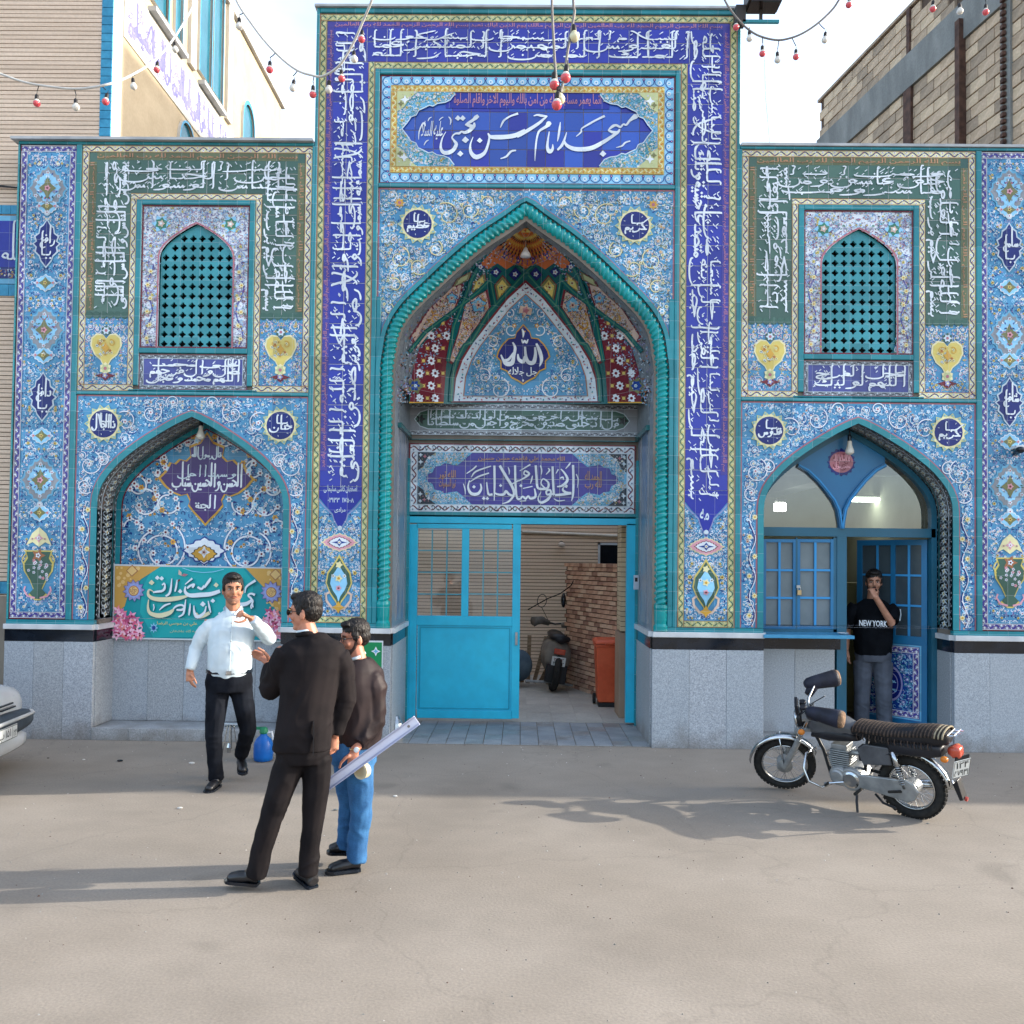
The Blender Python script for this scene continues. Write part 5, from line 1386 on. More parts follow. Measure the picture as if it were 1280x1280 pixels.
    crown=[zz(x,y) for x,y in ((235,290),(330,190),(480,60),(565,5),(650,60),(800,190),(895,290),(840,330),(770,285),(705,330),(635,285),(565,335),(495,285),(425,330),(360,285),(290,330))]
    grid_fill(a,crown,'orange',0)
    grid_fill(a,[zz(x,y) for x,y in ((495,40),(565,5),(640,40),(600,62),(530,62))],'yel',1.5)
    for k in range(-10,11):
        for (r,c1) in ((70,'yel'),(95,'black'),(130,'gold'),(165,'maroon'),(190,'black'),(215,'dark'),(240,'gold'),(260,'brown')):
            t=math.pi/2+k*.11*(1.0 if r<200 else 1.15)
            x,y=565+r*math.cos(t)*1.15,20+r*math.sin(t)
            if r>200 and abs(k)>6: continue
            X_0,Y_0=zz(x,y);
            if abs(x-565)<(y+10)*1.25: a.leaf(X_0,Y_0,6,1.3,-t+math.pi*2,c1,3);a.leaf(X_0+1.5,Y_0,4,.8,-t+.3,'gold' if r<200 else 'purple',3)
    for k in range(-6,7):
        t=math.pi/2+k*.19;p=zz(565+250*math.cos(t)*1.15,20+250*math.sin(t));a.star(p[0],p[1],4.6,2.4,4,'dblue' if k % 2 else 'brown',2);a.flower(p[0],p[1],1.8,'orange','pale',3)
    a.build('vault_crown',vt)
    a=VA(0,vmap,.010)
    def cell(P,col,inner=None,edge='maroon',fl=None):
        for PP in (P,mir(P)):
            n=len(PP);gx,gy=sum(p[0] for p in PP)/n,sum(p[1] for p in PP)/n
            a.poly(PP,edge,1);S=lambda k: [(gx+(x-gx)*k,gy+(y-gy)*k) for x,y in PP]
            a.poly(S(.88),col,2)
            if inner: a.poly(S(.6),inner,3)
            if fl: a.flower(gx,gy,fl[2],fl[0],fl[1],4.5)
    for (x,y,w,h) in ((490,365,52,55),(350,350,48,42),(237,312,42,34)):
        cell([zz(x-w,y+5),zz(x,y-h),zz(x+w*.9,y-5),zz(x,y+h)],'navy',None,'dark',('pale','rose',3.6))
    cell([zz(335,445),zz(398,370),zz(465,450),zz(360,580)],'olive','yel','maroon',('lgreen','maroon',4))
    cell([zz(190,415),zz(270,350),zz(285,440),zz(160,515)],'olive','yel','maroon',('lgreen','maroon',3.6))
    cell([zz(20,480),zz(60,400),zz(175,340),zz(160,400)],'olive','lgreen','maroon',None)
    K1=[zz(288,475),zz(312,600),zz(230,720),zz(110,880),zz(28,1020),(568-8,-452),zz(70,800),zz(130,570)]
    for P_ in (K1,[z6(165,580),z6(240,470),z6(345,375),z6(385,365),z6(370,420),z6(345,475),z6(250,560),z6(190,630)]):
        for PP in (P_,mir(P_)):
            n=len(PP);gx,gy=sum(p[0] for p in PP)/n,sum(p[1] for p in PP)/n
            a.poly([(gx+(x-gx)*1.0,gy+(y-gy)*1.0) for x,y in PP],'maroon',1);a.poly([(gx+(x-gx)*.9,gy+(y-gy)*.95) for x,y in PP],'salmon',2)
    for s in (1,-1):
        f=(lambda P: P) if s==1 else (lambda P: (2*cx-P[0],P[1]))
        for (px_,py_,r) in ((222,590,10),(330/3.2*5.816-460*0,0,0),):
            if r:
                x,y=f(zz(px_,py_));a.star(x,y,r*1.15,r*.8,5,'navy',4,math.pi/2);a.star(x,y,r,r*.72,5,'sky',5,math.pi/2);a.flower(x,y,4.4,'salmon','maroon',6,6)
        x,y=f(z6(335,425));a.star(x,y,8.5,6,5,'navy',4,math.pi/2);a.star(x,y,7,5,5,'sky',5,math.pi/2);a.flower(x,y,3.2,'salmon','maroon',6,6)
        for PL in (K1,[z6(180,590),z6(240,480),z6(345,380),z6(380,370),z6(366,420),z6(342,470),z6(250,550),z6(195,610)]):
            gx,gy=sum(p_[0] for p_ in PL)/8,sum(p_[1] for p_ in PL)/8;PM=[f((gx+(x_-gx)*.86,gy+(y_-gy)*.92)) for x_,y_ in PL]
            a.arab(PM,False,3.2,.62,4+s,layer=3,big=False,leafs=('dark','rose','white','green','purple','gold'),flo=(('white','maroon'),('gold','maroon')))
        for (u,v,w_,h_) in ((400,470,30,55),(232,430,26,40)):
            for _ in range(26):
                u2,v2=u+random.uniform(-1,1)*w_,v+random.uniform(-1,1)*h_
                if abs(u2-u)/w_+abs(v2-v)/h_<1: x,y=f(zz(u2,v2));a.leaf(x,y,3,.8,u2,random.choice(('dgreen','maroon','gold','cream')),5)
        x,y=f(zz(150,735));a.spiral(x,y,7,1,1.2,2.2,'gold',4,s);a.spiral(x+s*2,y-2,5,3,1,1.2,'maroon',5,s)
        x,y=f(z6(270,510));a.spiral(x,y,6,1,1.2,2.0,'gold',4,s)
        for (u,v) in ((110,820),(80,900),(55,960),(190,650),(145,640),(250,680),(265,500),(280,550)):
            x,y=f(zz(u,v));a.leaf(x,y,4,1.2,u,'dark',4);a.leaf(x+2,y+2,3.4,1,v,'rose',4);a.leaf(x-2,y-1,3.4,.8,v*2,'green',4)
        for _ in range(60):
            u,v=random.uniform(60,300),random.uniform(480,960)
            if Art.inside(None,K1,*zz(u,v)): x,y=f(zz(u,v));a.leaf(x,y,3,.8,u,random.choice(('dark','rose','white','purple','green')),3.4)
        for (u,v) in ((215,560),(230,525),(300,460),(300,430),(245,590),(200,600),(355,400)):
            x,y=f(z6(u,v));a.leaf(x,y,4,1.2,u,'dark',4);a.leaf(x+2,y+2,3.4,1,v,'rose',4)
    for s in (1,-1):
        f=(lambda P: P) if s==1 else (lambda P: (2*cx-P[0],P[1]))
        P_=[z6(168,843),z6(302,843),z6(312,700),z6(325,600),z6(342,492),z6(270,552),z6(205,625),z6(178,720)]
        P_=[f(p) for p in P_];a.poly(P_,'maroon',1)
        rr=random.Random(2)
        for j in range(7):
            for i in range(6):
                x,y=176+i*31+(15 if j % 2 else 0),825-j*50
                p=f(z6(x,y))
                if not Art.inside(None,[((u-sum(k[0] for k in P_)/8)*.9+sum(k[0] for k in P_)/8,v) for u,v in P_],*p): continue
                if (i+j) % 2: a.flower(p[0],p[1],5.6,'white','maroon',3,8)
                else: a.star(p[0],p[1],4.6,2,4,'brown',2.9,.78);a.disc(p[0],p[1],2,'yel',3.8)
        p=f(z6(190,775));a.star(p[0],p[1],11,7,5,'olive',4);a.star(p[0]-s,p[1],7,5,6,'dblue',5);a.flower(p[0],p[1],2.6,'pale','sky',6)
        a.stroke([f(z6(u,v)) for u,v in ((165,842),(235,842),(302,842))],1.6,'gold',6)
    for P_ in ([zz(22,1290),zz(32,1120),zz(60,1000),zz(120,880),(589,-428),zz(300,640),zz(440,490),zz(565,350),zz(640,290)],[zz(0,1000),zz(45,740),zz(115,560),zz(175,400),zz(235,290)],
               [z6(165,640),z6(230,560),z6(345,475),z6(440,400),z6(500,340)],[zz(345,590),zz(315,440),zz(300,330)]):
        for PP in (P_,mir(P_)):
            a.stroke(dens(PP,5)[:-int(max(1,math.hypot(PP[0][0]-PP[-1][0],PP[0][1]-PP[-1][1])/5))],5.4,'tealdark',7)
            a.stroke(dens(PP,5)[:-int(max(1,math.hypot(PP[0][0]-PP[-1][0],PP[0][1]-PP[-1][1])/5))],1.6,'green',8.5)
    a.build('vault_cells',vt)
    a=VA(0,vmap,.014)
    tri=[(657,-350),(634,-371),(611.6,-399),(589,-428),(575.5,-450),(567,-474),(564,-503)]
    P_=tri+[(2*cx-x,y) for x,y in tri[:0:-1]]
    grid_fill(a,P_,'maroon',0)
    def sc(k): return [(657+(x-657)*k,-455+(y+455)*k) for x,y in P_]
    grid_fill(a,sc(.965),'pale',1.2);grid_fill(a,sc(.84),'brown',4.2);grid_fill(a,sc(.825),'blue',5.2)
    rr=random.Random(9);m_=dens(sc(.9),5.5)
    for k,(x,y) in enumerate(m_):
        a.leaf(x,y,3.6,1.4,k*1.3,('navy','rose','maroon','teal')[k % 4],3);a.leaf(x+1.5,y+1,3,.8,k*2.3,('rose','dblue','salmon')[k % 3],3)
    a.build('central_field',vt)
    a=VA(0,vmap,.028)
    a.arab(sc(.81),cx,1.2,.75,99,layer=1,avoid=[(657,-443,34,42)],vine=('white','lblue','dblue'),leafs=('lblue','dblue','white','teal','sky'))
    for s in (-1,1):
        for (u,v,r,t0) in ((33,-486,14,2),(42,-428,9,1),(18,-412,8,4),(20,-392,6,2),(52,-470,10,1)):
            aa=t0 if s==1 else math.pi-t0;a.spiral(657+s*u,v,r,aa,1.1,1.5,'white',4,s)
        a.flower(657+s*14,-407,3.4,'gold','white',5)
    a.star(657,-388,9,5,6,'salmon',5,.3);a.flower(657,-388,5,'rose','maroon',6)
    med=[(0,36),(8,27),(10,20),(18,19),(25,12),(30,4),(32,-3),(27,-8),(27,-17),(20,-20),(14,-28),(6,-32),(0,-36)]
    cz_=-443
    for k,col,ly in ((1.06,'gold',6),(1,'navy',7)):
        a.poly([(654+u*k,cz_+v*k) for u,v in med]+[(654-u*k,cz_+v*k) for u,v in med[-2:0:-1]],col,ly)
    zc=lambda x,y: zz(x,y)
    pen(a,[[(642,868,12),(668,930,22),(680,990,18),(665,1035,5)],[(632,895,10),(636,950,18),(622,1005,24),(585,1005,22),(566,960,16),(560,892,12)],
            [(560,960,14),(548,1000,22),(515,985,18),(508,945,8)],[(470,860,8),(488,900,16),(478,960,18),(465,1010,26),(425,1015,26),(400,985,14),(385,950,8)],[(400,990,10),(440,985,16),(475,935,8)],
            [(535,838,6),(545,862,12),(558,848,10),(570,864,12),(582,838,6)],[(538,762,6),(548,790,14),(545,825,5)],[(545,1130,8),(546,1145,8)]],zc,'white',9,1.25)
    p,r=zz(435,1108),zz(650,1040);a.text('جل جلاله',p[0],p[1],r[0],r[1],'white',12,0,.018,1.4)
    a.build('calligraphy',vt)
vault()
lp=empty('pendant_lamp',(0,0,0),'white cone lamp hanging before the orange crown of the big portal vault','lamp')
d=ray(657,318);t=(.42+DIST)/d.y;p=CAMP+d*t;lp.location=p
b=MB();b.lathe((0,0,0),[(.002,.085),(.018,.07),(.03,.04),(.052,.005),(.058,-.025),(.03,-.03)],noisemat('lamp_white','#d8dadc','#e2e4e6',rough=.3),20);b.build('lamp_shade',lp,True,world=False)
b=MB();b.tube([(0,0,.08),(0,0,.48)],.003,noisemat('lamp_wire','#a8a29a','#b8b2aa'));b.build('wire',lp,world=False)
# ================================================================== gate in the portal
M_turq=noisemat('turquoise_paint','#16a6c8','#22b8d6',scale=1.3,rough=.36,spec=.45,fine=(9,.06),bump=.25,bscale=2.2)
M_turqd=noisemat('turquoise_edge','#148aa4','#1897b2',scale=2.5,rough=.4)
GY=DY-.03
def gx(px,py=780,Y=None): return X_(px,py,GY if Y is None else Y)
def gz(py,px=650,Y=None): return Z_(px,py,GY if Y is None else Y)
def gbox(b,px0,px1,py0,py1,y0,y1,m=None,Y=None):
    b.box(gx(px0,(py0+py1)/2,Y),gx(px1,(py0+py1)/2,Y),y0,y1,gz(py1,(px0+px1)/2,Y),gz(py0,(px0+px1)/2,Y),m or M_turq)
gt=bq('gate_frame',0,.01,0,.01,GY,GY+.001,M_turq)
b=MB();gbox(b,508,794,645,655,GY-.02,GY+.06);gbox(b,782.5,794,655,903,GY-.02,GY+.06);gbox(b,508,512,655,899,GY-.02,GY+.06)
me=b.mesh('gate_frame');gt.data=me
lf=MB()
for (a0,a1,b0,b1) in ((512,521,655,898),(577,586,661,770),(640,650,655,898),(521,640,655,661),(521,640,770,782),(521,640,888,898)): gbox(lf,a0,a1,b0,b1,GY-.012,GY+.035)
leaf=lf.build('gate_leaf',gate,bevel=.004)
b=MB();gbox(b,521,640,782,888,GY+.005,GY+.02);b.build('lower_panel',leaf)
b=MB()
for (a0,a1,b0,b1) in ((524,525.2,785,886),(636,637.2,785,886),(525.2,636,784,785.2),(525.2,636,885,886.2)): gbox(b,a0,a1,b0,b1,GY-.003,GY+.006,M_turqd)
b.build('panel_beading',leaf)
for (u0,u1) in ((521,577),(586,640)):
    for k in (1,2):
        x=u0+(u1-u0)*k/3;b=MB();gbox(b,x-.8,x+.8,661,770,GY+.008,GY+.018,noisemat('bar_blue','#4b8c98','#5b9aa6'));b.build('window_bar',leaf)
    for k in (1,2,3):
        y=661+109*k/4;b=MB();gbox(b,u0,u1,y-.8,y+.8,GY+.009,GY+.017,MATS['bar_blue']);b.build('window_bar',leaf)
    b=MB();gbox(b,u0,u1,661,770,GY+.022,GY+.026,glassmat('gate_glass',(.96,.98,1),.03,.06));b.build('pane',leaf)
    b=MB();gbox(b,u0,u1,661,662.2,GY+.0,GY+.012,M_cop);b.build('window_bead',leaf)
b=MB();gbox(b,644,647,790,806,GY-.04,GY-.012,noisemat('steel','#8d9296','#a6abae',metal=.8,rough=.35));b.build('handle',leaf)
ic=MB();p0=(c0+PH)*Q;ic.bbox(p0-.07,p0-.012,.92,.95,Z_(797,737,.92),Z_(797,719,.92),.004,noisemat('intercom','#9ba7b4','#b2bcc6'));o=ic.build('intercom',gate)
ic=MB();ic.box(p0-.06,p0-.03,.915,.919,Z_(797,727,.92),Z_(797,722,.92),M_black);ic.build('speaker_grille',o)
th=MB();th.box((c0-PH)*Q,(c0+PH)*Q,.0,DY+.1,-.05,.004,M_wall);thr=th.build('threshold',kind='structure')
nx_,ny_=14,5
for i in range(nx_):
    for j in range(ny_):
        w=2*PH/nx_;d_=(DY+.06)/ny_;t=MB()
        dz=random.uniform(0,.002)
        t.box((c0-PH+i*w+.5)*Q,(c0-PH+(i+1)*w-.5)*Q,.0+j*d_+.004,.0+(j+1)*d_-.004,-.01,.010+dz,M_pave if (i*3+j) % 4 else M_gran2);t.build('paver',thr)
# ================================================================== courtyard seen through the gate
M_bb=noisemat('beige_brick','#cbb59f','#dec8b2',scale=2.0,rough=.8,c3='#d6bfa9',fine=(40,.06),stretch=(.4,1,12))
M_bd=noisemat('dark_joint','#4d3f35','#5c4c40',scale=4,rough=.9)
YW=5.6
def course_wall(name,x0,x1,z0,z1,y,h,label,cat,parent=None,m=None,axis='x',hole=None,gap=.18):
    """long thin brick courses, each standing proud of a dark bed"""
    root=parent
    if root is None:
        bk_=MB();bk_.box(x0,x1,y+.012,y+.25,z0,z1,M_bd);root=bk_.build(name,None,label=label,cat=cat)
    cm=MB();n=int((z1-z0)/h)
    for k in range(n):
        za,zb=z0+k*h,z0+(k+1)*h-h*gap
        segs=[(x0,x1)]
        if hole and za<hole[3] and zb>hole[2]: segs=[(x0,hole[0]),(hole[1],x1)]
        for (a,c_) in segs: cm.box(a,c_,y-random.uniform(0,.003),y+.013,za,zb,m or M_bb)
    cm.build('brick_courses',root,kind='stuff')
    return root
cy=MB();cy.box(-6,6,DY+.1,9,-.02,.006,noisemat('yard_floor','#9a9690','#aaa69f',scale=2,rough=.7,fine=(40,.1)));yard=cy.build('courtyard_floor',kind='structure')
for i in range(12):
    for j in range(6):
        t=MB();t.box(-.2+i*.3+.004,-.2+(i+1)*.3-.004,DY+.12+j*.62+.004,DY+.12+(j+1)*.62-.004,0,.010+random.uniform(0,.002),MATS['yard_floor'] if (i+j) % 3 else noisemat('yard_slab','#a29e97','#b0aca4',scale=3,rough=.65,fine=(50,.1)));t.build('floor_slab',yard)
wz=lambda py,px=700: Z_(px,py,YW);wx=lambda px,py=740: X_(px,py,YW)
hole=(wx(747),wx(790),wz(720),wz(678))
yw=course_wall('courtyard_wall',-5.5,3.0,0,3.6,YW,.057,'beige wall of thin long brick courses behind the open turquoise gate','wall',hole=hole)
b=MB();b.tube([(wx(652),YW-.03,wz(665)),(wx(775),YW-.03,wz(669))],.022,noisemat('white_pipe','#c6c0b6','#d4cec4',rough=.4));b.build('pipe',yw)
b=MB();hx0,hx1,hz0,hz1=hole
for (e,f,g_,h_) in ((hx0-.0,hx1,hz1-.035,hz1),(hx0,hx1,hz0,hz0+.035),(hx0,hx0+.035,hz0,hz1)): b.box(e,f,YW-.02,YW+.012,g_,h_,noisemat('white_frame','#aab2bc','#bac2ca'))
b.build('window_frame',yw)
b=MB();b.box(hx0+.03,hx1,YW+.005,YW+.009,hz0+.03,hz1-.03,noisemat('dark_glass','#0b1016','#141b24',scale=2,rough=.08,spec=.6));b.build('pane',yw)
b=MB();b.ell((wx(701),YW-.10,wz(681)),(.06,.06,.045),noisemat('lamp_glass','#b9aca0','#c9bcb0',rough=.3));b.lathe((wx(701),YW-.02,wz(679)),[(.04,0),(.04,.02)],M_wall,12,'y');b.build('wall_lamp',yw)
M_ob=[noisemat('old_brick%d' % i,a,b_,scale=9,rough=.85,bump=.4,bscale=40) for i,(a,b_) in enumerate((('#a98470','#c39c86'),('#b8917b','#cfa992'),('#8e6a5a','#aa8372'),('#c6a48c','#d6b8a0')))]
def old_wall():
    A_=G(706,843);A_.y=min(A_.y,YW-.1);B_=G(776,876)
    A_=Vector((X_(706,780,4.4),4.4,0));B_=Vector((X_(779,780,2.6),2.6,0))
    H=1.82;L=(B_-A_).length;ux=(B_-A_)/L;nrm=Vector((ux.y,-ux.x,0))
    b=MB();v=[A_-nrm*.02,B_-nrm*.02,B_-nrm*.22,A_-nrm*.22]
    b.add([tuple(p) for p in v]+[(p.x,p.y,H) for p in v],[(0,1,2,3),(4,5,6,7)[::-1],(0,1,5,4),(1,2,6,5),(2,3,7,6),(3,0,4,7)],M_bd)
    root=b.build('old_brick_wall',None,fixn=True,label='low rough wall of old reddish bricks behind the orange bin',cat='wall')
    bh,bl=.065,.19;mesh=[]
    for m in M_ob:
        bb=MB();bb.bbox(-bl/2+.005,bl/2-.005,-.014,.02,-bh/2+.006,bh/2-.006,.004,m);mesh.append(bb.mesh('brick'))
    ang=math.atan2(ux.y,ux.x);n=0;rows=int(H/bh);cols=int(L/bl)
    for j in range(rows):
        for i in range(cols+1):
            s=(i+.5+(.5 if j % 2 else 0))*bl
            if s>L-.08: continue
            if n >= 290: break
            p=A_+ux*s;o=inst(random.choice(mesh),'brick',root,(p.x-nrm.x*.004,p.y-nrm.y*.004,(j+.5)*bh),(random.uniform(-.02,.02),random.uniform(-.03,.03),ang+random.uniform(-.03,.03)),world=False);o.parent=root;n += 1
    b=MB();
    for i in range(int(L/.11)):
        p=A_+ux*(i*.11+.055);
        q0=[p-ux*.05+nrm*.02,p+ux*.05+nrm*.02,p+ux*.05-nrm*.22,p-ux*.05-nrm*.22]
        b.add([(v_.x,v_.y,H) for v_ in q0]+[(v_.x,v_.y,H+.05) for v_ in q0],[(0,1,5,4),(1,2,6,5),(2,3,7,6),(3,0,4,7),(4,5,6,7)],random.choice(M_ob))
    b.build('top_course',root,kind='stuff')
old_wall()
jb=MB();xj=X_(775,760,1.75);jb.box(xj,xj+.5,1.62,2.1,1.05,2.9,M_bd);jamb=jb.build('brick_jamb',None,label='narrow beige brick jamb just inside the gate, right of the orange bin',cat='wall')
cmb=MB()
for k in range(30): cmb.box(xj-.008,xj+.5,1.605,2.0,1.06+k*.06,1.06+(k+1)*.06-.008,noisemat('pale_brick','#b5a184','#c6b394',scale=5,rough=.8))
cmb.build('brick_courses',jamb,kind='stuff')
b=MB();b.box(xj-.02,xj+.5,1.61,2.1,0,1.04,noisemat('dado','#8c7664','#9b8573',scale=3));b.build('dado',jamb)
# ================================================================== booth in the right wing
BY=.34
M_bl=noisemat('blue_paint','#1a6592','#1f71a0',scale=2,rough=.32,spec=.45)
M_bl2=noisemat('blue_paint_dark','#1d5468','#24607a',scale=2,rough=.35,spec=.4)
M_bright=noisemat('blue_bar','#2f86c0','#3a92cc',scale=2,rough=.35)
bx=lambda px,py=730,Y=BY: X_(px,py,Y);bz=lambda py,px=1056,Y=BY: Z_(px,py,Y)
def bb_(b,px0,px1,py0,py1,y0,y1,m): b.box(bx(px0,(py0+py1)/2),bx(px1,(py0+py1)/2),y0,y1,bz(py1,(px0+px1)/2),bz(py0,(px0+px1)/2),m)
arQ=wing_arch['R'];inner=[(CR+(x-CR)*.985,z-1.5) for x,z in arQ]
zt=bz(664)/Q
def archz(x):
    for (a,b_),(c_,d) in zip(inner,inner[1:]):
        if a <= x <= c_ and c_>a: return b_+(d-b_)*(x-a)/(c_-a)
    return inner[0][1]
xm=bx(1052)/Q
zp=bz(648)/Q
fr=band_solid([(inner[0][0],0)]+inner+[(inner[-1][0],0)],-7,0,BY-.03,BY+.05,M_bl2,'booth_frame',gate)
b=MB()
for (a0,a1,b0,b1) in ((952,1168,660,671),(1045,1057,671,912)): bb_(b,a0,a1,b0,b1,BY-.03,BY+.05,M_bl2)
b.build('transom',fr)
zapex=max(z for x,z in inner);xc=(inner[0][0]+inner[-1][0])/2
def curve_m(s):
    P=[(280,205),(340,238),(405,300),(455,360),(500,420),(528,480),(540,545),(545,595)]
    return [(bx(940+(x if s<0 else 1092-x+2)/4.92,540+y/4.92)/Q,bz(540+y/4.92,940+(x if s<0 else 1092-x)/4.92)/Q) for x,y in P]
cl,cr2=curve_m(-1),curve_m(1)
for s,cc in ((-1,cl),(1,cr2)):
    P_=[cc[0]]+cc
    band_solid(cc if s<0 else cc[::-1],-2.6,2.6,BY-.045,BY+.03,M_bl,'curved_mullion',fr)
    band_solid(cc if s<0 else cc[::-1],-.9,.9,BY-.055,BY-.044,M_bright,'mullion_bead',fr)
tt=[p for p in inner if cl[0][0] <= p[0] <= cr2[0][0]]
poly=cl[::-1]+[(cl[0][0],archz(cl[0][0]))]+tt+[(cr2[0][0],archz(cr2[0][0]))]+cr2
ta=Art(BY-.012);ta.poly(poly,M_bl,0);ty=ta.build('tympanum_panel',fr)
ta=Art(BY-.014);mx_,mz_=bx(1051,578)/Q,bz(578)/Q
ta.star(mx_,mz_,18.5,16.2,16,'navy',1);ta.disc(mx_,mz_,15.2,'rose',2,28,.9);
for k in range(5): ta.spiral(mx_+7*math.cos(k*1.26),mz_+6*math.sin(k*1.26),5,k,1,1.1,'maroon',3)
calli_box(ta,'لا اله الا الله',mx_-11,mz_-2,mx_+11,mz_+11,'pink',5,0,.3,.6,1.2);calli_box(ta,'محمد رسول',mx_-11,mz_-11,mx_+11,mz_+2,'pink',5,0,.3,.6,1.2)
ta.build('medallion',fr)
M_gl=glassmat('fan_glass',(.92,.95,.95),.02,.16)
for s,cc in ((-1,cl),(1,cr2)):
    side=[p for p in inner if (p[0]<cc[0][0] if s<0 else p[0]>cc[0][0])]
    if s<0: P_=[(inner[0][0],zt)]+side+[(cc[0][0],archz(cc[0][0]))]+cc+[(cc[-1][0],zt)]
    else: P_=[(cc[-1][0],zt)]+cc[::-1]+[(cc[0][0],archz(cc[0][0]))]+side+[(inner[-1][0],zt)]
    g2=Art(BY+.01);g2.poly(P_,M_gl,0);g2.build('fanlight_pane',fr)
M_fr=noisemat('frosted','#5c6a70','#6d7a80',scale=3,rough=.25,spec=.45)
for (u0,u1) in ((953.5,994),(996,1041)):
    b=MB()
    for (a0,a1,b0,b1) in ((u0,u0+3.5,674,786),(u1-3.5,u1,674,786),(u0+3.5,u1-3.5,674,678),(u0+3.5,u1-3.5,782,786)): bb_(b,a0,a1,b0,b1,BY-.02,BY+.02,M_bl)
    cs=b.build('casement',fr)
    m_=(u0+u1)/2
    b=MB();bb_(b,m_-1.4,m_+1.4,678,782,BY-.018,BY+.0,M_bright);b.build('glazing_bar',cs)
    for k in (1,2):
        y=678+104*k/3;b=MB();bb_(b,u0+3.5,u1-3.5,y-1.3,y+1.3,BY-.016,BY+.002,M_bright);b.build('glazing_bar',cs)
    for i in range(2):
        for k in range(3):
            b=MB();a0=u0+3.5 if i==0 else m_;a1=m_ if i==0 else u1-3.5;bb_(b,a0,a1,678+104*k/3,678+104*(k+1)/3,BY+.004,BY+.008,M_fr);b.build('pane',cs)
b=MB();bb_(b,994,996,672,790,BY-.022,BY+.02,M_bl2);bb_(b,1041,1046,672,790,BY-.02,BY+.03,M_bl2);bb_(b,952,1046,786,791,BY-.02,BY+.03,M_bl2);b.build('casement_frame',fr)
pl=empty('padlock',(bx(997.5),BY-.04,bz(738)),'brass padlock hanging on the closed blue casement windows of the booth','padlock')
b=MB();b.bbox(-.022,.022,-.012,.012,-.055,.0,.003,noisemat('brass','#a8906a','#bfa67c',metal=.6,rough=.4));b.build('lock_body',pl,world=False)
b=MB();b.tube([(-.014,0,0),(-.014,0,.025),(0,0,.037),(.014,0,.025),(.014,0,0)],.004,noisemat('steel2','#9aa0a4','#b0b5b8',metal=.8,rough=.3));b.build('shackle',pl,world=False)
b=MB();b.box(-.03,.008,-.014,.005,.02,.05,MATS['steel2']);b.build('hasp',pl,world=False)
b=MB();b.box(bx(952,795,.0),bx(1064,795,.0),-.09,BY+.04,bz(797.5,1000,-.05),bz(793.5,1000,-.05),noisemat('ledge_blue','#3b86ae','#4891b8',rough=.35));b.build('sill_ledge',fr)
ds=empty('saucer',(bx(1054,790,.05),.05,bz(793.3,1054,.0)+.001),'small white saucer on the end of the blue booth ledge','saucer')
b=MB();b.lathe((0,0,0),[(.03,0),(.035,.002),(.062,.014),(.058,.015),(.03,.005)],noisemat('porcelain','#c9ced4','#d8dce0',rough=.2),20);b.build('dish',ds,world=False)
for i in range(2):
    w=(bx(1052)-bx(953))/2;b=MB();b.bbox((CR-117.5)*Q+i*w+.001,(CR-117.5)*Q+(i+1)*w-.001,BY-.04,BY+.04,.12,bz(811,1000,BY),.003,(M_gran,M_gran2)[i % 2]);b.build('granite_slab',gate)
b=MB();b.box((CR-117.5)*Q,bx(1049),BY-.042,BY+.04,bz(811,1000,BY)+.001,bz(798,1000,BY),M_black);b.build('black_band',gate)
for i in range(5):
    w=235*Q/5;b=MB();b.bbox((CR-117.4)*Q+i*w+.001,(CR-117.4)*Q+(i+1)*w-.001,-.02,.9,0,.12,.004,M_gran2);b.build('step_slab',gate)
hx=bx(1163);dw=.80;an=R(50)
dr=bpy.data.objects.new('booth_door',None);C.objects.link(dr);dr.parent=gate;dr.matrix_parent_inverse=pinv(gate)
dr.location=(hx,BY+.06,.125);dr.rotation_euler=(0,0,R(180)-an)
zb0,zb1=0.02,bz(673)-.125;zmid=bz(800,1130,.5)-.125
b=MB()
for (e,f,g_,h_) in ((0,.06,zb0,zb1),(dw-.06,dw,zb0,zb1),(.06,dw-.06,zb1-.06,zb1),(.06,dw-.06,zmid-.05,zmid+.04),(.06,dw-.06,zb0,zb0+.07),(dw*.44,dw*.44+.05,zmid+.04,zb1-.06)): b.box(e,f,-.02,.02,g_,h_,M_bl)
b.build('door_frame',dr,world=False)
b=MB()
for x in (dw*.25,dw*.70): b.box(x-.012,x+.012,-.015,.015,zmid+.04,zb1-.06,M_bright)
for k in (1,2): z=zmid+.04+(zb1-.1-zmid)*k/3;b.box(.06,dw-.06,-.014,.014,z-.011,z+.011,M_bright)
b.build('glazing_bar',dr,world=False)
b=MB();b.box(.06,dw-.06,-.003,.003,zmid+.04,zb1-.06,noisemat('door_glass','#39464e','#46545c',scale=3,rough=.15,spec=.5));b.build('pane',dr,world=False)
b=MB();b.box(.06,dw-.06,-.008,.008,zb0+.07,zmid-.05,T('dblue'));b.build('lower_panel',dr,world=False)
def door_map(u,v,off): return (u*Q,.009+off*.5,v*Q)
da=Art(0,door_map);x0_,x1_,z0_,z1_=.065/Q,(dw-.065)/Q,(zb0+.075)/Q,(zmid-.055)/Q
da.frame(x0_,z0_,x1_,z1_,2.2,'sky',0);da.border(x0_+3,z0_+3,x1_-3,z1_-3,8,'vio',0)
da.arab([(x0_+11,z0_+11),(x1_-11,z0_+11),(x1_-11,z1_-11),(x0_+11,z1_-11)],None,1.5,.9,5,avoid=[((x0_+x1_)/2,(z0_+z1_)/2-4,17,24)],vine=('sky','teal','navy'),leafs=('sky','teal','navy','lblue','violet'),flo=(('lblue','rose'),('violet','white')))
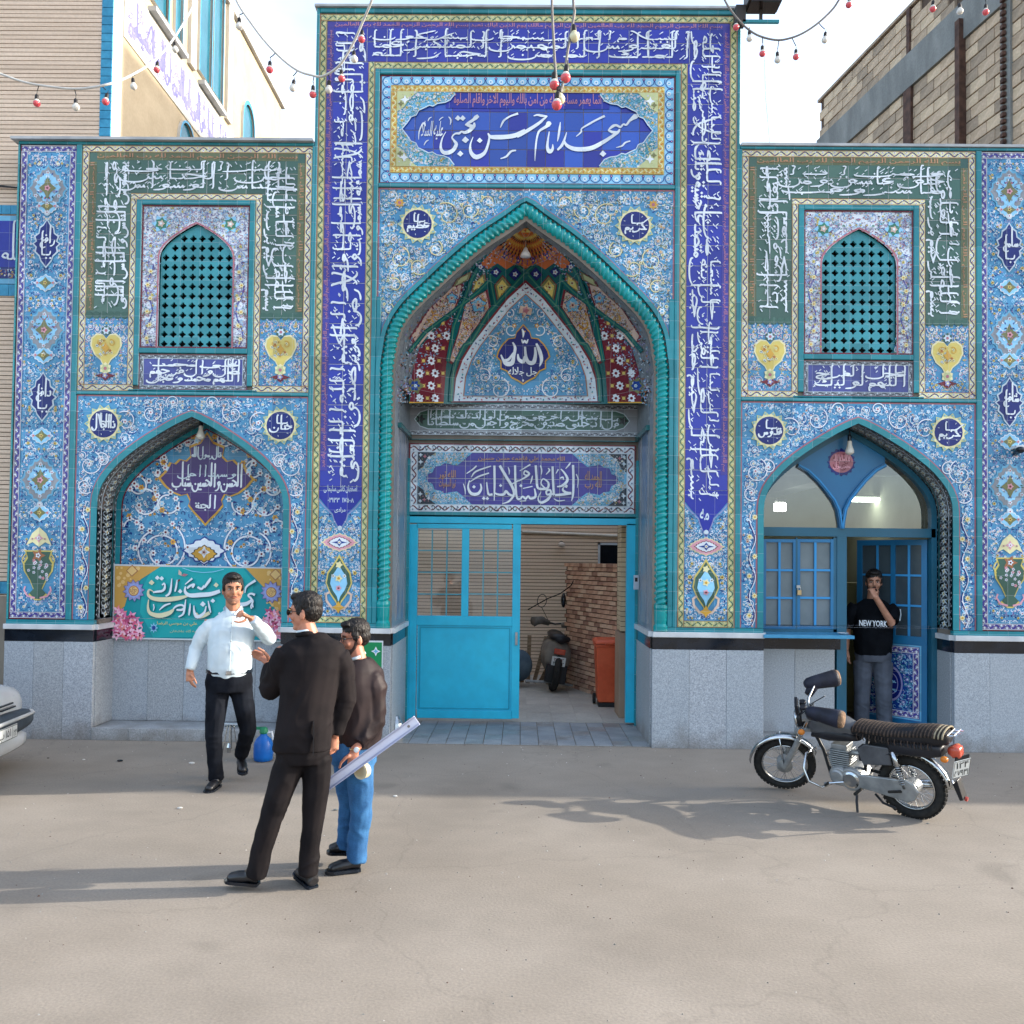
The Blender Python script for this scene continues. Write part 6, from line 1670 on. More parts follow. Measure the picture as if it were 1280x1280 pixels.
mx2,mz2=(x0_+x1_)/2,(z0_+z1_)/2-4;da.disc(mx2,mz2,16,'violet',5,24,1.45);da.disc(mx2,mz2,14,'navy',6,24,1.45);da.disc(mx2,mz2,10,'violet',7,24,1.45)
da.disc(mx2,mz2,9,'navy',8,24,1.45);calli_box(da,'الله محمد',mx2-8,mz2-2,mx2+8,mz2+11,'lblue',9,0,.3,.6,1.2);calli_box(da,'علي حسن',mx2-8,mz2-12,mx2+8,mz2+1,'lblue',9,0,.3,.6,1.2)
o=da.build('door_print',dr,world=False)
b=MB();b.box(dw-.05,dw-.02,.02,.05,.92,1.02,MATS['steel']);b.tube([(dw-.035,.05,.99),(dw-.12,.06,.99)],.009,MATS['steel']);b.build('handle',dr,world=False)
M_iw=noisemat('room_wall','#8b8a78','#9b9a88',scale=2,rough=.85);M_ic=noisemat('room_ceiling','#a8aaa2','#b5b7ae',scale=2,rough=.85)
rx0,rx1,ry0,ry1=(CR-150)*Q,(CR+160)*Q,BY+.08,4.2
b=MB();b.box(rx0,rx1,ry1,ry1+.1,0,3.36,M_iw);b.box(rx0-.1,rx0,ry0,ry1,0,3.36,M_iw);b.box(rx1,rx1+.1,ry0,ry1,0,3.36,M_iw);b.build('room_wall',kind='structure')
b=MB();b.box(rx0,rx1,ry0,ry1,.10,.124,noisemat('room_floor','#4a4640','#5a564e',scale=3,rough=.6));b.build('room_floor',kind='structure')
b=MB();b.box(rx0,rx1,ry0,ry1,3.3,3.36,M_ic);b.box(rx0,rx1,1.9,2.1,3.02,3.3,M_ic);b.box(3.55,3.85,ry0+.8,ry1,2.9,3.3,M_ic);b.build('room_ceiling',kind='structure')
for i,(px_,py_,L,lab) in enumerate(((975,634,.16,'small bright lamp behind the left pane of the booth fanlight'),(1090,625,.9,'long bright ceiling light behind the right pane of the booth fanlight'))):
    d=ray(px_,py_);t=(2.4+i*.4+DIST)/d.y;p=CAMP+d*t
    e=empty('ceiling_light',p,lab,'light','lights inside the booth')
    b=MB();
    if i==0: b.box(-.065,.065,-.05,.05,-.05,.05,emimat('lamp_lit','#ffffff',4))
    else: b.box(-L/2,L/2,-.1,.1,-.02,.02,emimat('lamp_lit2','#f4fff4',3.5))
    b.build('diffuser',e,world=False)
    b=MB();b.box(-.05 if i==0 else -L/2-.02,.05 if i==0 else L/2+.02,-.1,.1,.03 if i else .06,.06 if i else .1,M_ic);b.build('fixture',e,world=False)
cb=empty('drawer_cabinet',(X_(1072,850,1.6),1.6,.125),'yellowish drawer cabinet with small dark knobs standing inside the booth doorway','cabinet')
Mc=noisemat('cabinet_cream','#8c8358','#9a9166',scale=2,rough=.5)
b=MB();b.box(-.28,.28,0,.4,0,1.55,Mc);b.build('body',cb,world=False)
for k in range(4):
    b=MB();b.bbox(-.26,.26,-.015,.0,.06+k*.37,.40+k*.37,.006,Mc);d_=b.build('drawer',cb,world=False)
    b=MB();b.lathe((0,-.035,.25+k*.37),[(.012,0),(.018,.008),(.012,.02)],M_black,10,'y');b.build('knob',d_,world=False)
# ================================================================== wall lamps / fittings on the gateway
def cone_lamp(px,py,Y,lab):
    x,z=W(px,py,Y);e=empty('hanging_bulb',(x,Y,z),lab,'bulb','bulbs hanging in the side arches')
    b=MB();b.lathe((0,0,0),[(.004,.10),(.022,.09),(.024,.05),(.03,.03),(.045,-.01),(.045,-.035),(.02,-.055),(.001,-.058)],noisemat('bulb_white','#c9c4b6','#d6d2c6',rough=.25),16);b.build('globe',e,world=False)
    b=MB();b.lathe((0,0,.09),[(.02,0),(.02,.05),(.01,.07),(.004,.16)],M_black,12);b.build('socket',e,world=False)
cone_lamp(251,543,.22,'white bulb hanging under the point of the left niche arch')
cone_lamp(1062,562,.20,'white bulb hanging in front of the pink medallion above the booth')
x,z=W(1275,562,-.15);cm_=empty('security_camera',(x,-.02,z),'black and white camera fixed to the right pilaster at the picture edge','camera')
b=MB();b.tube([(.03,0,-.02),(.0,-.12,.0)],.03,M_black,12);b.ell((-.005,-.14,-.005),(.045,.05,.035),M_black);b.build('camera_body',cm_,world=False)
b=MB();b.box(-.02,.12,-.1,.02,.02,.05,noisemat('white_plastic','#c4c8cc','#d2d5d8',rough=.3));b.build('bracket',cm_,world=False)
# ================================================================== building on the left
LX=X_(139,100,.35)
M_cream=noisemat('cream_brick','#a8997f','#b5a68c',scale=3,rough=.8,fine=(30,.06));M_whi=noisemat('white_render','#b9b6ae','#c7c4bc',scale=2,rough=.7)
M_btile=noisemat('blue_tile_strip','#2b7ea2','#3c93b6',scale=5,rough=.25,fine=(20,.1))
lbm=MB();lbm.box(-14,LX-.12,.375,.6,0,13,M_bd);lb=lbm.build('left_building',None,label='tall building left of the gateway, thin beige brick courses and sunlit white side wall',cat='building')
course_wall('x',-14,LX-.12,0,13,.36,.0475,'','',parent=lb)
b=MB()
for k in range(120): b.box(LX-.12,LX-.0,.352,.375,.02+k*.095,.02+(k+1)*.095-.007,M_btile)
b.build('corner_tile_strip',lb,kind='stuff')
b=MB();b.box(-.119+LX,LX-.002,.376,.604,0,13,M_whi);b.build('corner_return',lb)
b=MB();b.box(-12,LX-.001,.605,7.0,0,10.25,M_cream);b.build('side_wall',lb)
SX=LX+.0
dep=lambda px: -SX*FPX/(650-px)*-1*-1
def sy(px): return SX*FPX/(px-650.0)*1.0-DIST
def sidebox(name,y0,y1,z0,z1,p,m,par=None): b=MB();b.box(SX-.05,SX+p,y0,y1,z0,z1,m);return b.build(name,par or lb)
sidebox('white_band',.61,7.02,7.74,8.42,.012,M_whi)
def side_map(u,v,off): return (SX+.013+off,u*Q,v*Q)
sa=Art(0,side_map);M_vi=noisemat('violet_tile','#625e96','#7a76a6',scale=5,rough=.4)
sa.poly([(.65/Q,7.76/Q),(7/Q,7.76/Q),(7/Q,8.34/Q),(.65/Q,8.34/Q)],M_whi,0)
for k in range(5):
    y0_=(.7+k*1.25)/Q;S_,D_,L_=calli('ان الله وملائكته يصلون علي النبي')
    calli_box(sa,('ان الله وملائكته يصلون','علي النبي يا ايها الذين','امنوا صلوا عليه وسلموا','تسليما اللهم صل علي','محمد وآل محمد وعجل')[k],y0_,7.80/Q,y0_+1.2/Q,8.30/Q,M_vi,2,0,.25,.75,5.0)
    rr=random.Random(k)
    for _ in range(60): sa.spiral(y0_+rr.uniform(0,145),rr.uniform(7.82,8.28)/Q,rr.uniform(4,8),rr.uniform(0,6),1,1.3,M_vi,2)
sa.build('calligraphy',lb)
for (y0_,y1_) in ((sy(233),sy(262)),(sy(194)-.6,sy(211))): sidebox('window_ledge',y0_,y1_,8.43,8.49,.10,M_cop)
for (a,b_,z0_,z1_) in ((232,247,8.6,10.4),(250,262,8.6,10.4),(290,304,7.6,9.25),(209,228,6.9,7.66),(150,190,8.6,10.4),(200,209,8.6,10.4)):
    y0_,y1_=sy(a),sy(b_);w=(y1_-y0_);zc=z1_-w*.75
    pts=[(y0_,z0_),(y1_,z0_),(y1_,zc)]+[(y0_+w/2+w/2*math.cos(t),zc+w*.75*math.sin(t)**.8) for t in [math.pi*k/12 for k in range(1,12)]]+[(y0_,zc)]
    n=len(pts);b=MB()
    b.add([(SX+.006,p[0],p[1]) for p in pts],[tuple(range(n))],noisemat('blue_glass','#22596a','#2f6b7c',scale=2,rough=.15));wv=b.build('arched_window',lb)
    ow=[((p[0]-(y0_+y1_)/2)*1.12+(y0_+y1_)/2,(p[1]-z0_)*1.04+z0_) for p in pts]
    b=MB();b.add([(SX+.04,p[0],p[1]) for p in pts]+[(SX+.04,p[0],p[1]) for p in ow],[(i,(i+1) % n,n+(i+1) % n,n+i) for i in range(n)],M_btile);b.add([(SX+.0,p[0],p[1]) for p in ow]+[(SX+.04,p[0],p[1]) for p in ow],[(i,(i+1) % n,n+(i+1) % n,n+i) for i in range(n)],M_whi);b.build('window_surround',wv)
for px_ in (222,270): sidebox('white_pilaster',sy(px_)-.08,sy(px_)+.12,8.5,10.25,.05,M_whi)
sidebox('parapet',.6,7.05,10.25,10.36,.06,M_cop)
x0_,x1_=-8.0,-643*Q-.06
for (za,zb) in ((Z_(5,268,.36),Z_(5,257,.36)),(Z_(5,370,.36),Z_(5,356,.36)),(Z_(5,742,.36),Z_(5,727,.36))):
    b=MB()
    for k in range(30): b.box(x1_-.1*(k+1)+.004+.08,x1_-.1*k+.08,.345,.36,za,zb,M_btile)
    b.build('blue_tile_strip',lb,kind='stuff')
za,zb=Z_(5,355,.36),Z_(5,270,.36)
b=MB();b.box(x0_,x1_+.08,.35,.36,za,zb,T('sky'));b.build('inscription_strip',lb)
fa=Art(.347);fa.rect(x0_/Q,za/Q+7,x1_/Q+8,zb/Q-7,'royal',0);fa.rect(x0_/Q,za/Q+7,x1_/Q+8,za/Q+22,'navy',1)
calli_box(fa,'الله اكبر',x1_/Q-92,za/Q+20,x1_/Q+2,zb/Q-9,'white',4,0,.2,.8,2.6);calli_box(fa,'بسم الله الرحمن',x1_/Q-220,za/Q+20,x1_/Q-100,zb/Q-9,'white',4,0,.2,.8,2.6)
fa.arab([(x0_/Q,za/Q+8),(x1_/Q+6,za/Q+8),(x1_/Q+6,za/Q+21),(x0_/Q,za/Q+21)],False,1,.8,3,leafs=('rose','lblue','gold'))
fa.build('calligraphy',lb)
b=MB();b.box(-14,-643*Q-.03,.33,.36,0,Z_(5,745,.36),noisemat('beige_stone','#857a6c','#968b7c',scale=3,rough=.6));b.build('stone_base',lb)
cbm=MB();cbm.tube([(-7.5,.34,Z_(-60,231,.34)),(X_(0,233,.34),.33,Z_(0,233,.34)),(X_(22,235,.34),.33,Z_(22,235,.34))],.011,M_black);cbm.build('wall_cable',lb)
# ================================================================== building on the right, rough brick blocks
dr_=Vector((-.16,1,0)).normalized()
def rw(px):
    k=(px-650)/FPX;d=9.96/(k+.16);return d
def rpt(d,z=0): return Vector((6.76-.16*(d-20),d-DIST,z))
nrm_r=Vector((-dr_.y,dr_.x,0))
far,near=rpt(20.0),rpt(11.3)
M_blk=[noisemat('block%d' % i,a,b_,scale=7,rough=.9,bump=.5,bscale=30,fine=(25,.12)) for i,(a,b_) in enumerate((('#9b8873','#b5a18a'),('#a9947c','#c2ad95'),('#8c7d6c','#a5937f'),('#b7a388','#ccb79d')))]
M_conc=noisemat('concrete','#6f716f','#858784',scale=3,rough=.85,bump=.2,fine=(30,.1),stretch=(1,1,.3))
M_rust=noisemat('rusty_steel','#3f2e28','#5c4338',scale=8,rough=.8)
b=MB();q0=[far,near,near-nrm_r*6*1,far-nrm_r*6]
if (q0[2]-Vector((9,q0[2].y,0))).length>50: pass
side_=Vector((1,.16,0)).normalized()
q0=[far+side_*.03,near+side_*.03,near+side_*7,far+side_*7]
b.add([tuple(p) for p in q0]+[(p.x,p.y,12.5) for p in q0],[(0,1,5,4),(1,2,6,5),(2,3,7,6),(3,0,4,7),(4,5,6,7)],M_bd)
rb=b.build('right_building',None,fixn=True,label='unfinished building of rough beige brick blocks with a concrete band, behind the right wing',cat='building')
ang_r=math.atan2((near-far).y,(near-far).x)
bl,bh=.40,.21;Lw=(near-far).length;un=(near-far)/Lw;meshes=[]
for m in M_blk:
    for bb2 in (0,1):
        mm=MB();mm.bbox(-bl/2+.006,bl/2-.006,-.02-.008*bb2,.03,-bh/2+.009,bh/2-.009,.006,m);meshes.append(mm.mesh('brick'))
zb0_,zb1_=10.95,11.62
cnt=0
rowsz=[zb0_-bh*(k+.5) for k in range(16)]+[zb1_+bh*(k+.5) for k in range(4)]
for j,z in enumerate(rowsz):
    for i in range(int(Lw/bl)+1):
        s=(i+.5+(.5 if j % 2 else 0))*bl
        if s>Lw-.1: continue
        P_=far+un*s;d=P_.y+DIST;py=700-(z-1.9)/d*FPX;px=650+P_.x/d*FPX
        vis=-15<py<215 and px<1300
        if vis and cnt<295:
            inst(random.choice(meshes),'brick',rb,(P_.x+side_.x*.012,P_.y,z),(0,random.uniform(-.012,.012),ang_r),world=False);cnt += 1
rest=MB()
for k in range(46):
    z=1.0+k*bh
    if z+bh>rowsz[15]-bh/2: break
    for i in range(int(Lw/bl)):
        P_=far+un*((i+.5+(.5 if k % 2 else 0))*bl-.0)
        a=P_-un*(bl/2-.006);c_=P_+un*(bl/2-.006);f=-side_*.018
        rest.add([tuple(a+f+Vector((0,0,z))),tuple(c_+f+Vector((0,0,z))),tuple(c_+f+Vector((0,0,z+bh-.016))),tuple(a+f+Vector((0,0,z+bh-.016)))],[(0,1,2,3)],M_blk[(i*7+k) % 4])
rest.build('lower_blocks',rb,kind='stuff')
def rbox(name,d0,d1,z0,z1,pr,m):
    a,c_=rpt(d0),rpt(d1);f=-side_*pr;bk_=side_*.05;b=MB()
    v=[a+f,c_+f,c_+bk_,a+bk_];b.add([(p.x,p.y,z0) for p in v]+[(p.x,p.y,z1) for p in v],[(0,1,5,4),(1,2,6,5),(2,3,7,6),(3,0,4,7),(4,5,6,7),(3,2,1,0)],m);return b.build(name,rb,fixn=True)
rbox('concrete_band',20.05,11.3,zb0_,zb1_,.06,M_conc)
d_a=rw(1135);rbox('steel_column',d_a+.12,d_a-.12,6,zb0_-.02,.07,M_rust);rbox('steel_column',d_a+.05,d_a-.05,zb1_+.01,12.5,.05,M_rust)
d_b=rw(1203);rbox('rusty_pipe',d_b+.06,d_b-.06,6,11.3,.14,M_rust)
d_c=rw(1258);rbox('concrete_column',d_c+.11,d_c-.11,6,12.6,.05,M_conc)
b=MB()
for k in range(40):
    a=rpt(d_c)-side_*.09;z=8.2+k*.11;b.box(a.x-.03,a.x+.03,a.y-.04,a.y+.04,z,z+.06,M_rust)
b.build('column_mesh',rb,kind='stuff')
rbox('parapet',20.05,11.3,12.5,12.56,.04,M_blk[2])
b=MB();b.box(802*Q,34,.02,3.5,0,6.15,M_bb);b.build('neighbour_building',None,label='long low beige building continuing the street line to the right of the gateway',cat='building')
e=empty('flood_light',(X_(935,8,-.2),-.2,Z_(935,8,-.2)),'dark flood light on a short arm at the top right corner of the portal','flood light')
M_dk=noisemat('dark_metal','#2e2a28','#3d3936',scale=4,rough=.5)
b=MB();b.box(-.02,.32,-.16,.10,.0,.14,M_dk);b.box(.0,.30,-.14,.08,-.03,-.001,noisemat('dark_lens','#241c1a','#2e2624',rough=.15));b.build('lamp_head',e,world=False)
b=MB();b.box(-.05,.32,.0,.03,-.165,-.135,M_teal);b.box(.12,.15,.0,.03,-.135,-.03,M_dk);b.box(-.12,-.02,.0,.12,-.16,.02,M_dk);b.build('bracket',e,world=False)
# ================================================================== banner in the left niche
BYY=.385;FLAT=True
def bnq(x,y): return q(130+x/5.333,690+y/5.333,BYY)
def banner():
    e=empty('banner',(CL*Q,BYY,Z_(240,803,BYY)),'turquoise printed banner with white lettering and pink flowers hung across the left niche','banner')
    a=Art(BYY)
    TL,TR,BR,BL=bnq(65,80),bnq(1192,105),bnq(1192,600),bnq(55,578)
    M_sheet=noisemat('banner_sheet','#c3cad0','#d0d6da',scale=2,rough=.5)
    a.poly([TL,TR,BR,BL],M_sheet,0)
    b=MB();b.prism([(x*Q,z*Q) for x,z in (BL,BR,TR,TL)],BYY+.001,BYY+.006,M_sheet);b.build('backing',e)
    P=lambda *L: [bnq(*p) for p in L]
    a.poly(P((75,92),(1180,112),(1180,590),(66,568)),noisemat('ban_teal','#118f98','#118f98',rough=.45),1)
    a.poly(P((330,99),(930,109),(1000,200),(960,560),(330,570),(240,400),(260,230)),noisemat('ban_teal2','#17a3a6','#17a3a6',rough=.45),2)
    gold=noisemat('ban_gold','#c79a4e','#c79a4e',rough=.5);gold2=noisemat('ban_gold2','#dcb878','#dcb878',rough=.5)
    a.poly(P((75,92),(378,97),(250,180),(165,270),(140,360),(70,420)),gold,3);a.poly(P((945,107),(1180,112),(1180,400),(1110,350),(1070,240)),gold,3)
    rr=random.Random(8)
    for k in range(46):
        u,v=(rr.uniform(80,250),rr.uniform(100,380)) if k % 2 else (rr.uniform(1090,1175),rr.uniform(120,380))
        if u<260 and v>100+(250-u)*1.6: continue
        x,z=bnq(u,v);a.disc(x,z,rr.uniform(1.2,3),gold2,4,6)
    for (u,v) in ((190,125),(1145,150)):
        x,z=bnq(u,v);a.star(x,z,8,7.9,2,'brown',4.6);a.star(x,z,6.6,6.5,2,gold2,5.4)
    for (u,v) in ((203,258),(1118,268)):
        x,z=bnq(u,v);a.star(x,z,15,11,12,'dblue',6.2,.1);a.star(x,z,14.2,10.2,12,'violet',7,.1);a.star(x,z,10.5,8.5,12,noisemat('ban_lav','#8f9fd6','#8f9fd6',rough=.5),8);a.disc(x,z,6.8,'brown',9,16);a.disc(x,z,5.8,gold2,10,16)
        for k in range(4): a.spiral(x+2.5*math.cos(k*1.57),z+2.5*math.sin(k*1.57),2.2,k,1,.7,'brown',11)
    pk=[noisemat('ban_pk%d' % i,c,c,rough=.5) for i,c in enumerate(('#e07aa8','#f0a8c8','#d65c80','#e88c8c','#f6c8dc','#b84a78'))]
    for (cx_,cy_,sx,sy_,n) in ((150,480,95,95,46),(1130,490,60,95,34)):
        for k in range(n):
            u=cx_+rr.uniform(-1,1)*sx;v=cy_+rr.uniform(-1,1)*sy_
            if v<cy_-sy_*.4 and abs(u-cx_)>sx*.6: continue
            u=max(86,min(1172,u));v=min(556,v);x,z=bnq(u,v);an=rr.uniform(0,6.28)
            for j in range(5): a.leaf(x,z,7.2,2.3,an+j*1.256,rr.choice(pk),7+j*.4)
            a.disc(x,z,1.3,'maroon' if k % 3==0 else pk[4],10,6)
        for k in range(5): x,z=bnq(cx_+rr.uniform(-.5,.5)*sx,cy_+60);a.leaf(x,z,9,2.2,rr.uniform(0,3),'green',6)
    a.build('print',e)
    t=Art(BYY-.024);Z4=lambda x,y: q(150+x/6.095,700+y/6.095,BYY);cr_=noisemat('ban_cream','#d9d2ae','#d9d2ae',rough=.5)
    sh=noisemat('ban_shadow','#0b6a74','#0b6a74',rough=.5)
    cre=[[(262,240,6),(232,225,12),(224,262,20),(262,292,28),(350,300,32),(450,290,30),(528,272,12)],[(228,300,6),(222,360,16),(242,405,26),(310,422,34),(385,402,30),(418,372,12)],
           [(590,400,10),(605,428,24),(640,425,26),(690,400,24)],[(740,190,20)],[(250,172,22)]]
    whi=[[(415,372,10),(440,350,14),(475,342,14),(500,356,14),(480,378,16),(440,378,12)],[(545,330,6),(540,380,14),(534,420,8)],[(510,300,6),(502,360,14),(490,410,14),(455,432,10)],
           [(572,345,6),(576,400,18),(600,432,24),(650,400,16),(665,350,8)],[(640,335,22)],[(680,310,6),(690,360,14),(700,400,8)],[(716,310,18)],[(265,335,6),(270,360,8),(264,385,5)],[(310,380,6),(350,345,14),(395,330,8)],
           [(405,140,6),(398,210,14),(385,255,16),(358,275,12)],[(445,150,6),(438,200,14),(428,240,10)],[(352,180,10),(350,215,16),(330,235,16),(295,240,16),(262,245,10)],[(330,190,10),(350,175,12)],[(295,135,18)],[(328,140,18)],[(468,238,18)],
           [(508,200,8),(505,240,20),(540,268,28),(620,265,32),(700,258,30),(770,235,24)],[(520,215,12),(545,195,16),(575,185,14),(560,210,14)],[(505,185,6),(560,140,14)],[(600,205,14),(630,220,16),(650,195,14),(640,215,12)],[(650,210,14),(672,180,18),(690,155,18),(700,135,8)],
           [(930,130,8),(938,170,14),(932,200,6)],[(960,250,6),(965,215,12),(985,190,14),(1040,155,18)],[(1035,265,18),(1005,255,14),(985,270,14),(1010,300,16),(975,330,26),(930,338,28),(900,330,14)],[(1010,370,10),(1005,350,10),(1020,315,12),(1012,300,8),(1020,360,12)],[(800,250,16),(850,280,22),(880,260,14)],[(760,400,14),(800,430,22),(850,420,18),(880,380,8)]]
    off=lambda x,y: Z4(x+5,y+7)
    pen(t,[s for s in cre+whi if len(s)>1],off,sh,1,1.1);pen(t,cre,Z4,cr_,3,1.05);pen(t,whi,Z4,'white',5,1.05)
    for (s,u0,u1,v0,v1,c_) in (('علي بن موسي الرضا',290,600,500,470,'yel'),('تكيه گاه عاشقان',390,620,552,530,'lgreen')):
        p,r=Z4(u0,v0),Z4(u1,v1);t.text(s,p[0],p[1],r[0],r[1],c_,6,0,.01,1.0)
    x,z=Z4(268,515);t.star(x,z,6,3,8,'lblue',6,0,1.2);t.star(x,z,3.4,2,8,'dblue',7,0,1.2)
    x,z=Z4(480,120);t.leaf(x,z,9,3,2.0,'salmon',8);t.leaf(x,z,9,2.6,.2,'rose',9);t.leaf(x-2,z-4,5,1.6,-2.2,'maroon',10)
    t.stroke([Z4(u,v) for u,v in ((485,60),(560,85),(640,95),(720,90),(800,70))],.8,'lblue',6)
    t.build('lettering',e)
banner()
def poster():
    Y=-.045;e=empty('poster',(X_(460,860,Y),Y,Z_(460,905,Y)),'green poster with white star pattern stuck on the granite left of the gate','poster')
    a=Art(Y-.002);C_=lambda x,y: q(x,y,Y)
    def rc_(x0,y0,x1,y1,c,l): p,r=C_(x0,y1),C_(x1,y0);a.rect(p[0],p[1],r[0],r[1],c,l)
    b=MB();p,r=C_(432,905),C_(479,801);b.box(p[0]*Q,r[0]*Q,Y,Y+.006,p[1]*Q,r[1]*Q,MATS['banner_sheet']);b.build('backing',e)
    rc_(433,803,477.5,904,noisemat('post_green','#12804e','#12804e',rough=.4),0);rc_(433,838,477.5,904,noisemat('post_green2','#0e6a44','#0e6a44',rough=.4),1)
    for k in range(9): x,z=C_(436+k*4.2,812+k*3.4);a.star(x,z,5,2.4,6,'lgreen',2,k)
    x,z=C_(470,814);a.star(x,z,6,2.6,4,'white',4);a.star(x,z,3.4,1.6,4,'sky',5)
    rc_(433,837,477.5,839,'gold',5);rc_(472,836,477.5,843,'gold',6)
    for k in range(4): calli_box(a,('السلام عليك','يا علي بن','موسي الرضا','مبارك باد')[k],C_(437,0)[0],C_(0,856+k*13)[1],C_(474,0)[0],C_(0,845+k*13)[1],'white',6,0,.3,.7,1.0)
    a.build('print',e)
poster()
# ================================================================== festoon lights
M_cabw=noisemat('cable_white','#b9b7b2','#cac8c3',rough=.5);M_cabg=noisemat('cable_grey','#6f6a66','#807b76',rough=.6);M_soc=noisemat('socket_black','#1d1a1a','#2a2626',rough=.5)
M_gw=noisemat('globe_white','#cfcac0','#dad6cd',rough=.25,spec=.5);M_gr=noisemat('globe_red','#c8464e','#d4555c',rough=.25,spec=.5);M_gy=noisemat('globe_cream','#cfc69c','#dad2ac',rough=.25,spec=.5)
def bulb_meshes(r):
    out={}
    for k,lowm in (('red',M_gr),('white',M_gw),('cream',M_gy)):
        b=MB();n=16;pr=[(r*.45,r*1.15),(r*.62,r*.8),(r*.92,r*.35)];b.lathe((0,0,0),[(.001,r*1.16)]+pr,M_gw if k != 'cream' else M_gy,n);b.lathe((0,0,0),[(r*.92,r*.35),(r,0),(r*.9,-r*.45),(r*.6,-r*.82),(r*.25,-r),(.001,-r*1.02)],lowm,n)
        out[k]=b.mesh('bulb',True)
    b=MB();b.lathe((0,0,0),[(r*.5,r*1.05),(r*.55,r*1.2),(r*.5,r*2.2),(r*.3,r*2.5),(r*.08,r*2.6)],M_soc,14);b.tube([(0,0,r*2.5),(.004,0,r*3.4)],r*.09,M_soc,6)
    out['s']=b.mesh('socket',True);return out
def festoon(pts,bulbs,m,rad,label,r=.030):
    P3=[]
    for px,py,Y in pts:
        d=ray(px,py);t=(Y+DIST)/d.y;P3.append(CAMP+d*t)
    e=empty('festoon_string',P3[0],label,'string lights','strings of red and white bulbs')
    fine_=[]
    for i in range(len(P3)-1):
        p0=P3[max(i-1,0)];p1,p2=P3[i],P3[i+1];p3=P3[min(i+2,len(P3)-1)]
        for k in range(6): t=k/6;fine_.append(.5*((2*p1)+(-p0+p2)*t+(2*p0-5*p1+4*p2-p3)*t*t+(-p0+3*p1-3*p2+p3)*t**3))
    fine_.append(P3[-1]);b=MB();b.tube(fine_,rad,m,8);b.build('cable',e,smooth=True)
    ms=bulb_meshes(r)
    for (px,py,Y,kind) in bulbs:
        d=ray(px,py);t=(Y+DIST)/d.y;p=CAMP+d*t
        tilt=(random.uniform(-.12,.12),random.uniform(-.12,.12),0)
        o=inst(ms[kind],'bulb',e,p,tilt);inst(ms['s'],'socket',o,p,tilt)
        top=p+Vector((0,0,r*3.4));near=min(fine_,key=lambda v: (v-top).length)
        if (near-top).length<.6: b=MB();b.tube([top,(top+near)/2+Vector((0,0,-.004)),near],.004,M_soc,6);b.build('dropper',o)
ya=-1.8
festoon([(-60,70,ya),(0,92,ya),(28,102,ya),(60,108,ya),(100,111,ya),(140,104,ya),(168,92,-1.4),(195,74,-1.1),(220,44,-.8),(245,0,-.5),(255,-30,-.3)],
        [(46,129,ya,'red'),(95,134,ya,'white'),(132,127,ya,'red'),(167,108,-1.2,'white'),(196,87,-1.0,'red'),(219,62,-.8,'white')],M_cabw,.010,'long white cable of red and white bulbs sagging across the upper left building',.030)
festoon([(285,-25,ya),(298,5,ya),(312,26,ya),(330,50,ya),(352,73,ya),(372,88,ya),(390,94,ya),(404,95,ya),(424,82,ya-.1),(441,55,ya-.2),(454,26,ya-.3),(464,2,ya-.4),(470,-20,ya-.5)],
        [(299,33,ya,'white'),(337,87,ya,'red'),(366,110,ya,'white'),(391,118,ya,'red'),(411,112,ya,'white'),(427,98,ya,'red'),(443,74,ya,'white'),(452,49,ya,'red')],M_cabw,.010,'thick white cable of bulbs hanging in a deep loop over the portal left corner',.030)
yc=-4.0
festoon([(716,-20,yc),(717,8,yc),(718,16,yc),(713,45,yc),(709,68,yc),(706,90,yc),(702,112,yc),(699,122,yc),(697,112,yc+.1),(694,85,yc+.1),(692,50,yc+.15),(690,10,yc+.2),(690,-20,yc+.2)],
        [(718,46,yc,'cream'),(707,97,yc,'red'),(700,124,yc,'cream'),(696,131,yc-.1,'red'),(693,106,yc+.1,'red')],M_cabg,.008,'steep double strand of bulbs hanging in front of the blue title panel',.030)
yd=-1.5
festoon([(895,-25,yd),(908,4,yd),(925,27,yd),(945,43,yd),(970,50,yd),(990,47,yd),(1008,39,yd),(1026,26,yd),(1042,10,yd),(1052,-6,yd)],
        [(920,34,yd,'red'),(937,48,yd,'white'),(953,67,yd,'red'),(972,75,yd,'white'),(995,71,yd,'red'),(1031,50,yd,'white'),(1061,6,yd,'red')],M_cabg,.009,'grey cable of red and white bulbs sagging against the sky right of the portal',.028)
festoon([(1130,-25,yd),(1166,-10,yd),(1200,-4,yd),(1232,-8,yd),(1275,-20,yd)],[(1166,11,yd,'red'),(1200,14,yd,'white'),(1232,15,yd,'red')],M_cabg,.009,'three bulbs hanging at the top right edge before the brick building',.028)
b=MB();b.tube([(X_(955,50,-.5),-.5,Z_(955,50,-.5)),(X_(957,120,-.4),-.4,Z_(957,120,-.4)),(X_(962,178,-.1),-.1,Z_(962,178,-.1))],.003,M_cabw,6);b.build('thin_wire',None,label='thin pale wire hanging from the bulbs down to the right wing top',cat='wire')
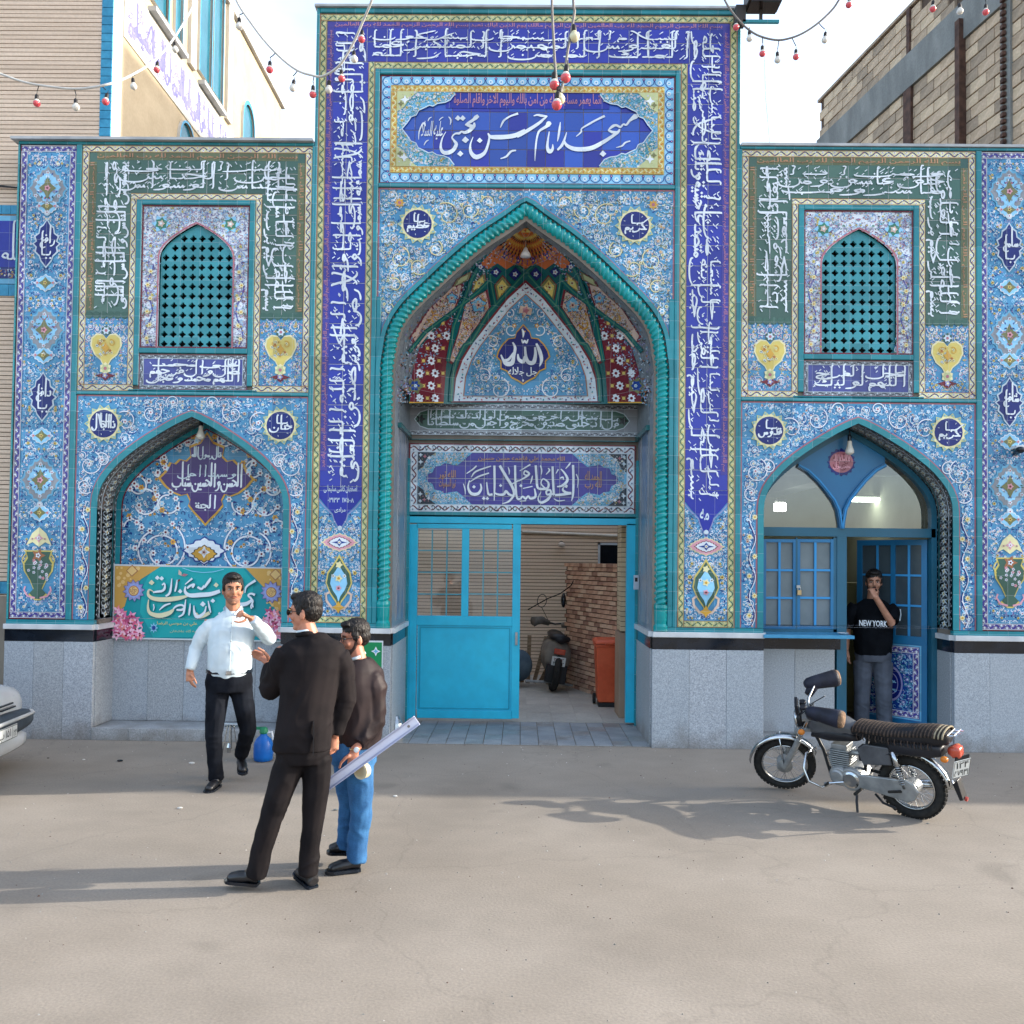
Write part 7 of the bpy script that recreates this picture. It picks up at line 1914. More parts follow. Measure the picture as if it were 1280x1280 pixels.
# ================================================================== motorcycle
chrome=noisemat('chrome','#a9adb0','#c6c9cb',metal=1.0,rough=.16,scale=4);M_alu=noisemat('cast_alloy','#8b8e8f','#a6a8a8',metal=.6,rough=.42,scale=12)
rubber=noisemat('tyre_rubber','#1c1c1c','#2b2a28',rough=.85,scale=20,bump=.3);blackp=noisemat('black_plastic','#15161a','#23242a',rough=.4,scale=5)
M_greyp=noisemat('grey_paint','#44464a','#585a5e',rough=.35,scale=5,fine=(30,.08));M_frame=noisemat('frame_black','#17181b','#24262a',rough=.45)
def spoked_wheel(parent,c,R_,w,T_=None,disc=None):
    b=MB();n,k=44,10;vs=[]
    def torus(b,R0,r0,rz,m,n=44,k=10):
        vs=[(c[0]+(R0+r0*math.cos(2*math.pi*j/k))*math.cos(2*math.pi*i/n),c[1]+rz*math.sin(2*math.pi*j/k),c[2]+(R0+r0*math.cos(2*math.pi*j/k))*math.sin(2*math.pi*i/n)) for i in range(n) for j in range(k)]
        b.add(vs,[(i*k+j,i*k+(j+1) % k,((i+1) % n)*k+(j+1) % k,((i+1) % n)*k+j) for i in range(n) for j in range(k)],m)
    torus(b,R_-w*.5,w*.5,w*.5,rubber)
    for i in range(44):
        a=2*math.pi*i/44;ca,sa_=math.cos(a),math.sin(a)
        for s in (-1,1):
            p=[(R_-.006,s*w*.10),(R_-.006,s*w*.40),(R_+.004,s*w*.33),(R_+.004,s*w*.12)]
            q_=[]
            for da in (-.05,.05):
                for (r,y) in p: q_.append((c[0]+r*math.cos(a+da+s*.03),c[1]+y,c[2]+r*math.sin(a+da+s*.03)))
            b.add(q_,[(0,1,2,3),(7,6,5,4),(0,4,5,1),(1,5,6,2),(2,6,7,3),(3,7,4,0)],rubber)
    def fin(b,name,par,sm=True):
        if T_: b.xf(T_)
        return b.build(name,par,smooth=sm,world=False,fixn=True)
    t=fin(b,'wheel',parent)
    b=MB();torus(b,R_-w-.006,.012,w*.36,chrome,44,8);fin(b,'rim',t)
    b=MB();b.lathe(c,[(.018,-.075),(.03,-.07),(.075,-.05),(.075,.05),(.03,.07),(.018,.075)],M_alu,24,'y');fin(b,'hub',t,False)
    b=MB()
    for i in range(36):
        a=2*math.pi*i/36;s=1 if i % 2 else -1;a2=a+(.35 if (i//2) % 2 else -.35)
        b.tube([(c[0]+.06*math.cos(a2),c[1]+s*.04,c[2]+.06*math.sin(a2)),(c[0]+(R_-w-.004)*math.cos(a),c[1],c[2]+(R_-w-.004)*math.sin(a))],.0022,chrome,4,False)
    fin(b,'spoke',t)
    return t
def motorcycle():
    rear=G(1143,1022);front=G(984,989);v=front-rear;L=v.length
    e=empty('motorcycle',rear,'black and chrome motorcycle with hand muffs, leaning on its side stand before the booth','motorcycle')
    yaw=math.atan2(v.y,v.x);sc=L/1.22;e.scale=(sc,sc,sc)
    e.rotation_euler=(Matrix.Rotation(yaw,3,'Z') @ Matrix.Rotation(R(-11),3,'X')).to_euler()
    WB,RW=1.22,.290
    ra=(0,0,RW);fa_=(WB,0,RW);hs=Vector((.92,0,.80));ax=Vector((.30,0,-.51)).normalized()
    St=Matrix.Translation(hs) @ Matrix.Rotation(R(-30),4,ax) @ Matrix.Translation(-hs)
    def P(b,name,par=e,steer=False,sm=False,**k):
        if steer: b.xf(St)
        return b.build(name,par,smooth=sm,world=False,fixn=True,**k)
    rwh=spoked_wheel(e,ra,RW,.085);fwh=spoked_wheel(e,fa_,RW,.07,St)
    b=MB()
    for pts in ([hs+Vector((.0,0,.05)),(.80,0,.76),(.40,0,.70),(.10,0,.70),(-.25,0,.69)],[hs-Vector((0,0,.05)),(.80,0,.50),(.74,0,.24),(.62,0,.20)],[(.62,0,.20),(.42,0,.24),(.40,0,.50),(.36,0,.70)],
                [(.40,.08,.50),(.10,.10,.62),(-.22,.09,.66)],[(.40,-.08,.50),(.10,-.10,.62),(-.22,-.09,.66)]): b.tube(pts,.017,M_frame,8)
    b.lathe(hs-Vector((0,0,.08)),[(.028,0),(.028,.16)],M_frame,12);P(b,'frame',sm=True)
    b=MB()
    for s in (-1,1): b.tube([(.42,s*.09,.34),(.2,s*.10,.31),(-.02,s*.10,RW)],.016,M_frame,8)
    P(b,'swingarm',sm=True)
    for s in (-1,1):
        b=MB();b.tube([(.02,s*.12,.31),(.10,s*.12,.64)],.014,chrome,8);b.tube([(.055,s*.12,.455),(.10,s*.12,.64)],.024,chrome,10)
        coil=[Vector((.02,s*.12,.31)).lerp(Vector((.10,s*.12,.64)),.12+.5*t/80)+Vector((.028*math.cos(t*.63),.028*math.sin(t*.63),0)) for t in range(81)]
        b.tube(coil,.0045,chrome,5);P(b,'shock_absorber',sm=True)
    b=MB()
    b.lathe((.50,0,.30),[(.02,-.13),(.10,-.125),(.115,-.10),(.115,.10),(.10,.125),(.02,.13)],M_alu,26,'y')
    b.lathe((.62,0,.31),[(.02,-.11),(.085,-.105),(.095,-.08),(.095,.10),(.08,.125),(.02,.13)],M_alu,24,'y')
    b.box(.40,.70,-.09,.09,.21,.36,M_alu)
    for k in range(9):
        z=.38+k*.020;w=.085-.002*abs(k-4);b.box(.60-w,.60+w+.03,-w-.005,w+.005,z,z+.009,M_alu)
    b.box(.55,.68,-.055,.055,.36,.58,M_alu);b.box(.54,.69,-.07,.07,.56,.60,M_alu);P(b,'engine',bevel=.006)
    b=MB();b.lathe((.50,.128,.30),[(.001,.012),(.06,.010),(.075,.002),(.08,-.002)],chrome,24,'y');b.lathe((.63,.128,.31),[(.001,.012),(.05,.010),(.062,.0),(.066,-.002)],M_alu,24,'y');P(b,'crankcase_cover')
    b=MB();b.tube([(.68,-.03,.50),(.78,-.06,.44),(.78,-.11,.26),(.60,-.14,.19),(.30,-.15,.20)],.020,chrome,10);b.tube([(.30,-.15,.20),(.20,-.16,.215),(-.30,-.17,.30)],[.022,.042,.046],chrome,14);P(b,'exhaust',sm=True)
    b=MB();b.tube([(.53,0,.52),(.42,0,.53)],.03,M_alu,10);b.box(.34,.44,-.05,.05,.47,.60,blackp);P(b,'carburettor')
    b=MB();pts=[(-.10,.29),(-.06,.215),(.0,.185),(.08,.20),(.46,.245),(.50,.30),(.46,.365),(.08,.385),(.0,.395),(-.06,.365)];b.prism([(x,z) for x,z in pts],.095,.125,M_alu);P(b,'chain_case',bevel=.008)
    b=MB();b.tube([(.42,.10,.22),(.42,.24,.225)],.014,rubber,8);b.tube([(.56,.12,.27),(.70,.17,.25),(.72,.21,.26)],.008,chrome,6);b.tube([(.70,.16,.25),(.70,.23,.25)],.012,rubber,8);b.tube([(.05,.12,.28),(.12,.22,.30)],.013,rubber,8);P(b,'foot_peg')
    b=MB();b.tube([(.46,.09,.22),(.44,.17,.12),(.40,.25,-.035)],.012,M_frame,8);b.tube([(.37,.22,-.035),(.43,.28,-.04)],.010,M_frame,6);P(b,'side_stand')
    b=MB();b.tube([(.30,.08,.19),(.22,.12,.14),(.10,.14,.12)],.011,M_frame,8);P(b,'centre_stand')
    def ring(x,hw,z0,z1,n=16,p=2.6):
        return [(x,hw*math.copysign(abs(math.cos(t))**(2/p),math.cos(t)),(z0+z1)/2+(z1-z0)/2*math.copysign(abs(math.sin(t))**(2/p),math.sin(t))) for t in [2*math.pi*(i+.5)/n for i in range(n)]]
    b=MB();b.loft([ring(x,hw,a,c_) for x,hw,a,c_ in ((.91,.03,.72,.76),(.89,.09,.67,.84),(.82,.125,.65,.885),(.70,.13,.645,.89),(.56,.115,.66,.85),(.46,.085,.68,.80),(.42,.05,.70,.77))],M_greyp);P(b,'fuel_tank',sm=True)
    b=MB();b.loft([ring(x,hw,a,c_) for x,hw,a,c_ in ((.86,.11,.64,.70),(.70,.135,.62,.78),(.52,.12,.64,.76),(.42,.09,.66,.72))],blackp);P(b,'tank_apron',sm=True)
    b=MB();b.lathe((.70,0,.885),[(.045,0),(.045,.014),(.03,.02)],chrome,18);P(b,'fuel_cap')
    for s in (-1,1):
        b=MB();b.prism([(.12,.50),(.38,.46),(.43,.60),(.36,.66),(.14,.66)],s*.10-.012,s*.10+.012,M_greyp);P(b,'side_panel',bevel=.012)
    b=MB();b.loft([ring(x,hw,a,c_,18,3) for x,hw,a,c_ in ((.50,.07,.74,.79),(.46,.105,.715,.81),(.30,.13,.70,.82),(.12,.135,.70,.835),(-.06,.135,.71,.865),(-.26,.125,.72,.87),(-.34,.09,.74,.85),(-.36,.05,.76,.83))],blackp);seat=P(b,'seat',sm=True)
    kn=[noisemat('knit_dark','#1d1918','#2a2523',rough=.95,scale=40,bump=.5),noisemat('knit_tan','#3a302b','#51443c',rough=.95,scale=40,bump=.5),noisemat('knit_cream','#857a64','#9c917a',rough=.95,scale=40,bump=.5)]
    b=MB()
    for k in range(50):
        x=.44-k*.0158;f=1 if x>-.06 else 1;zt_=.822+(.0 if x>.12 else (.12-x)*.14 if x>-.2 else .045)
        m=kn[0] if k % 2 else kn[1]
        if x<-.26: m=kn[2] if k % 2 else kn[0]
        arc=[(x,.140*math.cos(t),zt_-.065+.075*math.sin(t)**.6) for t in [math.pi*(.03+.94*i/12) for i in range(13)]]
        b.tube(arc,.0088,m,6)
    P(b,'knitted_seat_cover',seat,sm=True)
    b=MB()
    for k in range(24): x=.40-k*.028;b.tube([(x,.138,.765),(x+.004,.146,.735),(x-.003,.143,.71)],.005,kn[0] if k % 2 else kn[1],5)
    P(b,'tassels',seat,kind='stuff')
    b=MB();b.loft([ring(x,hw,a,c_,14,4) for x,hw,a,c_ in ((.16,.10,.64,.72),(.10,.14,.60,.74),(-.22,.14,.62,.76),(-.30,.11,.64,.74))],blackp);P(b,'tail_fairing',sm=True)
    b=MB()
    for s in (-1,0,1): b.tube([(-.24,s*.07,.80),(-.34,s*.075,.835),(-.44,s*.075,.85)],.007,chrome,6)
    b.tube([(-.36,-.09,.845),(-.36,.09,.845)],.006,chrome,6);b.tube([(-.41,-.09,.848),(-.41,.09,.848)],.006,chrome,6);P(b,'rear_rack')
    b=MB();n=14
    rings=[]
    for i in range(n+1):
        a=R(20+150*i/n);rr_=RW+.045;rings.append([(rr_*math.cos(a),-.06,RW+rr_*math.sin(a)),(( rr_+.012)*math.cos(a),0,RW+(rr_+.012)*math.sin(a)),(rr_*math.cos(a),.06,RW+rr_*math.sin(a)),((rr_-.004)*math.cos(a),.055,RW+(rr_-.004)*math.sin(a)),((rr_+.008)*math.cos(a),0,RW+(rr_+.008)*math.sin(a)),((rr_-.004)*math.cos(a),-.055,RW+(rr_-.004)*math.sin(a))])
    b.loft(rings,chrome);P(b,'rear_mudguard',sm=True)
    b=MB();b.loft([ring(-.34,.05,.66,.72,12,4),ring(-.38,.065,.63,.735,12,4),ring(-.43,.06,.635,.73,12,4),ring(-.44,.04,.65,.71,12,4)],noisemat('tail_red','#a8402e','#bb5038',rough=.2,spec=.6));P(b,'tail_light',sm=True)
    for s in (-1,1): b=MB();b.tube([(-.33,s*.06,.66),(-.35,s*.14,.66)],.006,chrome,6);b.ell((-.35,s*.165,.66),(.032,.028,.028),noisemat('amber','#c87428','#d88838',rough=.2));P(b,'indicator',sm=True)
    Mp=Matrix.Translation((-.425,0,.535)) @ Matrix.Rotation(R(-30),4,'Z') @ Matrix.Rotation(R(-14),4,'Y')
    b=MB();b.box(-.003,.003,-.085,.085,-.085,.085,noisemat('plate_white','#c0c4c2','#cdd0ce',rough=.4));b.box(.003,.012,-.07,.07,-.075,.12,blackp);b.xf(Mp);plate=P(b,'number_plate')
    def pmap(u,v,off): return tuple(Mp @ Vector((-.004-off*.4,-u*Q,v*Q)))
    a=Art(0,pmap);a.text('۱۲۴',-8,1,8,8.6,'black',1,0,.01,1.0);a.text('۵۷۹۳۱',-9,-8.4,9,-.6,'black',1,0,.01,1.0);a.frame(-10,-10,10,10,.5,'black',1);a.build('plate_number',plate,world=False)
    b=MB();b.prism([(-.40,.44),(-.44,.27),(-.41,.26),(-.36,.40)],-.05,.05,blackp);P(b,'mud_flap',bevel=.005)
    b=MB();b.tube([(-.44,0,.27),(-.46,0,.265)],.02,noisemat('reflector','#9a3a30','#b04a3c',rough=.2),12);P(b,'reflector')
    b=MB()
    for s in (-1,1):
        b.tube([(.90,s*.09,.88),(1.04,s*.09,.62)],.020,chrome,10);b.tube([(1.04,s*.09,.62),(1.19,s*.09,.35),(1.22,s*.085,RW)],[.028,.028,.022],M_alu,10)
    b.box(.86,.98,-.12,.12,.84,.87,M_alu);b.box(.90,1.02,-.12,.12,.72,.75,M_alu);P(b,'front_fork',steer=True,sm=False)
    b=MB();rings=[]
    for i in range(n+1):
        a=R(10+150*i/n);rr_=RW+.035;rings.append([(WB+rr_*math.cos(a),-.055,RW+rr_*math.sin(a)),(WB+(rr_+.014)*math.cos(a),0,RW+(rr_+.014)*math.sin(a)),(WB+rr_*math.cos(a),.055,RW+rr_*math.sin(a)),(WB+(rr_-.004)*math.cos(a),.05,RW+(rr_-.004)*math.sin(a)),(WB+(rr_+.009)*math.cos(a),0,RW+(rr_+.009)*math.sin(a)),(WB+(rr_-.004)*math.cos(a),-.05,RW+(rr_-.004)*math.sin(a))])
    b.loft(rings,chrome)
    for s in (-1,1): b.tube([(WB+.0,s*.06,RW+.33),(WB,s*.075,RW+.02)],.006,chrome,6)
    P(b,'front_mudguard',steer=True,sm=True)
    b=MB();b.lathe((1.03,0,.80),[(.02,-.10),(.06,-.09),(.08,-.04),(.085,.0)],blackp,20,'x');P(b,'headlight_bowl',steer=True,sm=True)
    b=MB();b.lathe((1.03,0,.80),[(.088,.0),(.088,.014),(.078,.018),(.06,.026),(.001,.034)],chrome,20,'x');P(b,'headlight',steer=True,sm=True)
    b=MB();b.box(1.0,1.03,-.08,.08,.89,.99,blackp);b.box(.985,.999,-.07,.07,.90,.98,noisemat('visor_glass','#545a60','#676d73',rough=.1));b.lathe((.96,.045,.93),[(.035,0),(.035,.03)],blackp,14);b.lathe((.96,-.045,.93),[(.035,0),(.035,.03)],blackp,14);P(b,'instrument_pod',steer=True,bevel=.008)
    for s in (-1,1): b=MB();b.tube([(.98,s*.08,.76),(1.0,s*.15,.76)],.006,chrome,6);b.ell((1.0,s*.175,.76),(.032,.028,.028),MATS['amber']);P(b,'indicator',steer=True,sm=True)
    b=MB();b.tube([(.74,.36,1.00),(.82,.24,1.03),(.90,.10,.95),(.91,0,.92),(.90,-.10,.95),(.82,-.24,1.03),(.74,-.36,1.00)],.011,chrome,8);P(b,'handlebar',steer=True,sm=True)
    M_muff=noisemat('muff_nylon','#14161f','#232636',rough=.6,scale=9,bump=.5,bscale=14);M_fur=noisemat('muff_fur','#64503f','#8a705a',rough=.95,scale=30,bump=.8)
    for s in (-1,1):
        c_=Vector((.80,s*.30,1.01));d_=Vector((-.94,s*.30,-.10)).normalized();b=MB()
        base=c_-d_*.13
        prof=[(0,.03),(.03,.056),(.09,.066),(.16,.072),(.22,.078),(.28,.084),(.31,.082)]
        b.tube([base+d_*t+Vector((0,-s*.03*(1-t/.3),0)) for t,r in prof],[r for t,r in prof],M_muff,16);b.tube([c_-d_*.02,c_+Vector((.10,-s*.12,-.07))],[.06,.04],M_muff,12)
        mf=P(b,'hand_muff',steer=True,sm=True)
        b=MB();b.tube([base+d_*.30,base+d_*.335],[.084,.070],M_fur,16);P(b,'fur_lining',mf,steer=True,sm=True)
    b=MB()
    for s in (-1,1): b.tube([(.86,s*.03,.52),(.90,s*.16,.50),(.90,s*.23,.38),(.86,s*.23,.26),(.76,s*.18,.20),(.70,s*.04,.21)],.012,chrome,8)
    P(b,'crash_bar',sm=True)
    b=MB();b.tube([(.80,.12,.99),(.95,.14,.85),(.92,.05,.70),(.70,.03,.62)],.005,blackp,6);b.tube([(.80,-.12,.99),(1.0,-.12,.86),(1.10,-.06,.55),(1.2,-.07,.31)],.005,blackp,6);P(b,'cable')
motorcycle()
# ================================================================== things in the yard
M_bin=noisemat('bin_orange','#c2502f','#d05f3c',rough=.45,scale=3,fine=(20,.06))
def bin_():
    Yb=2.55;x0,z0=X_(759,866,Yb),0.0;e=empty('wheeled_bin',(x0,Yb,.012),'orange wheeled rubbish bin with closed lid beside the old brick wall','bin');h=Z_(757,800,Yb)
    w0,w1=.13,.165;d0,d1=.16,.20;s=1.0
    b=MB();b.loft([[(-w0,-d0,.06),(w0,-d0,.06),(w0,d0,.06),(-w0,d0,.06)],[(-w0*1.05,-d0*1.03,.12),(w0*1.05,-d0*1.03,.12),(w0*1.05,d0*1.03,.12),(-w0*1.05,d0*1.03,.12)],[(-w1,-d1,h-.07),(w1,-d1,h-.07),(w1,d1,h-.07),(-w1,d1,h-.07)]],M_bin);b.box(-w1-.012,w1+.012,-d1-.012,d1+.012,h-.09,h-.055,M_bin);b.build('body',e,world=False,bevel=.012)
    b=MB();b.loft([[(-w1-.02,-d1-.02,h-.05),(w1+.02,-d1-.02,h-.05),(w1+.02,d1+.05,h-.05),(-w1-.02,d1+.05,h-.05)],[(-w1-.015,-d1-.015,h-.025),(w1+.015,-d1-.015,h-.025),(w1+.015,d1+.05,h-.015),(-w1-.015,d1+.05,h-.015)],[(-w1+.03,-d1+.03,h+.0),(w1-.03,-d1+.03,h+.0),(w1-.03,d1,h+.01),(-w1+.03,d1,h+.01)]],M_bin);b.box(-.05,.05,-d1-.045,-d1-.01,h-.055,h-.03,M_bin);b.build('lid',e,world=False,bevel=.006)
    for s_ in (-1,1): b=MB();b.lathe((s_*(w0+.03),d0-.02,.07),[(.02,-.02),(.07,-.018),(.07,.018),(.02,.02)],rubber,18,'x');b.build('wheel',e,world=False)
    b=MB();b.box(-w0,w0,-d0,d0-.1,.0,.055,blackp);b.build('foot',e,world=False)
bin_()
def parked_scooter():
    Ys=3.7;x=X_(690,840,Ys);e=empty('parked_motorcycle',(x,Ys,.012),'dusty grey motorcycle seen from behind inside the yard, its handlebars wrapped','motorcycle');e.rotation_euler=(0,R(9),R(6))
    M_d=noisemat('dusty_grey','#58534e','#7b746c',rough=.7,scale=6,bump=.3)
    b=MB();n,k=30,8;rr_,r0=.22,.06
    b.add([((r0*.9*math.sin(2*math.pi*j/k)),(rr_+r0*math.cos(2*math.pi*j/k))*math.cos(2*math.pi*i/n),.28+(rr_+r0*math.cos(2*math.pi*j/k))*math.sin(2*math.pi*i/n)) for i in range(n) for j in range(k)],[(i*k+j,i*k+(j+1) % k,((i+1) % n)*k+(j+1) % k,((i+1) % n)*k+j) for i in range(n) for j in range(k)],rubber);b.build('rear_wheel',e,world=False,smooth=True,fixn=True)
    b=MB();b.loft([[(hw*math.cos(t),y,zc+hz*math.sin(t)) for t in [2*math.pi*i/14 for i in range(14)]] for y,hw,zc,hz in ((-.10,.10,.52,.16),(-.06,.19,.52,.24),(.15,.23,.50,.26),(.45,.20,.55,.2),(.8,.14,.6,.16),(.95,.06,.6,.08))],M_d);b.build('body',e,world=False,smooth=True,fixn=True)
    b=MB();b.loft([[(hw*math.cos(t),y,zc+.06*math.sin(t)) for t in [2*math.pi*i/12 for i in range(12)]] for y,hw,zc in ((-.12,.06,.76),(-.06,.14,.78),(.3,.15,.77),(.6,.12,.80))],blackp);b.build('seat',e,world=False,smooth=True,fixn=True)
    b=MB();b.box(-.08,.08,-.14,-.10,.55,.63,MATS['tail_red']);b.build('tail_light',e,world=False,bevel=.01)
    b=MB();b.box(-.10,.10,-.155,-.15,.39,.52,MATS['plate_white']);pl_=b.build('number_plate',e,world=False)
    a=Art(0,lambda u,v,off: (u*Q,-.156-off*.3,v*Q));a.text('۳۸۲',-9,55,9,61,'maroon',1,0,.01);a.text('۴۱۷۶۲',-10,48,10,54,'black',1,0,.01);a.build('plate_number',pl_,world=False)
    b=MB();b.box(-.15,.15,-.13,-.02,.14,.40,blackp);b.build('mud_flap',e,world=False,bevel=.01)
    b=MB();b.tube([(-.33,.62,.86),(-.2,.70,.95),(0,.75,.93),(.2,.70,.98),(.34,.62,.95)],.014,M_frame,8);b.build('handlebar',e,world=False,smooth=True)
    for s in (-1,1): b=MB();b.tube([(s*.10,.72,.93),(s*.22,.68,.96),(s*.36,.58,.93 if s<0 else .99)],[.04,.06,.07],M_d,12);b.build('wrapped_grip',e,world=False,smooth=True)
    b=MB();b.tube([(-.10,.74,.95),(-.24,.74,1.14),(-.25,.74,1.16)],.005,M_frame,6);ring_=[(-.26+.07*math.cos(t),.74,1.25+.10*math.sin(t)) for t in [2*math.pi*i/16 for i in range(17)]];b.tube(ring_,.006,M_frame,6);b.build('mirror_ring',e,world=False)
    b=MB();b.tube([(-.42,-.1,.10),(0,-.04,.14),(.30,.1,.12)],.02,M_alu,8);b.build('exhaust',e,world=False)
parked_scooter()
e=empty('wood_scraps',(X_(657,835,4.4),4.4,.01),'leaning pile of wooden scraps and a blue cloth behind the parked motorcycle','scrap pile')
M_wd=noisemat('scrap_wood','#7c6650','#a08870',rough=.9,scale=8,stretch=(1,1,5))
for k in range(7):
    b=MB();b.box(-.03,.03,-.012,.012,0,.75,M_wd);b.xf(Matrix.Translation((.02+.09*k-.25,.05*(k % 3),.02)) @ Matrix.Rotation(R(-38+k*13),4,'Y') @ Matrix.Rotation(R(10),4,'X'));b.build('board',e,world=False)
b=MB();b.ell((-.10,-.25,.32),(.20,.16,.24),noisemat('blue_tarp','#43525f','#5a6b78',rough=.8,scale=5,bump=.4));b.build('blue_cloth',e,world=False,smooth=True)
b=MB();b.lathe((-.2,-.3,.13),[(.03,-.04),(.12,-.035),(.12,.035),(.03,.04)],rubber,20,'y');b.build('small_wheel',e,world=False)
b=MB();b.tube([(X_(660,762,4.6),4.6,Z_(660,762,4.6)),(X_(685,748,4.5),4.5,Z_(685,748,4.5)),(X_(700,742,4.3),4.25,Z_(700,742,4.3)),(X_(713,735,4.2),4.1,Z_(713,732,4.2)),(X_(719,722,4.1),4.1,Z_(719,722,4.1))],.009,M_black,6);b.ell((X_(704,750,4.2),4.1,Z_(704,750,4.2)),(.04,.05,.11),M_black);b.build('black_cable',None,label='black cable strung along the yard wall to the old brick wall top',cat='cable',smooth=True)
# ================================================================== small things on the ground
def bottle():
    p=G(329,951);e=empty('water_carrier',p,'blue plastic water canister with green top standing on the kerb behind the men','canister')
    M_b=noisemat('canister_blue','#0c4f98','#145fae',rough=.3,scale=4)
    b=MB();b.lathe((0,0,0),[(.06,0),(.085,.01),(.09,.05),(.088,.16),(.07,.205),(.035,.235),(.03,.26)],M_b,22);b.build('body',e,world=False,smooth=True)
    b=MB();b.lathe((0,0,.255),[(.035,0),(.04,.015),(.035,.05),(.02,.06)],noisemat('cap_green','#1c6a48','#277a56',rough=.4),16);b.box(-.07,-.01,-.012,.012,.29,.315,MATS['cap_green']);b.build('cap',e,world=False)
    b=MB();b.tube([(.03,0,.26),(.075,0,.27),(.09,0,.20)],.010,noisemat('handle_white','#bcc4cc','#ccd2d8'),8);b.build('handle',e,world=False)
    p=G(287,940);e=empty('chrome_tap_stand',p,'small chrome folding stand with feet behind the legs of the man in white','stand')
    b=MB()
    for (x1,x2) in ((-.06,.0),(.0,.06)): b.tube([(x1*.4,0,.26),(x1,-.02,.02)],.006,chrome,6);b.tube([(x2*.4,.03,.26),(x2,.05,.02)],.006,chrome,6)
    b.tube([(-.08,0,.27),(.10,0,.27)],.009,chrome,8);b.tube([(-.08,.04,.24),(.10,.04,.24)],.007,chrome,8);b.lathe((0,-.02,.05),[(.018,-.05),(.022,0),(.012,.04)],chrome,10);b.build('frame',e,world=False)
bottle()
p=G(495,922);e=empty('black_bag',p,'small black bag in clear plastic leaning at the foot of the gate pier','bag')
b=MB();b.ell((0,0,.055),(.075,.05,.06),M_black,14,8);b.build('bag',e,world=False,smooth=True)
b=MB();b.lathe((0,0,0),[(.08,.01),(.085,.08),(.07,.16),(.05,.20),(.03,.23)],glassmat('clear_plastic',(.85,.9,.95),.15,.35),12);b.build('clear_wrap',e,world=False)
gr=MB();rg=random.Random(12)
for k in range(1500):
    x,y=rg.uniform(-6.5,6.5),-rg.random()**1.6*6.0-.02;s=rg.uniform(.002,.0065)*(1.5 if rg.random()<.08 else 1);a_=rg.uniform(0,6.28);P_=[(x+s*math.cos(a_+i*2.1),y+s*math.sin(a_+i*2.1),.0005) for i in range(3)]+[(x,y,s*.9)]
    gr.add(P_,[(0,1,3),(1,2,3),(2,0,3)],(M_conc,M_cabw,M_rust,M_conc)[k % 4])
gr.build('grit',None,kind='stuff',label='fine grit and crumbs scattered over the street before the gateway',cat='grit')
for i,(px,py,s) in enumerate(((225,1011,.022),(494,996,.02),(60,948,.012),(105,950,.014),(420,1013,.02),(150,952,.03),(240,955,.03),(1160,900+130,.012))):
    p=G(px,py);b=MB();b.ell((0,0,s*.3),(s,s*.6,s*.35),(M_cabw,M_conc,M_black)[i % 3] if i not in (0,1) else M_cabw,8,5);b.v=[(x+p.x+random.uniform(-.003,.003),y+p.y,z+p.z) for x,y,z in b.v]
    b.build('pebble',None,label=('white scrap of paper on the sunlit street left of the men','pale pebble at the shade edge by the jacket man','dark chip on the kerb by the car','pale chip by the left niche','dark chip by the suit man','grey crumb of concrete before the left niche','pale crumb of concrete before the left niche ledge','black chip under the motorcycle rack')[i],cat='litter')
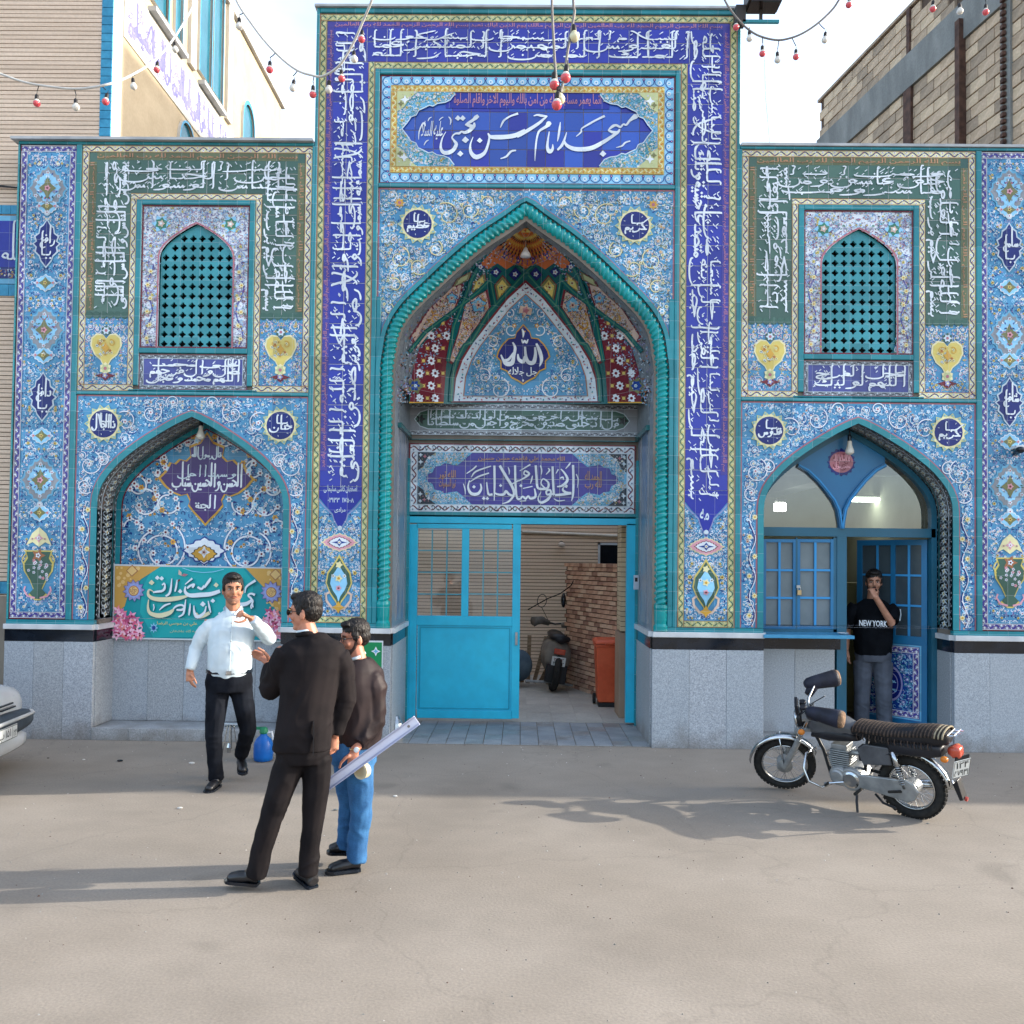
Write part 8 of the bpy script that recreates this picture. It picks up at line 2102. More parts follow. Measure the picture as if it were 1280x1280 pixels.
# ================================================================== car nose at the left edge
def car():
    M_car=noisemat('car_silver','#b6babd','#c2c6c9',rough=.22,scale=2,metal=.25,spec=.6);M_bump=noisemat('bumper_grey','#2e3740','#3b444d',rough=.5)
    corner=G(38,951);e=empty('parked_car',(corner.x+.14,corner.y-.86,0),'silver sedan nose with lion badge and white number plate at the left picture edge','car');e.rotation_euler=(0,0,R(7))
    def ring(x,hw,z0,z1,n=20,p=3.2): return [(x,hw*math.copysign(abs(math.cos(t))**(2/p),math.cos(t)),(z0+z1)/2+(z1-z0)/2*math.copysign(abs(math.sin(t))**(2/p),math.sin(t))) for t in [2*math.pi*(i+.5)/n for i in range(n)]]
    b=MB();b.loft([ring(*r) for r in ((.0,.50,.42,.66),(-.03,.66,.30,.72),(-.08,.75,.24,.76),(-.25,.81,.22,.80),(-.6,.83,.2,.84),(-1.1,.84,.2,.90),(-1.4,.84,.2,.93),(-2.6,.845,.2,.95),(-3.6,.83,.22,.96),(-4.1,.80,.26,.92),(-4.3,.70,.32,.82))],M_car);body=b.build('body',e,world=False,smooth=True,fixn=True)
    b=MB();b.loft([ring(x,hw,a,c_,20,3.5) for x,hw,a,c_ in ((-1.15,.70,.86,.93),(-1.6,.68,.86,1.22),(-2.0,.64,.86,1.40),(-3.0,.64,.86,1.41),(-3.5,.66,.86,1.22),(-3.95,.68,.86,.93))],noisemat('car_glass','#1a2024','#262d32',rough=.06,spec=.7));b.build('windows',e,world=False,smooth=True,fixn=True)
    b=MB();b.loft([ring(x,hw,a,c_,16,3) for x,hw,a,c_ in ((-1.75,.60,1.36,1.39),(-2.0,.62,1.385,1.425),(-3.0,.62,1.39,1.435),(-3.35,.60,1.32,1.36))],M_car);b.build('roof',e,world=False,smooth=True,fixn=True)
    b=MB();b.loft([ring(x,hw,a,c_,20,3) for x,hw,a,c_ in ((.075,.55,.40,.50),(.07,.66,.36,.53),(.0,.78,.34,.545),(-.15,.845,.34,.54),(-.5,.86,.34,.53))],M_bump);b.build('bumper',e,world=False,smooth=True,fixn=True)
    b=MB();b.loft([ring(x,hw,a,c_,16,4) for x,hw,a,c_ in ((.09,.56,.475,.495),(.082,.66,.47,.50),(.012,.79,.47,.50),(-.14,.855,.47,.50))],M_cop);b.build('bumper_trim',e,world=False,smooth=True,fixn=True)
    b=MB();b.loft([ring(x,hw,a,c_,16,4) for x,hw,a,c_ in ((.05,.5,.22,.30),(.03,.62,.2,.345),(-.1,.78,.2,.345),(-.3,.83,.2,.345))],M_car);b.build('lower_valance',e,world=False,smooth=True,fixn=True)
    for k in range(3):
        for s in (-1,1):
            z=.575+k*.032;b=MB();b.prism([(s*.12,z),(s*(.40-.02*k),z),(s*(.39-.02*k),z+.014),(s*.12,z+.014)],-.02,.02,M_black);b.v=[(.012-y*1.0-.03*abs(x)*abs(x)-.055*max(0,k-.5)*.5,x,zz_) for x,y,zz_ in b.v];b.build('grille_slot',e,world=False)
    b=MB();sh=[(0,.56),(.05,.60),(.055,.68),(-.055,.68),(-.05,.60)];b.add([(.035,x,z) for x,z in sh]+[(.0,x,z) for x,z in sh],[(0,1,2,3,4),(0,5,6,1),(1,6,7,2),(2,7,8,3),(3,8,9,4),(4,9,5,0)],chrome);badge=b.build('badge',e,world=False,fixn=True)
    li=[(-.03,.60),(-.01,.605),(-.012,.625),(-.032,.63),(-.03,.64),(-.01,.638),(-.005,.655),(.012,.668),(.03,.66),(.022,.648),(.034,.64),(.02,.632),(.018,.612),(.034,.60),(.022,.592),(.004,.60),(-.012,.588)]
    b=MB();b.add([(.0365,x,z) for x,z in li],[tuple(range(len(li)))],M_frame);b.build('lion',badge,world=False)
    for s in (-1,1):
        b=MB();b.loft([[( -.02+dx,s*yy,zz_) for yy,zz_ in ((.44,.56),(.68,.58),(.68,.66),(.44,.67))] for dx in (-.06,.012)],noisemat('headlamp_glass','#8c949a','#a8b0b5',rough=.08,spec=.7));b.v=[(x-(abs(y)-.44)*.42,y,z) for x,y,z in b.v];b.build('headlight',e,world=False,fixn=True,bevel=.01)
    b=MB();b.box(.092,.10,-.26,.26,.345,.455,MATS['plate_white']);b.box(.1001,.1012,-.26,-.22,.345,.455,T('dblue'));pl_=b.build('number_plate',e,world=False)
    a=Art(0,lambda u,v,off: (.1005+off*.4,u*Q,v*Q));a.text('۱۵۱ ب ۳۱',-22,42.6,17,53.6,'black',1,0,.012,1.0);a.stroke([(20,42.5),(20,54.5)],.6,'black',1);a.text('۲۴',22,43.5,30,50,'black',1,0,.01);a.frame(-31.2,41.9,31.2,54.9,.6,'black',1);a.build('plate_number',pl_,world=False)
    for x in (-.72,-3.35):
        for s in (-1,1):
            b=MB();b.lathe((x,s*.78,.29),[(.17,-.09),(.28,-.09),(.30,-.06),(.30,.06),(.28,.09),(.17,.09)],rubber,28,'y');wq=b.build('wheel',e,world=False,fixn=True)
            b=MB();b.lathe((x,s*.78,.29),[(.04,-.085),(.18,-.07),(.18,.07),(.04,.085)],M_alu,20,'y');b.build('rim',wq,world=False,fixn=True)
car()
# ================================================================== people
from mathutils import noise as _n
def rings_(spec,n=18):
    out=[]
    for cx,cy,cz,rx,ry,yw in spec:
        c,s=math.cos(yw),math.sin(yw)
        out.append([(cx+rx*math.cos(t)*c-ry*math.sin(t)*s,cy+rx*math.cos(t)*s+ry*math.sin(t)*c,cz) for t in [2*math.pi*i/n for i in range(n)]])
    return out
def blob(name,parts,vox,mat,par,it=3,wr=0.0,wf=(9,9,22),sd=0,cut=None):
    """one continuous skin round overlapping volumes"""
    b=MB()
    for p in parts:
        if p[0]=='t': b.tube(p[1],p[2],mat,12,True,p[3] if len(p)>3 else None)
        elif p[0]=='e': b.ell(p[1],p[2],mat,18,12,p[3] if len(p)>3 else None)
        elif p[0]=='l': b.loft(rings_(p[1]),mat)
    me=b.mesh('tmp');bm=bmesh.new();bm.from_mesh(me)
    bmesh.ops.recalc_face_normals(bm,faces=bm.faces);bm.to_mesh(me);bm.free()
    o=bpy.data.objects.new('tmp',me);C.objects.link(o);md=o.modifiers.new('r','REMESH');md.mode='VOXEL';md.voxel_size=vox;md.adaptivity=0
    dg=bpy.context.evaluated_depsgraph_get();dg.update();m2=bpy.data.meshes.new_from_object(o.evaluated_get(dg));bpy.data.objects.remove(o)
    bm=bmesh.new();bm.from_mesh(m2)
    for _ in range(it): bmesh.ops.smooth_vert(bm,verts=bm.verts,factor=.5,use_axis_x=True,use_axis_y=True,use_axis_z=True)
    bm.normal_update()
    if wr:
        for v in bm.verts:
            q_=Vector((v.co.x*wf[0]+sd,v.co.y*wf[1],v.co.z*wf[2]));w_=_n.noise(Vector((v.co.x*4,v.co.y*4+sd,v.co.z*4)))
            f=1-abs(_n.noise(q_+Vector((w_,w_,w_))*1.6))*2.4;v.co += v.normal*wr*f
    if cut:
        bmesh.ops.delete(bm,geom=[v for v in bm.verts if cut(v.co)],context='VERTS')
    bm.to_mesh(m2);bm.free();m2.name=name;m2.materials.clear();m2.materials.append(mat)
    m2.polygons.foreach_set('use_smooth',[True]*len(m2.polygons));ob=bpy.data.objects.new(name,m2);C.objects.link(ob);ob.parent=par;return ob
def hand(w,d,up,curl=.4,s=1,L=.18):
    """palm, four unequal bent fingers and a thumb: w wrist, d direction, up = back of the hand, s = side of the thumb"""
    d=d.normalized();up=(up-d*up.dot(d)).normalized();sd=d.cross(up)*s;k=L/.18;P_=[]
    P_.append(('t',[w-d*.02,w+d*.03*k,w+d*.085*k],[.026*k,.036*k,.040*k],.5))
    for i in range(4):
        o=w+d*.082*k+sd*(.030-.020*i)*k;ln=(.068,.078,.072,.056)[i]*k;p=[o];a=.15
        for j in range(3): a += curl*(.9 if j else .5);o=o+(d*math.cos(a)-up*math.sin(a))*ln*(.45,.32,.25)[j];p.append(o)
        P_.append(('t',p,[.0098*k,.009*k,.0082*k,.0068*k]))
    o=w+d*.03*k+sd*.030*k;p=[o,o+(d*.6+sd*.75-up*.2)*.038*k,o+(d*.9+sd*.8-up*.35)*.060*k,o+(d*1.25+sd*.65-up*.45)*.075*k];P_.append(('t',p,[.014*k,.012*k,.010*k,.008*k]))
    return P_
def skin(n,a,b): return noisemat(n,a,b,scale=18,rough=.5,spec=.35,fine=(60,.06))
M_hair=noisemat('hair_black','#0d0b0b','#231d1b',scale=60,rough=.5,bump=.8,bscale=120,stretch=(1,1,.25));M_eyew=noisemat('eye_white','#b8b0aa','#c8c0ba',rough=.2);M_dark=noisemat('pupil','#120c0a','#1d1410',rough=.1)
M_shoe=noisemat('shoe_leather','#111113','#242326',scale=9,rough=.32,spec=.5)
def head(e,c,yaw,pitch,sk,parts,s=1.0,beard=None,glasses=None,roll=0,hair=1.0):
    """adds head volumes to parts (in person space) and the face pieces; face looks along -y before turning by yaw"""
    H=Matrix.Translation(c) @ Matrix.Rotation(yaw,4,'Z') @ Matrix.Rotation(pitch,4,'X') @ Matrix.Rotation(roll,4,'Y') @ Matrix.Scale(s,4);R3=H.to_3x3().normalized();h=lambda x,y,z: H @ Vector((x,y,z))
    E=lambda x,y,z,a,b,d: parts.append(('e',h(x,y,z),(a*s,b*s,d*s),R3))
    E(0,.012,.035,.074,.092,.085);E(0,-.012,-.02,.062,.072,.085);E(0,-.03,-.075,.042,.045,.042);E(0,-.088,-.012,.013,.020,.020);E(0,-.080,.012,.010,.014,.03);E(0,-.066,.036,.05,.02,.014)
    E(0,-.074,-.052,.024,.014,.012);E(0,-.066,-.092,.02,.016,.014)
    for q_ in (-1,1): E(q_*.073,.012,-.012,.010,.020,.032);E(q_*.04,-.062,-.022,.022,.018,.022)
    def bit(name,L,m,**k):
        b=MB()
        for p in L: b.ell(p[:3],p[3:6],m,12,8)
        b.xf(H);return b.build(name,e,smooth=True,world=False)
    for q_ in (-1,1):
        bit('eye',[(q_*.029,-.0735,.012,.013,.008,.0065)],M_eyew);bit('iris',[(q_*.029,-.080,.012,.0058,.003,.0058)],M_dark)
        b=MB();b.tube([h(q_*.012,-.086,.031),h(q_*.03,-.087,.037),h(q_*.048,-.074,.030)],[.003*s,.0048*s,.003*s],M_hair,6);b.build('eyebrow',e,smooth=True,world=False)
        b=MB();b.tube([h(q_*.015,-.081,.019),h(q_*.029,-.0835,.0215),h(q_*.044,-.073,.018)],.0018*s,M_hair,5);b.build('eyelash',e,world=False)
    ml=noisemat('lip','#8a4a40','#9c5a4e',rough=.45);b=MB();b.tube([h(-.023,-.082,-.053),h(-.008,-.0895,-.050),h(0,-.0885,-.052),h(.008,-.0895,-.050),h(.023,-.082,-.053)],[.002*s,.0048*s,.005*s,.0048*s,.002*s],ml,8);b.build('mouth',e,smooth=True,world=False)
    hp=[('e',h(0,.022,.058),(.079*s,.094*s,.080*s),R3),('e',h(0,.045,.015),(.075*s,.068*s,.075*s),R3)]
    for q_ in (-1,1): hp.append(('e',h(q_*.068,-.008,.022),(.012*s,.022*s,.035*s),R3))
    hp.append(('e',h(.0,-.040,.104),(.055*s,.040*s,.022*s),R3))
    blob('hair',hp,.0055,M_hair,e,1,.0045,(110,110,30),3)
    if beard: blob('beard',[('e',h(0,-.034,-.076),(.046*s,.047*s,.045*s),R3),('t',[h(-.062,-.005,-.01),h(-.058,-.02,-.05),h(-.03,-.05,-.09)],[.012*s]*3),('t',[h(.062,-.005,-.01),h(.058,-.02,-.05),h(.03,-.05,-.09)],[.012*s]*3),('t',[h(-.026,-.080,-.050),h(-.012,-.090,-.040),h(.012,-.090,-.040),h(.026,-.080,-.050)],[.006*s]*4)],.005,beard,e,2,.001,(60,60,60))
    if glasses:
        b=MB()
        for q_ in (-1,1):
            b.tube([h(q_*.032+.024*math.cos(t),-.094,.010+.017*math.sin(t)) for t in [2*math.pi*i/12 for i in range(13)]],.0024*s,M_frame,6)
            b.tube([h(q_*.056,-.092,.014),h(q_*.078,-.04,.016),h(q_*.080,.015,.010)],.0024*s,M_frame,6)
            if glasses==2: b.add([h(q_*.032+.022*math.cos(t),-.094,.010+.016*math.sin(t)) for t in [2*math.pi*i/12 for i in range(12)]],[tuple(range(12))],M_black)
        b.tube([h(-.008,-.095,.012),h(.008,-.095,.012)],.0024*s,M_frame,6);b.build('glasses',e,world=False)
    return H
def shoe(e,heel,toe,tilt=0):
    heel,toe=Vector(heel),Vector(toe);d=(toe-heel).normalized();u=Vector((0,0,1));L=(toe-heel).length
    P_=[('t',[heel+u*.045,heel+d*L*.25+u*.05,heel+d*L*.55+u*.043,heel+d*L*.82+u*.030,toe+u*.026-d*.02],[.036,.038,.042,.036,.022],.8),('e',heel+u*.075+d*.035,(.042,.042,.045))]
    o=blob('shoe',P_,.006,M_shoe,e,3,cut=None);b=MB();sd=d.cross(u).normalized()
    out=[(0,.03),(.1,.037),(.3,.036),(.55,.042),(.75,.046),(.9,.038),(1.0,.012)]
    l_=[heel+d*(L*t)+sd*w for t,w in out]+[heel+d*(L*t)-sd*w for t,w in out[::-1]];n=len(l_)
    b.add([tuple(p+u*.002) for p in l_]+[tuple(p+u*.02) for p in l_],[tuple(range(n))[::-1],tuple(range(n,2*n))]+[(i,(i+1) % n,n+(i+1) % n,n+i) for i in range(n)],M_black);b.build('sole',o,world=False,fixn=True)
V3=Vector
def person(px,py,k,label,z0=None,Y=None):
    r=G(px,py) if Y is None else V3((X_(px,py,Y),Y,z0));e=empty('person',r,label,'person')
    fwd=(r-CAMP);fwd.z=0;e.rotation_euler=(0,0,math.atan2(fwd.y,fwd.x)-math.pi/2)
    return e,lambda x,y,d=0.0: V3(((x-px)/k,d,(py-y)/k))
e,p=person(283,984,149,'man in a white shirt and dark trousers walking forward, one hand at his collar')
sk=skin('skin_a','#a06c52','#b57e62');B=[]
hc=p(286,741,-.02);head(e,hc,R(6),R(4),sk,B,1.04,noisemat('stubble','#7a5648','#8a6452',rough=.7))
S1,S2=p(259,779),p(314,779);E1,W1=p(244,815,.03),p(238,840,-.03);E2,W2=p(331,803,-.05),p(307,774,-.22)
B += [('t',[p(287,775),hc+V3((0,.012,-.06))],[.062,.056]),('l',[(p(285,850).x,0,.88,.13,.10,0),(p(284,820).x,0,1.08,.145,.11,0),(p(286,790).x,0,1.3,.145,.10,0),(p(287,778).x,0,1.38,.10,.07,0)]),('t',[S1,E1,W1],[.034,.04,.028]),('t',[S2,E2,W2],[.034,.04,.028]),
      ('t',[p(270,855),p(268,915,-.05),p(271,976,.02)],[.058,.040,.034]),('t',[p(298,855),p(304,912,.02),p(301,955,.32)],[.058,.040,.034])]
B += hand(W1,p(240,858,-.06)-W1,V3((-1,-.2,0)),.35,-1,.17)+hand(W2,p(292,767,-.24)-W2,V3((.1,-1,.5)),.85,-1,.16)
blob('body',B,.0055,sk,e,2)
M_sh=noisemat('shirt_white','#b9c6cc','#c6d2d8',scale=6,rough=.75,bump=.25,bscale=14)
blob('shirt',[('l',[(p(284,848).x,0,.90,.160,.128,0),(p(284,838).x,-.01,.99,.178,.145,0),(p(284,815).x,-.015,1.14,.176,.145,0),(p(286,790).x,0,1.30,.188,.135,0),(p(287,780).x,0,1.365,.18,.11,0),(p(287,774).x,0,1.41,.13,.085,0),(p(287,766).x,0,1.455,.075,.07,0)]),('t',[S1+V3((.045,0,-.03)),S1+V3((.01,0,-.045)),S1.lerp(E1,.45),E1,W1+V3((.0,0,.01))],[.05,.062,.062,.054,.040]),('t',[S2-V3((.045,0,.03)),S2+V3((-.01,0,-.045)),S2.lerp(E2,.6),E2,W2+V3((.02,0,-.012))],[.05,.062,.064,.058,.041])],.0075,M_sh,e,4,.005,(8,8,8))
b=MB();nx=p(287,764,0)
for s in (-1,1): b.add([tuple(nx+V3(v)) for v in ((s*.005,-.088,-.045),(s*.06,-.082,-.075),(s*.080,-.03,-.0),(s*.066,.02,.022),(s*.055,-.045,.012))],[(0,1,2,3,4)],M_sh)
b.build('collar',e,world=False)
b=MB();b.tube([p(286,774,-.115),p(285,800,-.158),p(284,838,-.166)],.004,M_sh,6)
for y in (781,792,803,814,826): b.ell(p(285,y,-.162 if y>795 else -.14),(.005,.003,.005),M_cabg,8,5)
b.build('placket',e,world=False)
M_tr=noisemat('trouser_black','#0f1117','#191c23',scale=8,rough=.85,bump=.2,bscale=18,spec=.08)
blob('trousers',[('l',[(p(284,842).x,0,.965,.170,.128,0),(p(284,855).x,.0,.87,.19,.14,0),(p(284,868).x,.0,.79,.18,.13,0)]),('t',[p(271,860),p(269,890,-.03),p(267,918,-.05),p(269,950,-.02),p(271,974,.01)],[.094,.082,.066,.059,.060]),('t',[p(297,860),p(303,890,-.02),p(307,915,.01),p(303,940,.18),p(300,954,.27)],[.094,.082,.068,.060,.058])],.0075,M_tr,e,4,.005,(10,10,7),2)
b=MB();b.loft(rings_([(p(284,842).x,0,.945,.187,.143,0),(p(284,842).x,0,.975,.186,.142,0)]),M_black);b.build('belt',e,world=False);b=MB();b.bbox(-.022,.022,-.158,-.14,.943,.978,.004,chrome);b.build('buckle',e,world=False)
shoe(e,p(274,983,.02),p(260,985,-.16));shoe(e,p(300,966,.33),p(303,975,.10))
e,p=person(350,1112,217,'man in a black suit and sunglasses standing with his back turned, gesturing with one hand')
sk=skin('skin_b','#a9705a','#bd846a');B=[]
hc=p(374,769,.02);head(e,hc,R(-112),R(4),sk,B,.93,None,2)
S1,S2=p(350,814),p(419,818);E1,W1=p(333,872,.10),p(333,843,.34);E2,W2=p(427,880,.05),p(414,928,.06)
B += [('t',[p(385,815),hc+V3((.005,.0,-.06))],[.06,.052]),('l',[(p(380,930).x,0,.84,.13,.10,0),(p(382,870).x,0,1.1,.14,.10,0),(p(384,818).x,0,1.34,.15,.09,0)]),('t',[S1,E1,W1],[.045,.04,.026]),('t',[S2,E2,W2],[.045,.04,.026]),
      ('t',[p(362,945),p(340,1020,-.02),p(322,1092)],[.058,.040,.034]),('t',[p(396,945),p(389,1020,0),p(383,1094)],[.058,.040,.034])]
B += hand(W1,V3((-.5,.25,.45)),V3((.4,.6,.4)),.25,-1,.17)+hand(W2,V3((-.1,0,-1)),V3((.8,-.6,0)),.6,-1,.16)
blob('body',B,.0055,sk,e,2)
M_su=noisemat('suit_black','#151214','#211c1d',scale=5,rough=.85,bump=.15,bscale=12,spec=.14)
cx_=lambda x: p(x,0).x
blob('suit_jacket',[('l',[(cx_(373),0,.79,.168,.125,0),(cx_(374),0,.86,.166,.125,0),(cx_(377),0,1.0,.156,.12,0),(cx_(381),0,1.12,.160,.12,0),(cx_(383),0,1.26,.182,.12,0),(cx_(384),0,1.35,.192,.11,0),(cx_(385),0,1.40,.17,.09,0),(cx_(386),0,1.435,.10,.075,0),(cx_(386),.0,1.465,.066,.066,0)]),
     ('t',[S1+V3((.02,0,-.02)),S1+V3((-.01,.01,-.08)),E1+V3((0,0,.02)),E1.lerp(W1,.5),E1.lerp(W1,.92)],[.072,.074,.064,.058,.05]),('t',[S2+V3((-.02,0,-.02)),S2+V3((.01,.01,-.08)),E2,W2+V3((0,0,.02))],[.072,.074,.064,.05])],.0075,M_su,e,4,.005,(8,8,5),5)
b=MB();b.tube([hc+V3((-.045,-.04,-.125)),hc+V3((.01,-.075,-.115)),hc+V3((.06,-.03,-.118)),hc+V3((.055,.03,-.12))],[.012,.016,.016,.012],M_su,8);b.build('jacket_collar',e,smooth=True,world=False)
b=MB();b.tube([hc+V3((-.04,-.03,-.108)),hc+V3((.01,-.062,-.100)),hc+V3((.052,-.02,-.102))],.009,M_sh,8);b.build('shirt_collar',e,smooth=True,world=False)
b=MB();b.box(cx_(386),cx_(386)+.004,-.143,-.12,.785,.98,M_black);b.build('jacket_vent',e,world=False)
blob('trousers',[('l',[(cx_(375),0,.92,.145,.11,0),(cx_(375),0,.80,.155,.115,0),(cx_(375),0,.72,.145,.11,0)]),('t',[p(361,950),p(349,985,-.01),p(338,1022,-.02),p(327,1060,-.01),p(321,1094)],[.090,.078,.064,.058,.060]),('t',[p(392,950),p(392,985),p(389,1022),p(386,1060),p(384,1096)],[.086,.076,.063,.057,.059])],.0075,noisemat('suit_trouser','#151315','#201c1d',scale=6,rough=.72,bump=.15,bscale=14,spec=.08),e,4,.005,(10,10,6),7)
shoe(e,p(324,1107,.02),p(283,1104,.09));shoe(e,p(391,1114,-.03),p(370,1104,.14))
e,p=person(432,1089,203,'man in dark brown bomber jacket, glasses and blue jeans holding a long white strip')
sk=skin('skin_c','#a26a54','#b67c64');B=[]
hc=p(438,803,.02);head(e,hc,R(-72),R(8),sk,B,.90,noisemat('beard_dark','#3a2a25','#4a3831',rough=.8),1)
S1,S2=p(428,848,.08),p(462,848);E2,W2=p(464,905,-.01),p(440,937,-.10);E1,W1=p(424,905,.10),p(424,940,.12)
B += [('t',[p(447,845),hc+V3((.008,0,-.06))],[.056,.05]),('l',[(cx,.02,z,a,b_,.5) for cx,z,a,b_ in ((p(442,0).x,.76,.11,.09),(p(446,0).x,1.0,.12,.1),(p(448,0).x,1.18,.12,.09))]),('t',[S2,E2,W2],[.045,.04,.027]),('t',[S1,E1,W1],[.045,.04,.027]),('t',[p(445,945),p(448,1015,-.02),p(444,1078,-.02)],[.055,.038,.032]),('t',[p(430,945,.08),p(434,1010,.10),p(430,1068,.12)],[.055,.038,.032])]
B += hand(W2,V3((-.1,-.1,-1)),V3((.5,-1,0)),.9,1,.16)+hand(W1,V3((0,0,-1)),V3((-1,0,0)),.4,1,.15)
blob('body',B,.0055,sk,e,2)
M_jk=noisemat('jacket_brown','#1e1618','#2c2122',scale=5,rough=.6,bump=.2,bscale=12,spec=.22)
blob('bomber_jacket',[('l',[(p(444,0).x,.03,z,a,b_,.35) for z,a,b_ in ((.755,.125,.115),(.78,.14,.125),(.85,.155,.14),(1.0,.16,.14),(1.14,.165,.13),(1.22,.15,.11),(1.265,.10,.08),(1.29,.07,.066))]),('t',[S2+V3((-.02,0,0)),S2+V3((.01,-.01,-.07)),E2,W2+V3((.02,.01,.04))],[.066,.075,.07,.044]),('t',[S1+V3((.03,0,0)),S1+V3((0,.01,-.07)),E1,W1+V3((0,0,.05))],[.066,.072,.066,.042])],.0075,M_jk,e,4,.006,(8,8,8),11)
b=MB();b.tube([hc+V3((-.02,-.06,-.125)),hc+V3((.03,-.055,-.108)),hc+V3((.062,.0,-.09)),hc+V3((.05,.05,-.10))],.010,M_sh,8);b.build('shirt_collar',e,smooth=True,world=False)
b=MB();b.loft(rings_([(p(444,0).x,.03,.75,.130,.120,.35),(p(444,0).x,.03,.785,.139,.126,.35)]),noisemat('rib_knit','#1c1618','#2a2224',rough=.9));b.build('jacket_hem',e,world=False)
M_je=noisemat('denim','#244f7a','#336592',scale=9,rough=.85,bump=.25,bscale=30,fine=(120,.12))
blob('jeans',[('l',[(p(440,0).x,.03,z,a,b_,.35) for z,a,b_ in ((.80,.125,.11),(.70,.145,.125),(.64,.14,.12))]),('t',[p(446,955),p(449,985,-.01),p(450,1018,-.02),p(446,1050,-.01),p(445,1077,-.02)],[.086,.078,.066,.060,.060]),('t',[p(431,955,.08),p(432,985,.09),p(436,1012,.10),p(433,1045,.11),p(432,1068,.12)],[.084,.076,.064,.058,.058])],.0075,M_je,e,4,.005,(9,9,10),13)
shoe(e,p(450,1088,-.02),p(407,1088,-.04));shoe(e,p(436,1077,.12),p(408,1075,.13))
b=MB();b.tube([W2+V3((.03*math.cos(t)+.002,.03*math.sin(t),.012)) for t in [2*math.pi*i/14 for i in range(15)]],.004,noisemat('watch_gold','#b5a070','#c8b488',metal=.7,rough=.3),6);b.lathe(tuple(W2+V3((.012,-.034,.012))),[(.001,-.006),(.016,-.005),(.016,.004)],M_sh,14,'y');b.build('wristwatch',e,world=False)
ew=e.matrix_basis.copy() if False else Matrix.LocRotScale(e.location,e.rotation_euler,None)
a_,b2=ew @ p(398,985,-.10),ew @ p(514,897,-.22);o=empty('plastic_strip',a_,'long white plastic trunking strip held diagonally by the man in jeans','strip');d_=(b2-a_);L_=d_.length;d_.normalize()
M_=Matrix.Translation(a_) @ d_.to_track_quat('X','Z').to_matrix().to_4x4();M_pw=noisemat('trunking_white','#b4b6cc','#c4c6d8',rough=.35,scale=4)
b=MB();b.box(0,L_,-.004,.0,-.031,.031,M_pw);b.box(0,L_,-.024,-.004,.027,.031,M_pw);b.box(0,L_,-.024,-.004,-.031,-.027,M_pw);b.xf(M_);b.build('channel',o,fixn=True)
b=MB();b.box(.0,L_,-.0085,-.0045,-.018,.018,noisemat('strip_face','#c8cadb','#d2d4e2',rough=.3));b.lathe((L_-.06,-.014,0),[(.008,-.004),(.008,.004)],M_cabg,10,'y');b.xf(M_);b.build('strip_face',o,fixn=True)
tc_=ew @ p(450,960,-.13);o=empty('tape_roll',tc_,'roll of yellowish packing tape dangling from the hand that grips the white strip','tape');b=MB();b.lathe((0,0,0),[(.034,-.022),(.048,-.022),(.048,.022),(.034,.022),(.034,-.022)],noisemat('tape_amber','#b7a98a','#c9bd9f',rough=.25),28,'y');b.xf(Matrix.Rotation(R(-25),4,'Z'));b.build('tape',o,world=False,fixn=True)
e,p=person(1091,899,111.7,'bearded man in a black NEW YORK T-shirt standing in the booth doorway, hand at mouth',.125,.62)
sk=skin('skin_d','#9c6e58','#b08068');B=[]
hc=p(1092,722,-.03);head(e,hc,R(4),R(8),sk,B,1.05,noisemat('beard_black','#1c1512','#2a201c',rough=.8))
S1,S2=p(1068,751),p(1112,751);E1,W1=p(1061,784,.02),p(1060,807,-.04);E2,W2=p(1112,771,-.14),p(1093,738,-.25)
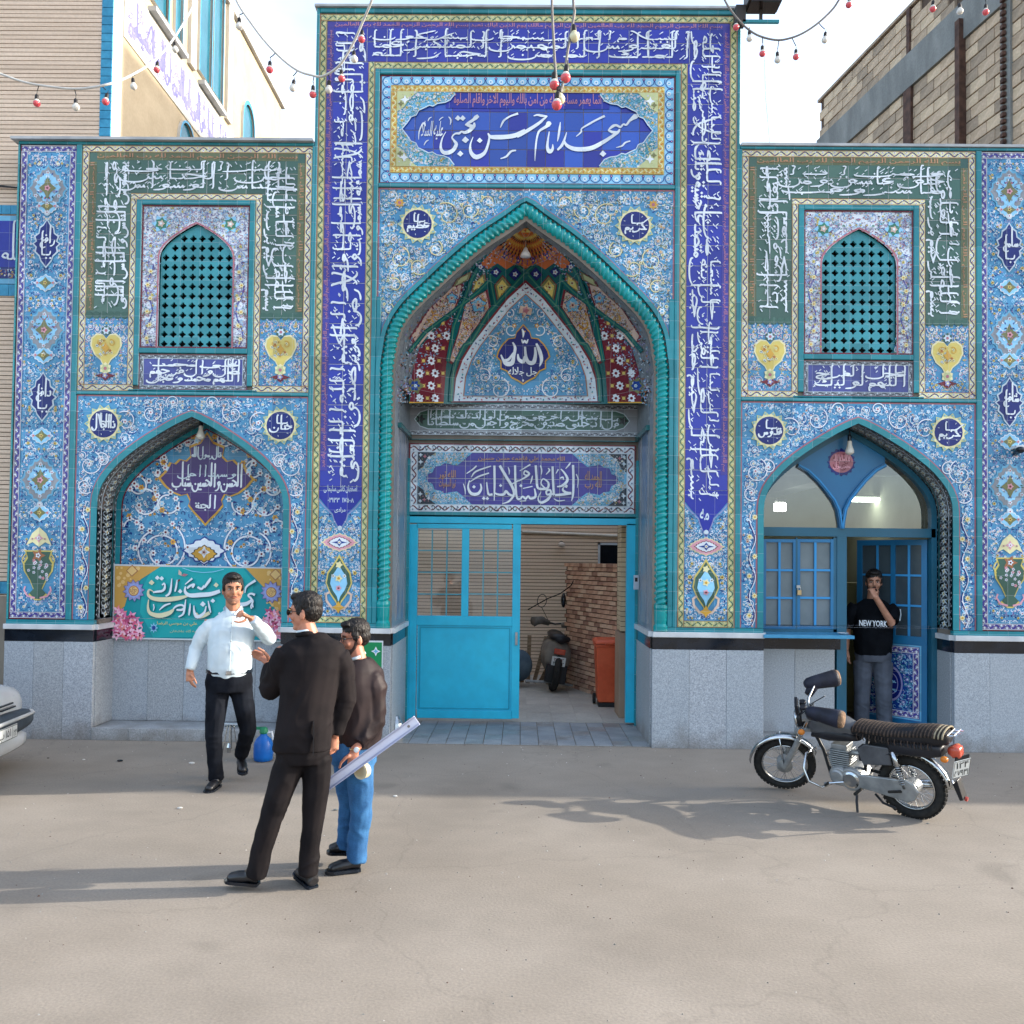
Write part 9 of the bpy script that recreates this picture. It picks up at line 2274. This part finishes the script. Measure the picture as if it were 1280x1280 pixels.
B += [('t',[p(1090,750),hc+V3((0,.012,-.06))],[.062,.056]),('l',[(0,0,.85,.13,.10,0),(0,0,1.1,.15,.12,0),(0,0,1.34,.14,.09,0)]),('t',[S1,E1,W1],[.034,.044,.03]),('t',[S2,E2,W2],[.034,.044,.03]),('t',[p(1080,815),p(1079,855,-.03),p(1078,893)],[.075,.06,.045]),('t',[p(1102,815),p(1103,855,-.03),p(1104,893)],[.075,.06,.045])]
B += hand(W1,V3((.1,-.1,-1)),V3((-1,0,0)),.35,-1,.18)+hand(W2,p(1087,724,-.18)-W2,V3((.5,-1,.2)),.9,1,.17)
blob('body',B,.006,sk,e,2)
M_ts=noisemat('tshirt_black','#0c0e12','#14171c',scale=6,rough=.9,bump=.15,bscale=12,spec=.06)
blob('t_shirt',[('l',[(0,0,.79,.185,.15,0),(0,-.01,.95,.20,.165,0),(0,0,1.2,.205,.145,0),(0,0,1.33,.185,.105,0),(0,0,1.40,.09,.075,0)]),('t',[S1+V3((.03,0,0)),S1+V3((-.01,0,-.06)),S1.lerp(E1,.85)],[.066,.078,.074]),('t',[S2-V3((.03,0,0)),S2+V3((.01,0,-.06)),S2.lerp(E2,.85)],[.066,.078,.074])],.008,M_ts,e,4,.005,(7,7,12),17)
t=Art(0,lambda u,v,off: (u*Q,-.158-off*.3-.12*max(0,abs(u*Q)-.08),v*Q));t.text('NEW YORK',-17,134,17,142,'white',1,0,.02,1.0);t.build('shirt_print',e,world=False)
b=MB();b.tube([S2+V3((.082,-.01,-.03)),S2+V3((.088,-.02,-.09)),S2.lerp(E2,.8)+V3((.076,-.01,0))],.010,M_sh,6);b.build('sleeve_stripe',e,world=False)
blob('trousers',[('l',[(0,0,.90,.17,.13,0),(0,0,.80,.19,.14,0),(0,0,.72,.18,.13,0)]),('t',[p(1080,820),p(1079,855,-.03),p(1078,892)],[.105,.085,.078]),('t',[p(1102,820),p(1103,855,-.03),p(1104,892)],[.105,.085,.078])],.008,noisemat('trouser_grey','#454a54','#545a66',scale=6,rough=.85,bump=.2,bscale=14),e,4,.005,(9,9,12),19)
shoe(e,p(1078,898,.05),p(1075,900,-.20));shoe(e,p(1104,898,.05),p(1108,900,-.20))
bpy.data.objects.remove(_to)
